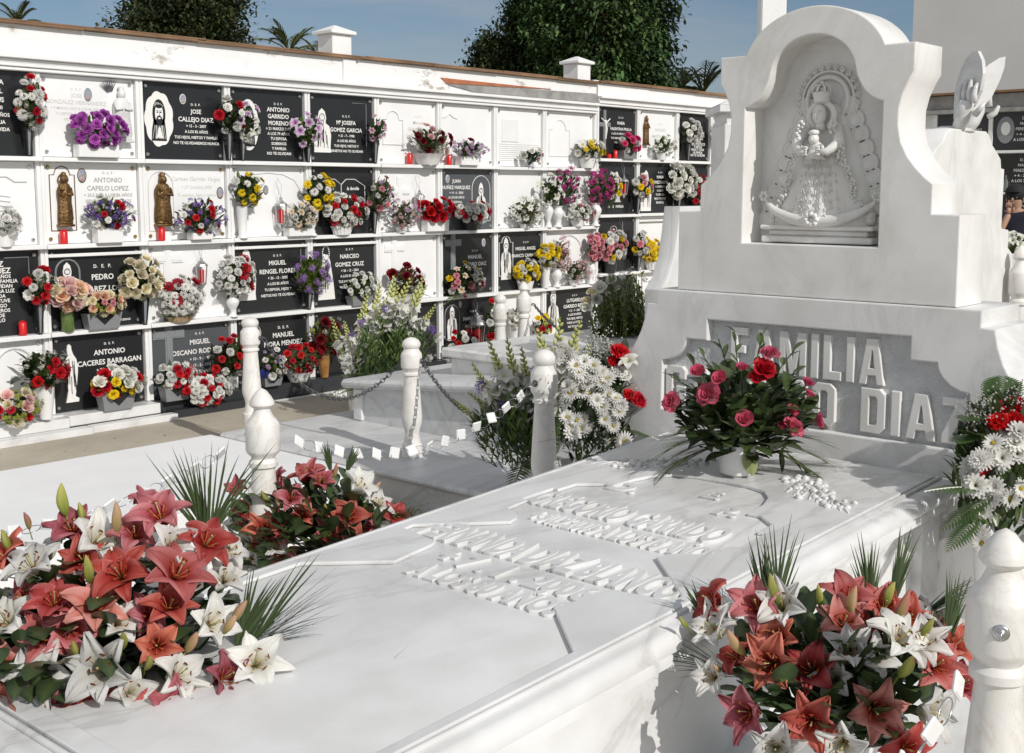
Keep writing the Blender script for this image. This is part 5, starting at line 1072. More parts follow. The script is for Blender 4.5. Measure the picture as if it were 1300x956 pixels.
mb = MB(); mb.torus((0, BY-.012, zz(2.215)), .085, .010, 1, Matrix.Rotation(PI/2, 4, 'X'), 30, 6); mb.torus((0, BY-.008, zz(2.215)), .108, .006, 1, Matrix.Rotation(PI/2, 4, 'X'), 30, 5)
for i in range(17):
    a = PI*(-.12+1.24*i/16); cx_, cz_ = .125*math.cos(a), zz(2.215)+.125*math.sin(a); mb.tube([(.108*math.cos(a), BY-.01, zz(2.215)+.108*math.sin(a)), (cx_, BY-.012, cz_)], .003, 4)
    for q in range(5): b_ = a+q*2*PI/5; mb.ball((cx_+.007*math.cos(b_), BY-.012, cz_+.007*math.sin(b_)), .0048, 5, 3)
rb('halo', mb)
mb = MB(); mb.ball((-.004, BY-.105, zz(2.062)), .020, 14, 10, sz=1.12); mb.ball((-.004, BY-.124, zz(2.060)), .003, 6, 4, sz=2); mb.ball((0, BY-.095, zz(2.028)), .028, 12, 8, sx=1.05, sz=1.0, sy=.7); mb.lathe([(.044, 0), (.03, .025), (.02, .042)], 14, (0, BY-.10, zz(1.985)), sy=.6)
mb.lathe([(.017, 0), (.022, .008), (.017, .017), (.003, .020)], 10, (-.004, BY-.105, zz(2.078)))
for sg in (-1, 1): mb.tube([(sg*.024, BY-.105, zz(2.038)), (sg*.040, BY-.118, zz(2.022)), (sg*.044, BY-.128, zz(2.035))], [.009, .008, .006], 7)
rb('child', mb)
mb = MB()
for sg in (-1, 1):
    mb.tube([(sg*.066, BY-.055, zz(2.11)), (sg*.088, BY-.08, zz(2.045)), (sg*.055, BY-.115, zz(2.012)), (sg*.028, BY-.128, zz(2.016))], [.024, .024, .016, .009], 9)
    for q in range(4): mb.tube([(sg*.035, BY-.128, zz(2.004+.009*q)), (sg*.018, BY-.134, zz(2.003+.009*q))], [.0055, .004], 6)
rb('arms', mb)
mb = MB(); pts = []; rad = []
for i in range(25): t = i/24; a = R(196+148*t); pts.append((.245*math.cos(a), BY-.05-.04*math.sin(PI*t), zz(1.865)+.115*math.sin(a)-.0)); rad.append(.006+.019*math.sin(PI*t))
mb.tube(pts, rad, 8)
for sg in (-1, 1):
    for k in range(6): a = 2*PI*k/6; mb.ball((sg*.24+.014*math.cos(a), BY-.06, zz(1.845)+.014*math.sin(a)), .009, 6, 4)
for k in range(8): a = 2*PI*k/8; mb.ball((.022*math.cos(a), BY-.115, zz(1.757)+.02*math.sin(a)), .011, 7, 4)
rb('crescent', mb)
mb = MB(); rr = random.Random(9)      # rose garlands down both sides
for sg in (-1, 1):
    for i in range(15):
        t = i/14; x = sg*(.065+.11*t+rr.uniform(-.012, .012)); z = 2.12-.34*t
        for k in range(5): a = 2*PI*k/5+i; mb.ball((x+.010*math.cos(a), BY-.095+.05*t+rr.uniform(-.008, .008), zz(z)+.010*math.sin(a)), .0072, 6, 4)
rb('rose_garland', mb)
mb = MB()
for i in range(26): x = rr.uniform(-.21, .21); mb.ball((x, BY-.03, zz(1.745+rr.uniform(0, .03))), rr.uniform(.014, .026), 7, 5)
rb('cloud_puffs', mb)

# ================================================================== MARBLE POSTS (bollards)
def dome_prof(w, h):
    k = h/6.0
    p = [(.485, 0), (.485, .62), (.42, .68), (.33, 1.15), (.36, 1.35), (.47, 1.75), (.485, 2.0), (.46, 2.4), (.36, 4.0), (.36, 4.08), (.43, 4.12), (.43, 4.22), (.37, 4.28), (.42, 4.42), (.49, 4.5), (.50, 4.56), (.50, 5.12), (.48, 5.2), (.37, 5.36), (.35, 5.44), (.40, 5.5), (.44, 5.6), (.43, 5.72), (.36, 5.85), (.2, 5.96), (.01, 6.0)]
    return [(r*w, z*k) for r, z in p]
def cone_prof(w, h):
    k = h/6.0
    p = [(.485, 0), (.485, .62), (.42, .68), (.30, 1.05), (.34, 1.35), (.47, 1.8), (.485, 2.05), (.44, 2.6), (.34, 3.72), (.34, 3.82), (.42, 3.88), (.42, 4.0), (.33, 4.1), (.36, 4.16), (.47, 4.26), (.50, 4.34), (.50, 5.0), (.47, 5.08), (.43, 5.12), (.42, 5.15), (.33, 5.24), (.24, 5.42), (.24, 5.48), (.31, 5.52), (.36, 5.58), (.355, 5.66), (.27, 5.80), (.14, 5.96), (.01, 6.03)]
    return [(r*w, z*k) for r, z in p]
def post(x, y, z, h, w, kind, label, knobs=(0, 180)):
    root = thing('marble_post', label, 'post', (x, y, z), group='turned marble posts round the tombs')
    mb = MB(); mb.lathe((dome_prof if kind == 'dome' else cone_prof)(w, h), 28); o = mb.build('turned_shaft', M_POST, root); smooth_angle(o, 32)
    zk = h*(4.84 if kind == 'dome' else 4.68)/6
    for a in knobs:
        d = V((math.cos(R(a)), math.sin(R(a)), 0)); M = Matrix.Translation(d*w*.49+V((0, 0, zk))) @ V((0, 0, 1)).rotation_difference(d).to_matrix().to_4x4()
        mb = MB(); mb.lathe([(.017, 0), (.0175, .003), (.011, .005), (.007, .004), (.007, .012), (.003, .013)], 14, M=M); mb.torus(M @ V((0, 0, .02)), .009, .0025, 1, Matrix.Rotation(R(a), 4, 'Z') @ Matrix.Rotation(PI/2, 4, 'X'), 12, 5); mb.build('chain_eye', M_CHAIN if kind == 'dome' else M_STEEL, root, smooth=True)
    return V((x, y, z+zk))
def place(px, py, depth): return at_depth(px, py, depth)
w = .13
pB = at_depth(332, 494, F*w/44); pDd = at_depth(691, 443, F*w/34.7); pC = at_depth(522, 428, F*w*1.02/27); pA = at_depth(317, 402, F*.14/25); pG = at_depth(1277, 673, F*.14/87); pF = at_depth(665, 358, F*w/19); pE = at_depth(635, 373, F*w/18)
eB = post(pB.x, pB.y, .3, pB.z-.3, w, 'cone', 'cone-capped marble post behind the middle lily arrangement', (100, 10))
eD = post(pDd.x, pDd.y, .3, pDd.z-.3, w, 'dome', 'marble post between the gladioli and the daisy bouquet', (180, -10))
eC = post(pC.x, pC.y, .2, pC.z-.2, w*1.02, 'dome', 'marble post standing alone on the grey slab, white squares passing before it', (90, -70))
eA = post(pA.x, pA.y, .2, pA.z-.2, .14, 'dome', 'tall marble post at left before the niche wall, behind the cone-capped one', (-60,))
eG = post(pG.x, pG.y, .3, pG.z-.3, .14, 'cone', 'large cone-capped marble post at the right picture edge', (200,))
eF = post(pF.x, pF.y, .2, pF.z-.2, w, 'cone', 'pointed marble post seen before the yellow daisies', (-50,))
eE = post(pE.x, pE.y, .0, pE.z, w, 'dome', 'round-capped marble post left of the pointed one', (-60, 120))

def dark_chain(label, a, b, sag, n=None, name='chain'):
    a = V(a); b = V(b); L = (b-a).length; n = n or int(L*1.12/.034); mb = MB()
    P = lambda t: a.lerp(b, t)-V((0, 0, sag*4*t*(1-t)))
    for i in range(n):
        t = (i+.5)/n; d = (P(min(1, t+.01))-P(max(0, t-.01))).normalized(); M = d.to_track_quat('X', 'Z').to_matrix().to_4x4() @ Matrix.Rotation(PI/2*(i % 2)+.3, 4, 'X')
        mb.torus(P(t), .024, .0042, .55, M, 10, 4)
    o = mb.build(name, M_CHAIN, smooth=True); return tag(o, label, 'chain', None)
q = lambda e, px_, w_: e
dark_chain('dark iron chain drooping from the lone post down into the gladioli', eC+V((.02, -.075, 0)), at_depth(640, 540, 6.6), .10)
dark_chain('dark iron chain sagging from tall left post across the grey tomb lid', eA+V((.05, -.085, 0)), eC+V((0, .075, -.0)), .34)
dark_chain('iron chain hanging right from the pointed post', eF+V((.05, -.07, 0)), at_depth(735, 430, 9.6), .05)
dark_chain('chain lying along the rim of the planter trough', at_depth(775, 438, 8.4), at_depth(842, 440, 7.6), .02)
def square_chain(label, a, b, sag, n):
    a = V(a); b = V(b); root = thing('square_link_chain', label, 'chain', a)
    P = lambda t: a.lerp(b, t)-V((0, 0, sag*4*t*(1-t)))-a; r = random.Random(n)
    for i in range(n):
        t = (i+1)/(n+1); c = P(t); d = (P(t+.01)-P(t-.01)).normalized(); q_ = d.to_track_quat('X', 'Z').to_matrix().to_4x4()
        M = Matrix.Translation(c) @ q_ @ Matrix.Rotation(r.uniform(-.6, .6)-.15, 4, 'X') @ Matrix.Rotation(r.uniform(-.35, .5), 4, 'Y') @ Matrix.Rotation(r.uniform(-.3, .3), 4, 'Z')
        mb = MB(); mb.box(-.024, .024, -.005, .005, -.024, .024, bev=.004); mb.v = [tuple(M @ V(v)) for v in mb.v]; mb.build('marble_square', M_CERW, root)
        c2 = P(t+.5/(n+1)); mb = MB(); mb.torus(c2+V((0, 0, -.004)), .032, .0017, .62, q_ @ Matrix.Rotation(r.uniform(-.6, .6)+1.2, 4, 'X'), 22, 4); mb.build('wire_ring', M_STEEL, root, smooth=True)
    return root
square_chain('chain of white marble squares and wire rings before the lone post', eB+V((.07, 0, 0)), eD+V((-.07, .0, 0)), .185, 14)
square_chain('chain of marble squares running left from the cone-capped post over the white slab', eB+V((-.05, .04, 0)), eB+V((-1.75, .02, -.0)), .17, 14)
square_chain('chain with one marble square hanging from the right edge post', eG+V((-.07, .01, 0)), eG+V((-.75, .02, -.10)), .12, 5)

# ================================================================== NEIGHBOURING TOMBS
t3 = thing('tomb_slab', 'flat bright white slab of the tomb at the left, lilies in front of it', 'tomb', (2.5, 5.6, 0))
mb = MB(); mb.box(-2.5, 4.27, 4.90, 6.40, 0, .352, bev=.006); o = mb.build('slab', M_BLIND); tpart(o, t3)
t2 = thing('marble_tomb', 'grey veined marble tomb with rounded lid edge behind the lone post', 'tomb', (6.4, 5.8, 0))
mb = MB(); mb.box(4.80, 8.25, 4.05, 7.02, 0, .15); mb.box(4.765, 8.28, 4.02, 7.05, .152, .2, bev=.018); tpart(mb.build('plinth', M_MARBG), t2)
f2 = lambda Y: .50+(6.78-Y)*.085
mb = MB(); Y0, Y1 = 4.3, 6.70
mb.add([(5.72, Y0, .2), (7.6, Y0, .2), (7.6, Y1, .2), (5.72, Y1, .2), (5.72, Y0, f2(Y0)-.06), (7.6, Y0, f2(Y0)-.06), (7.6, Y1, f2(Y1)-.06), (5.72, Y1, f2(Y1)-.06)], [(0, 3, 2, 1), (4, 5, 6, 7), (0, 1, 5, 4), (1, 2, 6, 5), (2, 3, 7, 6), (3, 0, 4, 7)]); tpart(mb.build('tomb_body', M_MARBG), t2)
mb = MB(); mb.box(5.64, 7.68, 4.2, 6.80, -.03, .035, bev=.024); mb.v = [(x, y, z+f2(y)-.035) for x, y, z in mb.v]; tpart(mb.build('lid', M_MARBG), t2)
mb = MB(); mb.box(5.70, 5.80, 6.62, 6.72, .2, f2(6.7)-.07, bev=.01); tpart(mb.build('pilaster', M_MARB), t2)
mb = MB(); rr = random.Random(3)
for i in range(70):
    p0 = V((rr.uniform(4.35, 4.72), rr.uniform(4.15, 5.3), 0))
    for k in range(4): blade(mb, p0, (rr.uniform(-.6, .6), rr.uniform(-.6, .6), 1), rr.uniform(.04, .13), .003, .3, jit((.10, .10, .03), rr, .4), 3)
tag(mb.build('weeds', M_LEAF, colour=True), 'dry weeds in the gap beside the grey slab', 'weeds', kind='stuff')
mb = MB()
for i in range(130):
    x = rr.uniform(2.0, 9.0); y = rr.uniform(6.6, 8.45); a = rr.uniform(0, 6.28); blade(mb, (x, y, .006), (math.cos(a), math.sin(a), .15), rr.uniform(.015, .045), rr.uniform(.004, .012), .2, rr.choice([(.22, .15, .07), (.5, .1, .1), (.6, .58, .5), (.12, .12, .04), (.3, .22, .1)]), 2)
tag(mb.build('leaf_litter', M_LEAF, colour=True), 'dry leaves and fallen petals scattered over the paving', 'litter', kind='stuff')
# planter trough with bush, and low tombs behind
pt = at_depth(800, 424, 8.3)
t4 = thing('planter_trough', 'pale marble trough holding the tall green bush beside the headstone', 'planter', (pt.x, pt.y, 0))
mb = MB(); mb.box(-.55, .65, -.5, .35, 0, pt.z-.05, bev=.01); mb.box(-.60, .70, -.55, .40, pt.z-.048, pt.z, bev=.012); mb.build('trough', M_MARB, t4)
t5 = thing('tomb_side_wing', 'white marble wing flaring behind the left shoulder of the headstone pedestal', 'tomb', at_depth(858, 400, 7.4) - V((0, 0, at_depth(858, 400, 7.4).z)))
pw = t5.location
def pz(py, dep): return at_depth(858, py, dep).z
solid('wing', [(-.16, 0), (.55, 0), (.55, pz(262, 7.4)), (.03, pz(262, 7.4)), (.0, pz(300, 7.4)), (-.03, pz(325, 7.4)), (-.09, pz(352, 7.4)), (-.16, pz(366, 7.4))], [], .12, .006, M_MARB, t5, MXZ)
p6 = at_depth(725, 436, 8.9)
t6 = thing('low_tomb', 'low white marble tomb behind the gladioli, lid edge catching the sun', 'tomb', (p6.x, p6.y, 0))
mb = MB(); mb.box(-.75, .28, -.5, .5, 0, p6.z-.07, bev=.01); mb.box(-.80, .32, -.55, .55, p6.z-.068, p6.z, bev=.014); mb.build('tomb_body', M_MARB, t6)

# cross monument behind the headstone
mc = at_depth(975, 200, 9.3); c0 = V((mc.x, mc.y, 0)); zc = lambda py: at_depth(975, py, 9.3).z
mon = thing('cross_monument', 'square marble pillar with moulded cap and tall shaft rising behind the headstone', 'monument', c0, rz=HEAD-PI/2)
mb = MB(); mb.box(-.39, .39, -.3, .3, 0, zc(160), bev=.006); mb.build('pillar', M_MARBV, mon)
mb = MB(); mb.box(-.37, .37, -.28, .28, zc(160), zc(146)); mb.box(-.435, .435, -.34, .34, zc(146), zc(137), bev=.004)
mb.add([(-.435, -.34, zc(137)), (.435, -.34, zc(137)), (.435, .34, zc(137)), (-.435, .34, zc(137)), (-.32, -.24, zc(128)), (.32, -.24, zc(128)), (.32, .24, zc(128)), (-.32, .24, zc(128))], [(0, 1, 5, 4), (1, 2, 6, 5), (2, 3, 7, 6), (3, 0, 4, 7), (4, 5, 6, 7)]); mb.build('cap', M_MARBV, mon)
mb = MB(); mb.box(-.095, .095, -.08, .08, zc(129), 4.3, bev=.01); mb.box(-.42, .42, -.08, .08, 3.82, 4.02, bev=.01); mb.build('cross', M_WHITE, mon)

# second headstone with open book held by two hands
DH = 8.0; h2 = at_depth(1229, 200, DH); kx = DH/F/.36
hz = lambda py: at_depth(1229, py, DH).z
hs2 = thing('headstone', 'white ogee headstone crowned by two hands holding an open book', 'headstone', (h2.x, h2.y, 0))
hh = [(1.25, 0), (1.25, hz(392)), (1.0, hz(378)), (.93, hz(358)), (.90, hz(330)), (.80, hz(320)), (.80, hz(296)), (.66, hz(293)), (.66, hz(213)), (.60, hz(212)), (.585, hz(200)), (.50, hz(190)), (.42, hz(182)), (.36, hz(170)), (.30, hz(165))]
solid('headstone_body', mir(hh), [], .30, .01, M_MARBH, hs2, MXZ)
mb = MB(); top2 = hz(165)-.01
HCx = .0; hb = top2
for sg in (-1, 1):      # two rounded page leaves standing open like a V
    n = 10; vs = []; prof_ = [(0, .12)]+[(.26*math.sin(PI*.5*i/n)+.0, .20+.38*(i/n)) for i in range(n+1)]+[(.10, .50), (0, .34)]
    L_ = [(0, .10), (.09, .12), (.17, .18), (.235, .28), (.28, .40), (.305, .50), (.31, .585), (.27, .575), (.20, .52), (.12, .43), (.05, .34), (0, .26)] if sg > 0 else [(0, .10), (.10, .12), (.19, .19), (.25, .30), (.27, .42), (.255, .52), (.21, .595), (.15, .60), (.08, .53), (.03, .43), (0, .30)]
    M = Matrix.Translation((0, .10, hb)) @ Matrix.Rotation(R(58) if sg < 0 else R(-42), 4, 'Z') @ Matrix.Diagonal((1.05, 1, .84, 1))
    for d in (-.012, .012): vs += [M @ V((sg*a, d, b_)) for a, b_ in L_]
    m_ = len(L_); mb.add(vs, [tuple(range(m_)), tuple(range(2*m_-1, m_-1, -1))]+[(i, i+m_, (i+1) % m_+m_, (i+1) % m_) for i in range(m_)]); mb.fix = True
mb.build('open_book', M_MARB, hs2)
mb = MB()
for sg in (-1, 1):
    th_ = R(238) if sg < 0 else R(-42); d_ = V((math.cos(th_), math.sin(th_), 0)); n_ = V((-math.sin(th_), math.cos(th_), 0))*(-1 if sg < 0 else -1)
    o_ = V((0, .10, hb)); n_ = n_ if (n_.x*sg > 0) else -n_
    mb.tube([o_+d_*.10+n_*.05, o_+d_*.15+n_*.055+V((0, 0, .07)), o_+d_*.17+n_*.05+V((0, 0, .14)), o_+d_*.18+n_*.045+V((0, 0, .19))], [.040, .048, .055, .045], 10)
    for k in range(4):
        s0 = o_+d_*(.10+.052*k)+n_*.040+V((0, 0, .17)); l = (.13, .155, .16, .125)[k]
        mb.tube([s0, s0+V((0, 0, l*.45))+n_*.010, s0+V((0, 0, l*.8)), s0+V((0, 0, l))-n_*.012], [.021, .019, .016, .009], 8)
    s0 = o_+d_*.25+n_*.03+V((0, 0, .10)); mb.tube([s0, s0+d_*.045+V((0, 0, .03)), s0+d_*.05-n_*.03+V((0, 0, .07))], [.024, .019, .011], 8)
mb.lathe([(.20, -.0), (.17, .02), (.10, .035)], 20, (0, .12, hb), sy=.7); mb.build('carved_hands', M_MARB, hs2, smooth=True)
mb = MB(); mb.box(-1.0, 1.3, -1.9, -.05, 0, .75, bev=.02); mb.build('dark_tomb_body', M_DKG, hs2)

# far niche wall facing the camera side and tall building
XF = 18.6; dF = XF*1.0
fz = lambda py: on_x(1280, py, XF).z
wf = thing('niche_wall', 'shaded niche wall at far right below the tall blank building', 'niche wall', (XF, 6, 0), rz=-PI/2)
def fY(px): return 6-on_x(px, 190, XF).y
mb = MB(); mb.box(-2.83, 9, .06, 1.2, 0, 3.25); mb.build('wall_body', M_WHITE, wf)
rows = [fz(142), fz(191), fz(243), fz(294), fz(345)]
for z in rows[1:]: mb = MB(); mb.box(-2.83, 9, -.05, .07, z-.04, z, bev=.004); mb.build('shelf', M_WHITE, wf)
mb = MB(); mb.box(-2.83, 9, -.08, .3, rows[0], rows[0]+.06, bev=.005); mb.box(-2.83, 9, -.02, .3, rows[0]+.061, 3.30); mb.build('cornice', M_CEM, wf)
mb = MB(); mb.box(-2.83, 9, -.12, .35, 3.31, 3.345, bev=.005); mb.build('roof_tiles', M_TILE, wf)
far_x = [fY(1256)-.86*2, fY(1256)-.86, fY(1256), fY(1256)+.84, fY(1256)+1.7]
for x in far_x:
    mb = MB(); mb.box(x-.03, x+.03, 0, .07, rows[-1], rows[0]-.002); mb.build('divider', M_WHITE, wf)
k_ = 0
for i in range(4):
    for j in range(1, 4):
        if j == 1 and i > 1: continue
        x0_, x1_ = far_x[j]+.035, far_x[j+1]-.035; z0_, z1_ = rows[i+1]+.005, rows[i]-.045*(i > 0)-.005
        y_ = 6-(x0_+x1_)/2
        pr = thing('memorial_plaque', ('dark plaque' if ((i+j) % 3 or i < 2) else 'white plaque')+' of the far shaded wall, '+['top', 'second', 'third', 'fourth'][i]+' row, '+['left of the book sculpture', 'nearest the book headstone', 'touching the right picture edge'][j-1], 'grave plaque', (XF+.03, y_, z0_), rz=-PI/2, group='plaques of the far shaded wall')
        ww = x1_-x0_; h_ = z1_-z0_; mb = MB(); mb.box(-ww/2, ww/2, 0, .02, 0, h_); mb.build('slab', M_BLACK if (i+j) % 3 or i < 2 else M_WHITE, pr)
        mb = MB()
        for q_, t_ in enumerate(('D. E. P.', 'MANUEL', 'PEREZ LOPEZ', '+ 4 - 2 - 1999', 'A LOS 76 AÑOS')): put_text(mb, t_, MXZ @ Matrix.Translation((0, 0, .0008)), .12, h_*(.8-.14*q_), .04, ext=.001, bold=.01)
        mb.build('lettering', M_LETW, pr)
        if j == 2 and i == 0:
            mb = MB(); mb.prism([(-.20+math.cos(a)*.13, .30+math.sin(a)*.2) for a in [2*PI*i_/24 for i_ in range(24)]], -.005, -.0005); mb.prism([(-.20+math.cos(a)*.07, .32+math.sin(a)*.1) for a in [2*PI*i_/16 for i_ in range(16)]], -.008, -.0052, 1); mb.build('figure_inlay', [M_GRAN, M_LETW], pr)
def far_bouquet(px0, py0, px1, py1, dep, fl, label, seed, base, kind=('pot', .14), fc=(G1, G2), name='flower_bouquet'):
    r = random.Random(seed); c = at_depth((px0+px1)/2, (py0+py1)/2, dep); rx = (px1-px0)/2*dep/F; rz = (py1-py0)/2*dep/F
    root = thing(name, label, 'bouquet', (c.x, c.y, base)); root.rotation_euler.z = HEAD-PI/2
    vase(kind[0], root, kind[1], max(.05, c.z-rz-base+.03), r); c0_ = V((0, 0, c.z-base))
    foliage('foliage', root, c0_, (rx*.95, rx*.7, rz*.95), 70, r, fc, .1, .02, base=(0, 0, max(.05, c.z-rz-base)))
    seq = [(k, s) for k, n, s in fl for _ in range(n)]; r.shuffle(seq)
    for i, (k, s) in enumerate(seq):
        u = (i+.5)/len(seq); yy = -(1-u*.95); rr_ = math.sqrt(1-yy*yy); a = i*2.4; d = V((rr_*math.cos(a), yy, rr_*math.sin(a)))
        put(k, 'flower_head', root, c0_+V((d.x*rx*.9, d.y*rx*.6, d.z*rz*.9)), d+V((0, -.3, .4)), s, r)
    return root
far_bouquet(1284, 160, 1300, 180, 18.4, [('mumY', 5, .07), ('mumW', 3, .07)], 'small yellow flowers on the far shaded niche wall', 301, rows[1], ('pot', .2))
far_bouquet(1276, 298, 1298, 326, 9.2, [('lilyW', 7, .06)], 'white lilies with green leaves beyond the right side of the headstone', 302, .9, ('pot', .2), (G2, (.16, .22, .05)))
pp_ = at_depth(1296, 330, 8.6); post(pp_.x, pp_.y, .3, at_depth(1296, 312, 8.6).z-.3, .15, 'cone', 'marble post half cut by the right picture edge, below the standing person', ())
mb = MB(); mb.lathe([(.03, 0), (.035, .01), (.035, .14), (.012, .19), (.012, .24)], 10); o = mb.build('glass_bottle', M_GLASS, smooth=True); o.location = (XF-.02, on_x(1277, 240, XF).y, rows[2]); tag(o, 'small clear bottle standing on a far wall shelf', 'bottle')
bl = on_x(1158, 60, 25)
bd = thing('building', 'tall blank white building in shade behind the niche wall at right', 'building', (25, bl.y, 0), rz=-PI/2)
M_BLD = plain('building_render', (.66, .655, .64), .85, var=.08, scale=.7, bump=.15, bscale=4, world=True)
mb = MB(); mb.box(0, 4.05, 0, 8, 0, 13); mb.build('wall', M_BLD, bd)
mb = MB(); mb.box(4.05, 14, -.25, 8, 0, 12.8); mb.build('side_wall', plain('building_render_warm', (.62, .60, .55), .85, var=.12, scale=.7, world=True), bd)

# ================================================================== PERSON
def skin_body(name, pts, edges, rad, mat, parent, root=0, sub=2):
    me = bpy.data.meshes.new(name); me.from_pydata([tuple(p) for p in pts], edges, []); o = bpy.data.objects.new(name, me); col.objects.link(o)
    md = o.modifiers.new('s', 'SKIN'); sv = me.skin_vertices[0].data
    for i, r_ in enumerate(rad): sv[i].radius = (r_, r_) if not isinstance(r_, tuple) else r_; sv[i].use_root = (i == root)
    m2 = o.modifiers.new('b', 'SUBSURF'); m2.levels = sub; m2.render_levels = sub
    dg = bpy.context.evaluated_depsgraph_get(); m = bpy.data.meshes.new_from_object(o.evaluated_get(dg)); m.name = name
    bpy.data.objects.remove(o); m.materials.clear(); m.materials.append(mat)
    m.polygons.foreach_set('use_smooth', [True]*len(m.polygons)); o = bpy.data.objects.new(name, m); col.objects.link(o); o.parent = parent; return o
pd = 12.6; ph_ = at_depth(1290, 250, pd); hz0 = at_depth(1290, 236, pd).z-1.74
mb = MB(); mb.box(ph_.x-.9, ph_.x+2.5, ph_.y-2.5, ph_.y+.7, 0, hz0, bev=.01); tag(mb.build('raised_pavement', M_CEM), kind='structure')
per = thing('person', 'person in dark cap and navy top at the right edge, hand to chin', 'person', (ph_.x, ph_.y, hz0), rz=HEAD-PI/2-.7)
P_ = [(0, 0, .94), (0, .01, 1.12), (0, .02, 1.32), (0, .015, 1.43), (0, -.005, 1.50), (0, -.02, 1.58), (0, -.03, 1.66),       # pelvis .. head
      (-.10, 0, .88), (-.12, -.02, .50), (-.13, .03, .09), (-.14, -.10, .04), (.10, 0, .88), (.12, -.02, .50), (.13, .03, .09), (.14, -.10, .04),
      (-.17, .02, 1.42), (-.22, -.02, 1.16), (-.07, -.22, 1.28), (-.01, -.16, 1.46), (.17, .02, 1.42), (.23, 0, 1.15), (.10, -.20, 1.12), (.02, -.24, 1.12)]
E_ = [(0, 1), (1, 2), (2, 3), (3, 4), (4, 5), (5, 6), (0, 7), (7, 8), (8, 9), (9, 10), (0, 11), (11, 12), (12, 13), (13, 14), (3, 15), (15, 16), (16, 17), (17, 18), (3, 19), (19, 20), (20, 21), (21, 22)]
R_ = [(.15, .11), (.13, .10), (.16, .115), (.11, .085), .052, .078, .085, .085, .06, .045, .04, .085, .06, .045, .04, .06, .048, .038, .032, .06, .048, .038, .03]
skin_body('body', P_, E_, R_, M_SKIN, per)
skin_body('navy_top', [(0, 0, .92), (0, .01, 1.12), (0, .02, 1.32), (0, .015, 1.43), (-.17, .02, 1.42), (-.225, -.01, 1.20), (-.15, -.12, 1.22), (.17, .02, 1.42), (.23, 0, 1.15), (.14, -.15, 1.13)], [(0, 1), (1, 2), (2, 3), (3, 4), (4, 5), (5, 6), (3, 7), (7, 8), (8, 9)], [(.175, .14), (.16, .13), (.20, .15), (.15, .12), .092, .072, .06, .092, .072, .06], M_NAVY, per)
skin_body('trousers', [(0, 0, .95), (-.10, 0, .86), (-.12, -.02, .50), (-.13, .03, .12), (.10, 0, .86), (.12, -.02, .50), (.13, .03, .12)], [(0, 1), (1, 2), (2, 3), (0, 4), (4, 5), (5, 6)], [(.16, .125), .10, .078, .065, .10, .078, .065], M_HAIR, per)
mb = MB(); mb.ball((0, -.015, 1.665), .105, 16, 10, sy=1.08, sz=.95); mb.box(-.075, .075, -.19, -.08, 1.675, 1.688, bev=.005); mb.build('cap', M_HAIR, per, smooth=True)
mb = MB(); mb.ball((0, -.112, 1.60), .014, 8, 5, sz=1.5); mb.ball((0, -.10, 1.565), .02, 8, 4, sz=.4); [mb.ball((s_*.035, -.098, 1.625), .012, 8, 5) for s_ in (-1, 1)]; [mb.ball((s_*.085, -.02, 1.61), .02, 8, 5, sx=.5, sz=1.4) for s_ in (-1, 1)]; mb.build('face_features', M_SKIN, per, smooth=True)
mb = MB()
for (hx, hy, hz_, sg) in ((-.01, -.16, 1.46, 1), (.02, -.24, 1.12, 1)):
    mb.ball((hx, hy-.01, hz_+.03), .038, 10, 6, sx=.6, sz=1.1)
    for k in range(4): b0 = V((hx-.02+.014*k, hy-.02, hz_+.06)); l = (.05, .058, .055, .042)[k]; mb.tube([b0, b0+V((0, -.015, l*.5)), b0+V((0, .0, l*.95))], [.010, .009, .007], 6)
    mb.tube([(hx+.02, hy, hz_+.01), (hx+.045, hy-.01, hz_+.035), (hx+.05, hy-.012, hz_+.06)], [.012, .010, .008], 6)
mb.build('hands', M_SKIN, per, smooth=True)

# ================================================================== LARGE ARRANGEMENTS
def arr(name, label, cat, base, group=None): return thing(name, label, cat, base, group=group)
def toward(p, r, k=.5, upb=.35, c=None):
    d = (CAM-p).normalized()*k + V((0, 0, upb)) + V((r.uniform(-.45, .45), r.uniform(-.45, .45), r.uniform(-.25, .35)))
    if c: d += (p-c).normalized()*.7
    return d
# --- roses in white pot on the tomb lid
rb_ = V((3.78, 2.305, 0)); rb_.z = lidz(rb_.x)+.014
r = random.Random(21); ro = arr('rose_arrangement', 'pink and red roses in a white pot on the tomb lid', 'flowers', rb_)
mb = MB(); mb.lathe([(.058, 0), (.064, .006), (.071, .10), (.073, .112), (.067, .112), (.06, .03)], 32); o = mb.build('white_pot', M_CERW, ro); smooth_angle(o, 40)
mb = MB(); mb.lathe([(.06, .10), (.03, .125)], 12); mb.build('floral_foam', plain('foam', (.03, .06, .025), .9), ro)
dep0 = (rb_-CAM).dot(fw); gc = at_depth(945, 520, dep0)-rb_
mb = MB(); gl = [(.035, .065, .022), (.05, .085, .025), (.022, .04, .018), (.10, .13, .06)]
for i in range(620):
    d = V((r.gauss(0, 1), r.gauss(0, 1), r.gauss(0, 1)*.8)).normalized(); t = r.random()**.45; p_ = gc+V((d.x*.255, d.y*.255, d.z*.175-.005))*t
    dd = (p_-V((0, 0, .03))).normalized()+V((r.uniform(-.6, .6), r.uniform(-.6, .6), r.uniform(-.5, .4))); l = r.uniform(.06, .105)
    leaf(mb, p_-dd.normalized()*l*.4, dd, l, l*r.uniform(.24, .38), r.uniform(.1, .8), jit(r.choice(gl), r, .3), 5, .22)
for px, py in [(825, 560), (835, 577), (830, 548), (1075, 590), (1060, 600), (1080, 520), (1045, 610), (860, 595)]: pass
mb.build('glossy_leaves', M_LEAF, ro, colour=True, smooth=True)
mb = MB()
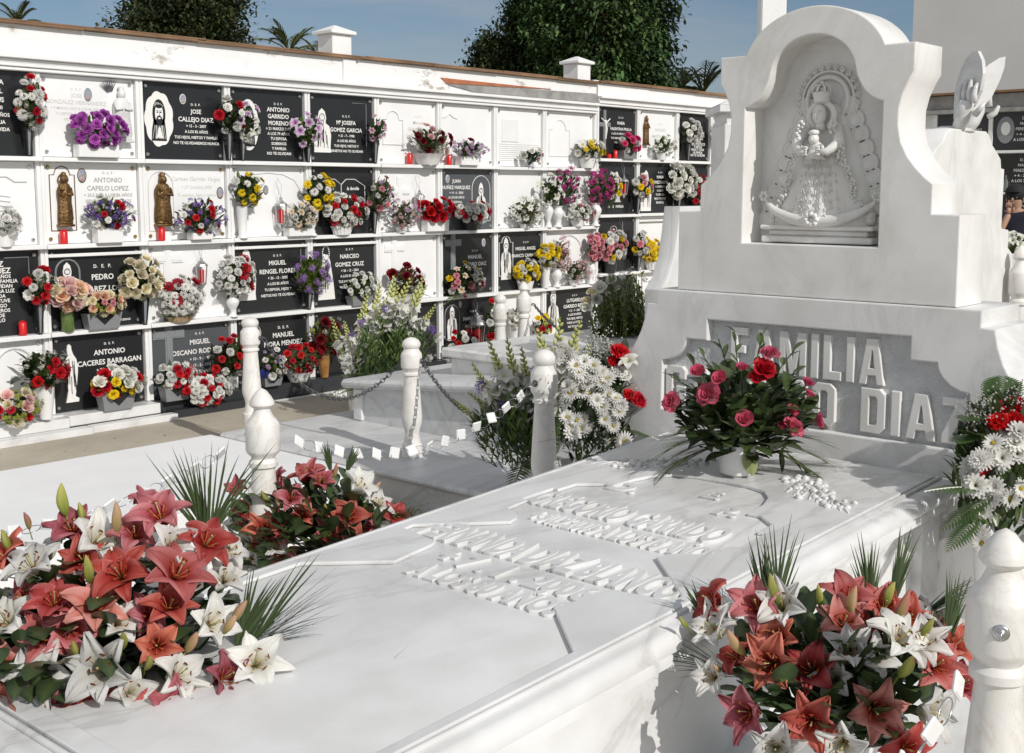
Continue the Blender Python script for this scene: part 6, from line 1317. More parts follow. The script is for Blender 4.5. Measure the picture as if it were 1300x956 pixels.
for px, py, ww in [(822, 552, .16), (830, 590, .15), (1080, 578, .17), (1072, 508, .13), (1062, 602, .16), (845, 568, .13), (1075, 540, .14), (816, 535, .12)]:
    e = at_depth(px, py, dep0+r.uniform(-.12, .1))-rb_; b0 = V((0, 0, .11)); d = e-b0; palm(mb, b0, d+V((0, 0, d.length*.25)), d.length*.72, ww, .32, jit((.075, .11, .035), r, .25), r, 18, None, .0036, .35)
for px, py in [(893, 452), (912, 430), (968, 425), (1010, 442), (1015, 470), (852, 478), (880, 462), (1030, 600), (932, 420)]:
    e = at_depth(px, py, dep0+r.uniform(-.06, .06))-rb_; b0 = gc*.8; d = e-b0
    for q_ in range(5):
        c_ = b0+d*(.55+.11*q_); leaf(mb, c_, d.normalized()+V((r.uniform(-.8, .8), r.uniform(-.8, .8), r.uniform(-.4, .5))), r.uniform(.05, .08), .013, .4, jit(gl[r.randrange(4)], r, .3), 4)
    mb.cc = (.06, .09, .03); mb.tube([b0, b0+d*.5+V((0, 0, .01)), e], .002, 4)
mb.build('palm_blades', M_LEAF, ro, colour=True)
mb = MB(); leaf(mb, at_depth(950, 580, dep0-.09)-rb_+V((0, 0, .02)), V((.05, -.2, -1)), .085, .028, .1, (.30, .34, .14), 6, .2, side=V((.7, -.7, 0))); mb.build('striped_leaf', M_LEAF, ro, colour=True)
for i, (px, py, k, s) in enumerate([(969, 464, 'roseR', .042), (963, 476, 'roseR', .034), (977, 447, 'roseX2', .034), (916, 477, 'roseX', .040), (941, 466, 'roseX', .030), (901, 496, 'roseX2', .044), (886, 470, 'roseX', .038), (855, 506, 'roseX2', .038), (945, 528, 'roseX', .044), (1004, 539, 'roseX2', .042), (1003, 519, 'roseX', .034), (1032, 529, 'roseX', .046), (1023, 485, 'roseX', .034), (1025, 500, 'roseX', .03), (993, 540, 'roseX', .032)]):
    p_ = at_depth(px, py, dep0-.25+abs(px-950)*.0017+r.uniform(-.02, .02)); d = toward(p_, r, .35, .4, rb_+gc); put(k, 'rose', ro, p_-rb_-V((0, 0, s*.4)), d, s*.92, r)
    mb = MB(); mb.cc = (.05, .09, .03); mb.tube([p_-rb_-V((0, 0, s*.4)), gc*.9], .0022, 4); mb.build('stem', M_LEAF, ro, colour=True)

# --- generic free-standing arrangement from a list of blooms
def arrangement(name, label, base, vs, c_px, c_dep, rad, blooms, leaves, seed, lw=.3, ll=(.06, .11), lcols=None, ferns=(), palms=(), gyp=(), facek=.5, z0=None):
    r = random.Random(seed); base = V(base); root = arr(name, label, 'flowers', base); c = at_depth(*c_px, c_dep)-base
    hgt = max(.06, c.z-rad[2]*.8)
    if vs: vase(vs[0], root, vs[1], hgt, r)
    lcols = lcols or [(.035, .07, .022), (.055, .09, .028), (.022, .045, .018), (.10, .14, .05)]
    mb = MB()
    for i in range(int(leaves*1.0)):
        d = V((r.gauss(0, 1), r.gauss(0, 1), r.gauss(0, 1))).normalized(); t = r.random()**.4; p_ = c+V((d.x*rad[0], d.y*rad[1], d.z*rad[2]))*t*.95
        dd = (p_-V((0, 0, hgt*.5))).normalized()+V((r.uniform(-.6, .6), r.uniform(-.6, .6), r.uniform(-.4, .4))); l = r.uniform(*ll)
        leaf(mb, p_-dd.normalized()*l*.4, dd, l, l*lw*r.uniform(.35, .6), r.uniform(0, .7), jit(r.choice(lcols), r, .3), 5, .2)
    mb.build('leaves', M_LEAF, root, colour=True, smooth=True)
    if ferns or palms:
        mb = MB()
        for (x0, y0, x1, y1, L, W, k) in ferns:
            a = at_depth(x0, y0, c_dep+k)-base; b = at_depth(x1, y1, c_dep+k+r.uniform(-.05, .05))-base; fern(mb, a, (b-a)+V((0, 0, (b-a).length*.15)), (b-a).length, W*.8, .15, jit((.04, .085, .025), r, .2), r, 18, .11)
        for (x0, y0, x1, y1, W, k) in palms:
            a = at_depth(x0, y0, c_dep+k)-base; b = at_depth(x1, y1, c_dep+k)-base; d = b-a; Lq = d.length; dn = d.normalized(); sd = (dn.cross(fw)).normalized(); cc = (.055, .085, .032)
            mb.cc = cc; mb.tube([a-dn*Lq*.25, a, a+d*.45], [.0035, .003, .002], 4)
            for q in range(9):
                t = q/8
                for sg in (-1, 1): blade(mb, a+d*(.42*t), (dn+sd*sg*W*(1.5-1.1*t)+V((r.uniform(-.05, .05), r.uniform(-.05, .05), r.uniform(-.05, .05)))), Lq*(.85+.25*math.sin(PI*t))*r.uniform(.75, 1.1), .0038, r.uniform(.02, .22), jit(cc, r, .3), 6)
        mb.build('fern_fronds' if ferns else 'palm_fronds', M_LEAF, root, colour=True)
    if gyp:
        mb = MB()
        for (px, py, rr_, nn) in gyp:
            g = at_depth(px, py, c_dep-.05)-base
            for i in range(nn):
                d = V((r.gauss(0, 1), r.gauss(0, 1), r.gauss(0, 1)))*rr_*.5; mb.cc = (.72, .71, .66); mb.ball(g+d, r.uniform(.0022, .0045), 5, 3)
                if i % 5 == 0: mb.cc = (.12, .16, .08); mb.tube([g*.8+c*.2, g+d], .0008, 3)
        mb.build('gypsophila', M_PET, root, colour=True)
    for (px, py, k, s, dz) in blooms:
        p_ = at_depth(px, py, c_dep+dz); ctr = base+c
        d = toward(p_, r, facek, .25, ctr); nm = 'flower_head'
        if k.startswith('L'): nm = 'lily'; k = k[:2]+str(r.randrange(5))
        if k.startswith('bud'): nm = 'flower_bud'; d = (p_-ctr).normalized()+V((0, 0, 1.0))
        q_ = put(k, nm, root, p_-base-d.normalized()*s*.35, d, s, r)
        if k.startswith('L'):
            st = bpy.data.objects.new('stamens', PROTO['stam' if k[1] == 'W' else 'stamR']); col.objects.link(st); st.parent = q_
    return root
rr = random.Random(77)
def depth_of(x, y): return (V((x, y, .8))-CAM).dot(fw)
# daisies
bd_ = (4.12, 3.30, .3); dd_ = depth_of(4.12, 3.30)
DW = [(751, 473), (763, 469), (742, 476), (765, 485), (745, 486), (737, 495), (761, 503), (772, 500), (780, 512), (785, 522), (775, 527), (764, 515), (757, 508), (730, 533), (724, 540), (738, 532), (728, 548), (736, 545), (768, 532), (779, 541), (718, 488), (727, 480), (735, 470), (722, 497), (716, 508), (748, 497), (755, 462), (768, 524), (788, 515), (793, 560), (797, 568), (720, 528), (745, 540), (770, 478), (782, 503), (731, 462), (741, 458)]
bl_ = [(x, y, 'daisyW' if i % 4 else 'mumW', rr.uniform(.032, .042), -.22+rr.uniform(-.04, .05)) for i, (x, y) in enumerate(DW)]
bl_ += [(788, 447, 'carnRL', .055, -.12), (783, 458, 'carnRL', .045, -.12), (818, 457, 'carnRL', .055, -.1), (812, 506, 'carnRL', .048, -.14), (800, 502, 'carnRL', .04, -.12), (797, 458, 'lilyW', .062, -.16), (786, 470, 'carnWL', .045, -.14), (792, 476, 'carnWL', .04, -.12)]
arrangement('daisy_arrangement', 'spray of white daisies, red carnations and gypsophila left of the headstone', bd_, ('pot', .26), (762, 522), dd_, (.23, .2, .29), bl_, 520, 31,
            ferns=[(800, 490, 835, 432, 0, .10, -.1), (805, 480, 862, 470, 0, .09, -.05), (800, 500, 872, 512, 0, .09, -.05), (790, 470, 795, 422, 0, .08, 0), (810, 480, 850, 450, 0, .09, -.05), (790, 545, 850, 560, 0, .09, -.1), (780, 480, 770, 425, 0, .07, .1), (805, 520, 850, 535, 0, .08, -.1)],
            gyp=[(755, 445, .09, 420), (785, 485, .08, 260), (775, 560, .10, 300), (720, 560, .07, 180), (770, 545, .05, 120)])
# right spray
br_ = (4.02, 1.40, .3); db_ = depth_of(4.02, 1.48)
WR = [(1266, 549), (1278, 546), (1290, 559), (1266, 587), (1272, 580), (1241, 584), (1250, 580), (1228, 600), (1239, 617), (1252, 622), (1262, 618), (1274, 627), (1284, 634), (1247, 649), (1232, 590), (1259, 560), (1296, 545), (1256, 632), (1298, 620), (1282, 560), (1293, 575), (1245, 690), (1242, 680)]
bl_ = [(x, y, 'mumW' if i % 3 else 'daisyW', rr.uniform(.034, .042), -.14+rr.uniform(-.04, .05)) for i, (x, y) in enumerate(WR)]
bl_ += [(1266, 535, 'carnRL', .045, -.1), (1285, 535, 'carnRL', .05, -.1), (1290, 513, 'carnRL', .05, -.05), (1259, 570, 'carnRL', .036, -.12), (1244, 592, 'carnRL', .036, -.12), (1299, 525, 'carnRL', .045, -.05), (1276, 515, 'carnRL', .035, -.05)]
arrangement('mixed_spray', 'spray of white mums and red carnations at the right of the tomb', br_, ('pot', .24), (1268, 592), db_, (.16, .16, .26), bl_, 420, 32,
            ferns=[(1270, 530, 1274, 468, 0, .10, 0), (1262, 530, 1213, 530, 0, .09, -.05), (1255, 550, 1208, 560, 0, .09, -.1), (1262, 620, 1172, 624, 0, .09, -.12), (1262, 630, 1198, 672, 0, .09, -.15), (1250, 650, 1205, 698, 0, .07, -.2), (1262, 540, 1232, 505, 0, .08, 0), (1285, 520, 1298, 478, 0, .08, 0), (1250, 560, 1225, 545, 0, .08, -.1)],
            gyp=[(1248, 527, .07, 260), (1290, 512, .06, 160), (1270, 560, .06, 120)])
# gladioli
def gladioli(label, base, dep, cpx, tips, sz, fol, seed, extra=(), fw2=.30, fh=.2, purple=0, n_white=1.0):
    r = random.Random(seed); base = V(base); root = arr('gladiolus_arrangement', label, 'flowers', base); c = at_depth(cpx[0], cpx[1], dep)-base
    vase('pot', root, .28, max(.06, c.z*.45), r); mb = MB()
    cols = [(.10, .17, .04), (.06, .11, .03), (.15, .21, .05), (.035, .06, .022)]
    for i in range(fol):
        d = V((r.gauss(0, 1), r.gauss(0, 1), r.gauss(0, 1))).normalized(); t = r.random()**.5; p_ = c+V((d.x*fw2, d.y*fw2*.8, d.z*fh))*t
        for k in range(4):
            dd = (p_-V((0, 0, 0))).normalized()*.8+V((r.uniform(-.7, .7), r.uniform(-.7, .7), r.uniform(-.3, .6))); blade(mb, p_, dd, r.uniform(.05, .12), .0062, .2, jit(r.choice(cols), r, .3), 2)
    for i in range(14): a = r.uniform(0, 6.28); d = V((math.cos(a), math.sin(a), r.uniform(-.2, .6))); fern(mb, c*.6, d, fw2*r.uniform(1.0, 1.5), fw2*.3, r.uniform(.1, .4), jit((.05, .09, .03), r, .3), r, 16, .10)
    mb.build('foliage', M_LEAF, root, colour=True)
    for i, (px, py, L) in enumerate(tips):
        e = at_depth(px, py, dep+r.uniform(-.15, .15))-base; b0 = V((r.uniform(-.04, .04), r.uniform(-.04, .04), max(.05, c.z*.4))); d = e-b0; L = L*sz
        st = e-d.normalized()*L; q_ = bpy.data.objects.new('flower_spike', PROTO['glad%d' % (i % 3)]); col.objects.link(q_); q_.parent = root
        qq = V((0, 0, 1)).rotation_difference(d.normalized()) @ Quaternion((0, 0, 1), -PI/2+HEAD+r.uniform(-.6, .6)+PI/2*0); q_.rotation_mode = 'QUATERNION'; q_.rotation_quaternion = qq; q_.location = st; q_.scale = (L*1.15, L*1.15, L)
        mb = MB(); mb.cc = (.13, .2, .05); mb.tube([b0, (b0+st)/2, st], .005, 5); 
        for k in range(2): blade(mb, b0, d.normalized()+V((r.uniform(-.25, .25), r.uniform(-.25, .25), 0)), d.length*r.uniform(.6, .95), .015, .12, jit((.08, .14, .04), r, .3), 5)
        mb.build('stem', M_LEAF, root, colour=True)
    for (px, py, k, s) in extra:
        p_ = at_depth(px, py, dep-.12)-base; put(k, 'flower_head', root, p_, toward(p_+base, r, .6, .3), s, r)
    return root
g1 = V((6.35, 7.35, 0)); dg1 = (g1+V((0, 0, .8))-CAM).dot(fw)
gladioli('tall white gladioli in green foliage behind the grey tomb, against the bottom niches', g1, dg1, (503, 440),
         [(424, 402, .62), (437, 406, .5), (452, 398, .62), (470, 372, .7), (483, 358, .75), (497, 348, .78), (510, 362, .72), (523, 352, .78), (534, 350, .75), (545, 362, .7), (462, 412, .5), (552, 385, .55), (490, 380, .6), (428, 430, .5)], .72, 520, 41,
         extra=[(548, 420, 'clP', .05), (489, 392, 'clP', .04), (460, 410, 'clP', .04), (440, 458, 'clW', .06), (430, 440, 'clW', .06), (558, 430, 'clW', .06), (545, 455, 'clW', .04), (446, 425, 'clP', .04)], fw2=.36, fh=.22)
g2 = V((4.98, 4.25, .2)); dg2 = (g2+V((0, 0, .5))-CAM).dot(fw)
gladioli('white gladioli fanning out behind the marble post nearest the headstone', g2, dg2, (655, 545),
         [(602, 458, .6), (621, 430, .75), (630, 462, .6), (646, 428, .8), (663, 440, .7), (680, 415, .9), (696, 432, .8), (712, 402, .95), (728, 428, .75), (742, 405, .9), (750, 436, .7), (592, 500, .5), (578, 505, .45), (700, 450, .6)], .62, 420, 42,
         extra=[(612, 490, 'clP', .045), (680, 470, 'clP', .035), (640, 515, 'clP', .04), (705, 460, 'clW', .08), (715, 450, 'clW', .08), (725, 455, 'clW', .07), (690, 455, 'clW', .07)], fw2=.26, fh=.26)
# bush in trough
bb = V((pt.x, pt.y, pt.z-.03)); rt5 = arr('flowering_bush', 'tall leafy green bush with cream flowers growing in the marble trough', 'plant', bb); r = random.Random(55); mb = MB()
for i in range(150):
    e = at_depth(r.uniform(748, 838), 0, 8.3); top_y = r.uniform(348, 400) if r.random() < .75 else r.uniform(385, 420)
    px = r.uniform(750, 836); top_y += max(0, (px-815))*.9+max(0, 765-px)*1.4
    e = at_depth(px, top_y, 8.3+r.uniform(-.3, .3))-bb; b0 = V((e.x*.7+r.uniform(-.1, .1), e.y*.7, 0)); mb.cc = jit((.13, .17, .05), r, .3); mb.tube([b0, (b0+e)/2+V((r.uniform(-.02, .02), 0, 0)), e], .0035, 3)
    for k in range(16): t = r.uniform(.1, 1); c_ = b0.lerp(e, t); leaf(mb, c_, (r.uniform(-1, 1), r.uniform(-1, 1), r.uniform(0, 1)), r.uniform(.04, .08), .010, .3, jit(r.choice([(.24, .32, .08), (.30, .36, .13), (.14, .20, .05)]), r, .3), 3)
mb.build('stems_and_leaves', M_LEAF, rt5, colour=True)
for i, (px, py, k, s) in enumerate([(762, 366, 'roseW', .06), (752, 372, 'roseC', .05), (745, 383, 'roseC', .05), (744, 392, 'roseW', .045), (777, 356, 'roseW', .05), (790, 350, 'clW', .05), (800, 346, 'clW', .05), (770, 372, 'clW', .05), (818, 356, 'clW', .04), (826, 362, 'clW', .05), (757, 380, 'roseW', .05), (785, 365, 'clW', .03), (760, 415, 'clW', .05), (835, 370, 'clG', .05)]):
    p_ = at_depth(px, py, 8.05)-bb; put(k, 'flower_head', rt5, p_, toward(p_+bb, r), s*.72, r)

# --- three lily arrangements
def LL(s, lst, k0): return [(x, y, k, s*sc_*(1.0 if k[0] == 'L' else .85), dz+k0) for (x, y, k, sc_, dz) in lst]
r = random.Random(91)
lilyL = [(225, 728, 'LP0', 1.15, -.12), (203, 655, 'LP0', 1.05, 0), (262, 690, 'LR1', 1.0, -.02), (152, 728, 'LR0', 1.05, -.1), (122, 772, 'LP0', 1.0, -.14), (68, 765, 'LR0', .95, -.12), (58, 808, 'LP1', .95, -.14), (92, 672, 'LP1', .95, .02), (172, 680, 'LP2', .85, 0), (8, 708, 'LR1', .9, 0), (285, 862, 'LP2', 1.0, -.14), (105, 712, 'LR2', .8, -.04),
         (40, 718, 'LW0', 1.0, -.08), (132, 850, 'LW0', 1.2, -.2), (50, 862, 'LW1', 1.15, -.2), (120, 688, 'LW2', 1.0, 0), (218, 692, 'LW1', .85, -.05), (8, 790, 'LW0', 1.05, -.1), (225, 858, 'LW2', .95, -.16), (325, 842, 'LW0', 1.05, -.1), (268, 792, 'LW1', .9, -.08), (290, 700, 'LW2', .8, .05), (285, 735, 'LW1', .8, .02), (170, 700, 'LW2', .75, 0), (85, 730, 'LW1', .7, -.05), (60, 700, 'LW1', .7, .02),
         (190, 780, 'LP1', .75, -.1), (30, 760, 'LP1', .7, -.05), (185, 640, 'LP1', .7, .08), (180, 920, 'LR0', 1.1, -.2), (80, 930, 'LP0', 1.1, -.22), (10, 900, 'LR2', 1.1, -.2), (260, 925, 'LW0', 1.0, -.2), (130, 950, 'LW1', 1.1, -.25), (330, 915, 'LR1', .9, -.1),
         (82, 640, 'budG', 1.1, .02), (102, 655, 'budG', .7, .02), (147, 665, 'budP', 1.0, -.02), (112, 730, 'budG', .9, -.12), (97, 828, 'budG', .8, -.2), (186, 845, 'budG', .7, -.2), (155, 818, 'budG', .8, -.2), (302, 780, 'budP', .9, -.1), (290, 795, 'budP', .8, -.1), (10, 690, 'budG', .8, 0), (35, 665, 'budK', .6, 0), (240, 820, 'budP', .9, -.15)]
lilyL += [(40, 945, 'LW1', 1.0, -.2), (118, 900, 'LR0', 1.0, -.2), (215, 900, 'LP0', 1.0, -.2), (60, 895, 'LP2', 1.0, -.2), (165, 880, 'LW2', .8, -.2), (240, 950, 'LP1', 1.0, -.22), (5, 850, 'LP2', .9, -.15), (300, 905, 'LP0', .9, -.15), (150, 790, 'LW2', .8, -.12), (90, 800, 'LP0', .9, -.14), (200, 820, 'LR0', .8, -.15), (215, 770, 'LR1', .9, -.12)]
bL = (1.83, 3.22, .3)
dL = 3.05
arrangement('lily_arrangement', 'largest arrangement of pink and white lilies at the lower left corner', bL, ('pot', .34), (135, 825), dL, (.37, .34, .29), LL(.098, lilyL, -.07), 720, 61, lw=.55, ll=(.07, .13),
            lcols=[(.035, .065, .03), (.025, .045, .022), (.05, .085, .035), (.02, .035, .018)],
            palms=[(255, 712, 300, 588, .30, .12), (268, 700, 232, 590, .22, .14), (305, 832, 400, 735, .26, .02), (305, 835, 395, 770, .24, .03), (300, 830, 330, 740, .22, 0), (420, 905, 500, 850, .2, -.1)])
lilyM = [(390, 603, 'LP0', 1.0, 0), (370, 632, 'LP1', .95, -.05), (407, 612, 'LP2', .9, 0), (335, 672, 'LR0', 1.05, -.08), (362, 668, 'LR0', .9, -.08), (442, 655, 'LR0', 1.1, -.06), (312, 648, 'LR1', .9, 0), (415, 680, 'LP1', .95, -.06), (358, 705, 'LP2', 1.0, -.1), (448, 690, 'LP1', .9, -.02), (500, 655, 'LR2', .85, .05), (300, 622, 'LP1', .8, .05), (330, 640, 'LR1', .8, 0), (385, 655, 'LR1', .8, -.06), (470, 668, 'LP1', .7, 0), (352, 610, 'LP1', .8, .02), (372, 715, 'LP0', .8, -.1),
         (330, 618, 'LW0', .85, 0), (455, 618, 'LW1', 1.1, 0), (350, 692, 'LW2', .95, -.1), (480, 640, 'LW0', .85, .04), (318, 710, 'LW1', .9, -.05), (338, 730, 'LW2', .85, -.08), (308, 690, 'LW0', .8, 0), (425, 628, 'LW1', .6, .05), (300, 665, 'LW1', .7, .02),
         (343, 612, 'budP', 1.0, 0), (339, 636, 'budG', .9, -.06), (300, 658, 'budG', .8, 0), (325, 698, 'budG', .9, -.1), (410, 652, 'budG', .9, -.08), (355, 640, 'budP', .8, -.05), (425, 600, 'budK', .7, 0), (478, 620, 'budP', .7, .03)]
bM = (2.98, 3.50, .3); dM = depth_of(2.98, 3.5)
arrangement('lily_arrangement', 'middle arrangement of pink and white lilies between white slab and tomb lid', bM, ('pot', .30), (395, 668), dM, (.36, .30, .21), LL(.094, lilyM, -.05), 560, 62, lw=.55, ll=(.06, .11), lcols=[(.035, .065, .03), (.025, .045, .022), (.06, .10, .03)],
            palms=[(475, 665, 545, 620, .18, .05), (440, 600, 450, 572, .2, .1), (420, 600, 415, 570, .15, .1), (480, 660, 535, 650, .16, 0)])
lilyR = [(905, 765, 'LR2', 1.0, .1), (960, 770, 'LP1', 1.1, .02), (979, 842, 'LR0', 1.15, -.1), (990, 812, 'LR0', 1.0, -.05), (1030, 852, 'LR1', 1.05, -.1), (1077, 757, 'LP2', 1.0, 0), (1070, 792, 'LP1', 1.0, -.05), (1122, 772, 'LP1', .95, 0), (1188, 845, 'LP0', 1.1, -.1), (1210, 820, 'LR1', 1.0, -.02), (1150, 785, 'LR1', .9, 0), (935, 835, 'LR1', .8, 0), (1090, 800, 'LR1', .8, -.03),
         (992, 770, 'LW0', 1.1, 0), (908, 800, 'LW1', 1.05, .05), (1046, 812, 'LW1', .95, -.02), (1078, 830, 'LW0', 1.05, -.12), (1108, 836, 'LW2', .95, -.12), (1140, 812, 'LW1', 1.15, -.1), (1172, 815, 'LW0', 1.0, -.1), (1185, 788, 'LW2', .9, .02), (978, 800, 'LW2', .85, .02), (925, 782, 'LW2', .7, .05), (1060, 862, 'LW2', .9, -.1), (1200, 800, 'LW1', .8, .05),
         (950, 905, 'LP0', 1.1, -.15), (1030, 915, 'LR0', 1.1, -.18), (1110, 900, 'LP1', 1.1, -.18), (1180, 905, 'LW0', 1.1, -.15), (1070, 945, 'LW1', 1.1, -.2), (985, 950, 'LW2', 1.0, -.2), (1150, 950, 'LR0', 1.0, -.2), (905, 860, 'LW1', .8, .02), (1220, 870, 'LP1', .9, -.05),
         (1129, 758, 'budG', 1.0, 0), (1141, 778, 'budK', 1.2, -.05), (1040, 762, 'budG', .8, 0), (986, 755, 'budG', 1.1, 0), (940, 822, 'budP', 1.1, -.05), (1147, 850, 'budG', 1.2, -.2), (1083, 770, 'budP', 1.1, -.05), (912, 850, 'budP', .5, 0), (1175, 800, 'budG', .8, -.1), (870, 792, 'budG', .6, .05)]
bR = (2.72, 1.33, .3); dR = depth_of(2.72, 1.33)
arrangement('lily_arrangement', 'right arrangement of red and white lilies beside the tomb and large post', bR, ('pot', .32), (1060, 850), dR, (.30, .26, .17), LL(.085, lilyR, -.04), 560, 63, lw=.55, ll=(.06, .11), lcols=[(.035, .065, .03), (.025, .045, .022), (.05, .085, .03)],
            palms=[(985, 800, 990, 680, .20, .08), (975, 800, 965, 700, .14, .1), (1105, 790, 1100, 700, .16, .05), (1130, 780, 1150, 690, .10, .05), (940, 860, 850, 820, .2, .05), (1200, 830, 1215, 740, .12, -.05), (1160, 790, 1225, 745, .12, 0), (900, 800, 880, 752, .12, .1)])

# ================================================================== TREES AND SKY
def tree(label, px, dep, ybase_z, top_z, rx, n, cols, seed, feather=.0, shape='dome', name='conifer_tree', leafl=.30):
    r = random.Random(seed); c = at_depth(px, 60, dep); root = thing(name, label, 'tree', (c.x, c.y, 0), group=None)
    mb = MB(); mb.tube([(0, 0, 0), (.1, 0, top_z*.4), (0, .1, top_z*.75), (0, 0, top_z*.95)], [.35, .26, .14, .03], 9); tr = mb
    mb2 = MB(); h = top_z-ybase_z; clumps = []
    for i in range(n):
        t = r.random(); z = ybase_z+h*t
        w = rx*(math.sqrt(max(.02, 1-(2*t-.75)**2*.75)) if shape == 'dome' else (1-t*.9)**.6)
        a = r.uniform(0, 2*PI); q = r.random()**.42*r.uniform(.86, 1.0)*(1+.10*math.sin(a*5+z*2.1)+.08*math.sin(z*4.3+a*2))
        clumps.append(V((math.cos(a)*w*q, math.sin(a)*w*q, z+r.uniform(-.2, .2))))
    for i in range(30):
        a = r.uniform(0, 2*PI); t = r.uniform(.05, 1.0); z = ybase_z+h*t; w = rx*(math.sqrt(max(.02, 1-(2*t-.75)**2*.75)) if shape == 'dome' else (1-t*.9)**.6); up_ = r.uniform(-.1, .5)-feather*.8
        for k in range(6): q = .85+.075*k; clumps.append(V((math.cos(a)*w*q, math.sin(a)*w*q, z+up_*(q-.85)*w*1.5)))
    for p in clumps:
        if r.random() < .12: tr.tube([(0, 0, p.z-.9), p*.55+V((0, 0, p.z*.45-.5)), p], [.06, .035, .01], 5)
        out = V((p.x, p.y, 0)); out = out.normalized() if out.length > .01 else V((1, 0, 0)); cb = jit(r.choice(cols), r, .35); sz = r.uniform(.3, .6)
        for k in range(r.randint(26, 38)):
            o_ = V((r.gauss(0, 1), r.gauss(0, 1), r.gauss(0, .8)))*sz*.42; d = out*.6+V((r.uniform(-.8, .8), r.uniform(-.8, .8), r.uniform(-.6, .9)-feather*.6)); blade(mb2, p+o_, d, leafl*r.uniform(.35, .95), .075*r.uniform(.6, 1.4)*leafl/.3, .15+feather*.5, jit(cb, r, .3), 2)
    tr.build('trunk', plain('bark', (.09, .065, .045), .9, var=.3, scale=3), root); mb2.build('crown', M_TREE, root, colour=True); return root
CT1 = [(.04, .065, .022), (.06, .085, .028), (.075, .08, .03), (.03, .05, .02)]
CT2 = [(.05, .11, .035), (.07, .14, .04), (.03, .065, .025), (.11, .17, .05)]
tree('dark dense round cypress behind the wall at left', 236, 30, 2.0, 8.6, 1.58, 3000, CT1, 71, leafl=.17)
tree('dark bushy conifer at the left foot of the tall feathery trees', 626, 34, 2.0, 5.9, 1.15, 1100, CT1, 72, shape='cone', leafl=.18)
tree('slim dark conifer against the left flank of the feathery tree', 668, 35, 2.0, 7.4, 1.0, 1100, CT2, 73, shape='cone', leafl=.18)
tree('tall feathery green conifer with drooping branch tips, centre', 735, 33, 2.2, 10.5, 1.35, 2000, CT2, 74, feather=.1, leafl=.19)
tree('broad feathery conifer whose right side droops in layers', 790, 32, 2.2, 10.2, 1.30, 2000, CT2, 75, feather=.35, leafl=.20)
def palm_tree(label, px, py, dep, s, seed):
    r = random.Random(seed); c = at_depth(px, py, dep); root = thing('palm_tree', label, 'palm tree', (c.x, c.y, 0), group='palm tops behind the wall')
    mb = MB(); mb.tube([(0, 0, 0), (.1, 0, c.z*.5), (0, 0, c.z)], [.25, .2, .2], 9); mb.build('trunk', plain('palm_bark', (.14, .10, .06), .9, var=.3, scale=6), root)
    mb = MB()
    for i in range(16):
        a = r.uniform(0, 2*PI); d = V((math.cos(a), math.sin(a), r.uniform(.3, 2.2))); p = V((0, 0, c.z)); L = s*r.uniform(.8, 1.15); d.normalize(); side = d.cross(V((0, 0, 1))).normalized(); bend = r.uniform(.25, .5); pts = [p+d*L*(k/12)-V((0, 0, 1))*L*bend*(k/12)**2 for k in range(13)]
        mb.cc = (.14, .15, .05); mb.tube(pts[::3], .02, 4)
        for k in range(2, 13):
            for sg in (-1, 1): t = (pts[k]-pts[k-1]).normalized(); blade(mb, pts[k], side*sg*.7+t+V((0, 0, -.2)), s*.32*math.sin(PI*(.2+.75*k/13)), .025, .2, jit((.09, .115, .035), r, .4), 2)
    mb.build('fronds', M_TREE, root, colour=True)
palm_tree('thin palm top at the far left above the wall', 22, 32, 34, 1.0, 1); palm_tree('palm tips just left of the white chimney', 368, 66, 32, 1.2, 2)
palm_tree('palm tips behind the first white chimney', 405, 76, 34, 1.0, 3); palm_tree('palm crown showing above the wall near the headstone', 893, 118, 34, 1.5, 4); palm_tree('sparse palm leaves left of the last palm crown', 866, 112, 36, 1.1, 5)

SUN_EL = 33; az_off = -11
to_sun = V((math.sin(R(az_off))*math.cos(R(SUN_EL)), -math.cos(R(az_off))*math.cos(R(SUN_EL)), math.sin(R(SUN_EL))))
L = bpy.data.lights.new('sun', 'SUN'); L.energy = 3.3; L.angle = R(.53); L.color = (1, .965, .915)
so = bpy.data.objects.new('sun', L); col.objects.link(so); so.rotation_euler = (-to_sun).to_track_quat('-Z', 'Y').to_euler(); so.location = (3, -5, 8)
w = bpy.data.worlds.new('World'); sc.world = w; w.use_nodes = True; nt = w.node_tree
bg = nt.nodes['Background']; sky = nt.nodes.new('ShaderNodeTexSky'); sky.sky_type = 'NISHITA'; sky.sun_disc = False
sky.sun_elevation = R(SUN_EL); sky.sun_rotation = math.atan2(to_sun.x, to_sun.y); sky.air_density = 1.0; sky.dust_density = .6; sky.ozone_density = 4.0
tc = nt.nodes.new('ShaderNodeTexCoord'); mp = nt.nodes.new('ShaderNodeMapping'); mp.inputs['Scale'].default_value = (1.2, 1.2, 7); mp.inputs['Rotation'].default_value = (.15, .1, .4)
nz = nt.nodes.new('ShaderNodeTexNoise'); nz.inputs['Scale'].default_value = 2.6; nz.inputs['Detail'].default_value = 7; nz.inputs['Roughness'].default_value = .6; nz.inputs['Distortion'].default_value = .6
nt.links.new(tc.outputs['Generated'], mp.inputs['Vector']); nt.links.new(mp.outputs['Vector'], nz.inputs['Vector'])
rp = nt.nodes.new('ShaderNodeValToRGB'); rp.color_ramp.elements[0].position = .42; rp.color_ramp.elements[1].position = .75; rp.color_ramp.elements[0].color = (.06, .06, .06, 1); rp.color_ramp.elements[1].color = (.55, .55, .55, 1)
nt.links.new(nz.outputs['Fac'], rp.inputs['Fac'])
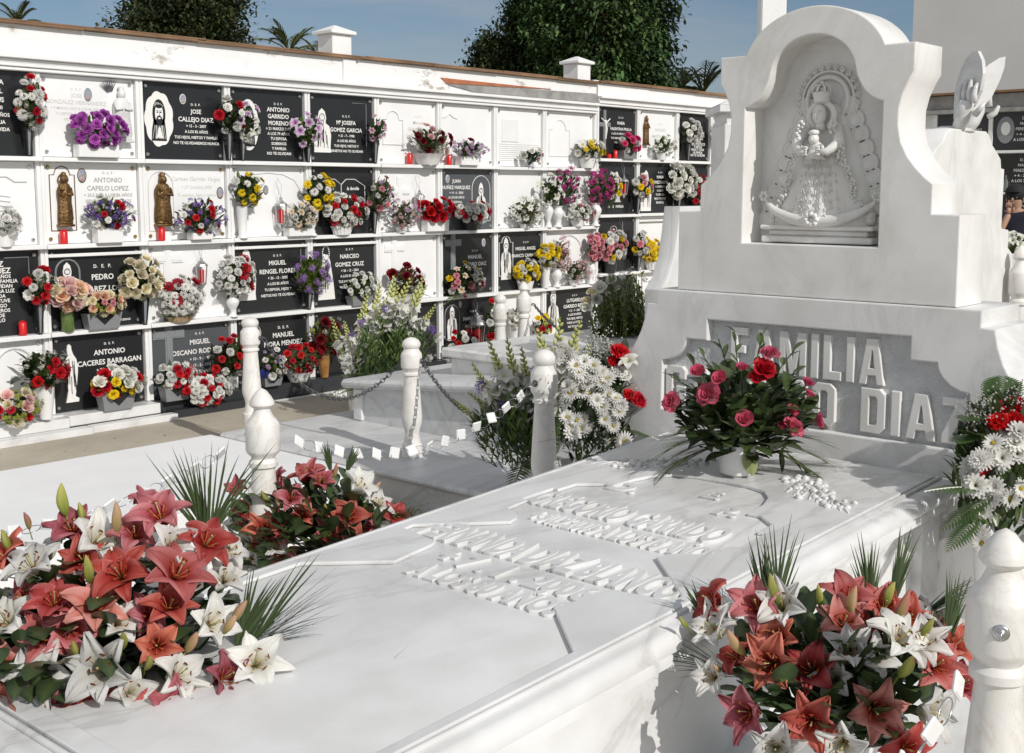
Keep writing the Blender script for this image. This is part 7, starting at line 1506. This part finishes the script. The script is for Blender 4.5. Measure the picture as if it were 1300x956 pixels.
mx = nt.nodes.new('ShaderNodeMix'); mx.data_type = 'RGBA'; nt.links.new(rp.outputs['Color'], mx.inputs['Factor']); nt.links.new(sky.outputs['Color'], mx.inputs['A']); mx.inputs['B'].default_value = (7.0, 7.1, 7.4, 1)
# unseen bright cloud veil overhead and behind the viewer, added as fill light
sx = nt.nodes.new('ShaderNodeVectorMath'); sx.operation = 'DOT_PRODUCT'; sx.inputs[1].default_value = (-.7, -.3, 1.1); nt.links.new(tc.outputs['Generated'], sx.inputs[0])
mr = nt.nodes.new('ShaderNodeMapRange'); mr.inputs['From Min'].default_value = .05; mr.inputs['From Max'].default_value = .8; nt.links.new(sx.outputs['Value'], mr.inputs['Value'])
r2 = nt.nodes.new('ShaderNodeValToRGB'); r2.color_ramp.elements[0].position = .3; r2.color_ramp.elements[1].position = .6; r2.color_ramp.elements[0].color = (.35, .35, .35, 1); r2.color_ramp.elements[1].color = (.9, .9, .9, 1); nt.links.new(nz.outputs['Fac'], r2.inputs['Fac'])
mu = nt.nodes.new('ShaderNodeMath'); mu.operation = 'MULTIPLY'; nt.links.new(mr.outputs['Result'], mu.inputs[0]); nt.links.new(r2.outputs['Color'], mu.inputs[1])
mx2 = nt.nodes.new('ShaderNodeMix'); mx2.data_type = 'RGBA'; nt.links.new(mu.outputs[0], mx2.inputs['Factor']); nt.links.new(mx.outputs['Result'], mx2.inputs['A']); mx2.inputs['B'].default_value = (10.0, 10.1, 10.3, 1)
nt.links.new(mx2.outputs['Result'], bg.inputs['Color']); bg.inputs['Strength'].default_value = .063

cd = bpy.data.cameras.new('camera'); cam = bpy.data.objects.new('camera', cd); col.objects.link(cam); sc.camera = cam
cd.sensor_width = 36; cd.lens = F/1300*36; cd.shift_y = -45/1300; cd.clip_end = 1000; cd.clip_start = .05
cam.matrix_world = Matrix(((rt.x, up.x, -fw.x, CAM.x), (rt.y, up.y, -fw.y, CAM.y), (rt.z, up.z, -fw.z, CAM.z), (0, 0, 0, 1)))
sc.view_settings.view_transform = 'Standard'; sc.view_settings.look = 'None'; sc.view_settings.gamma = 1; sc.view_settings.exposure = -.02
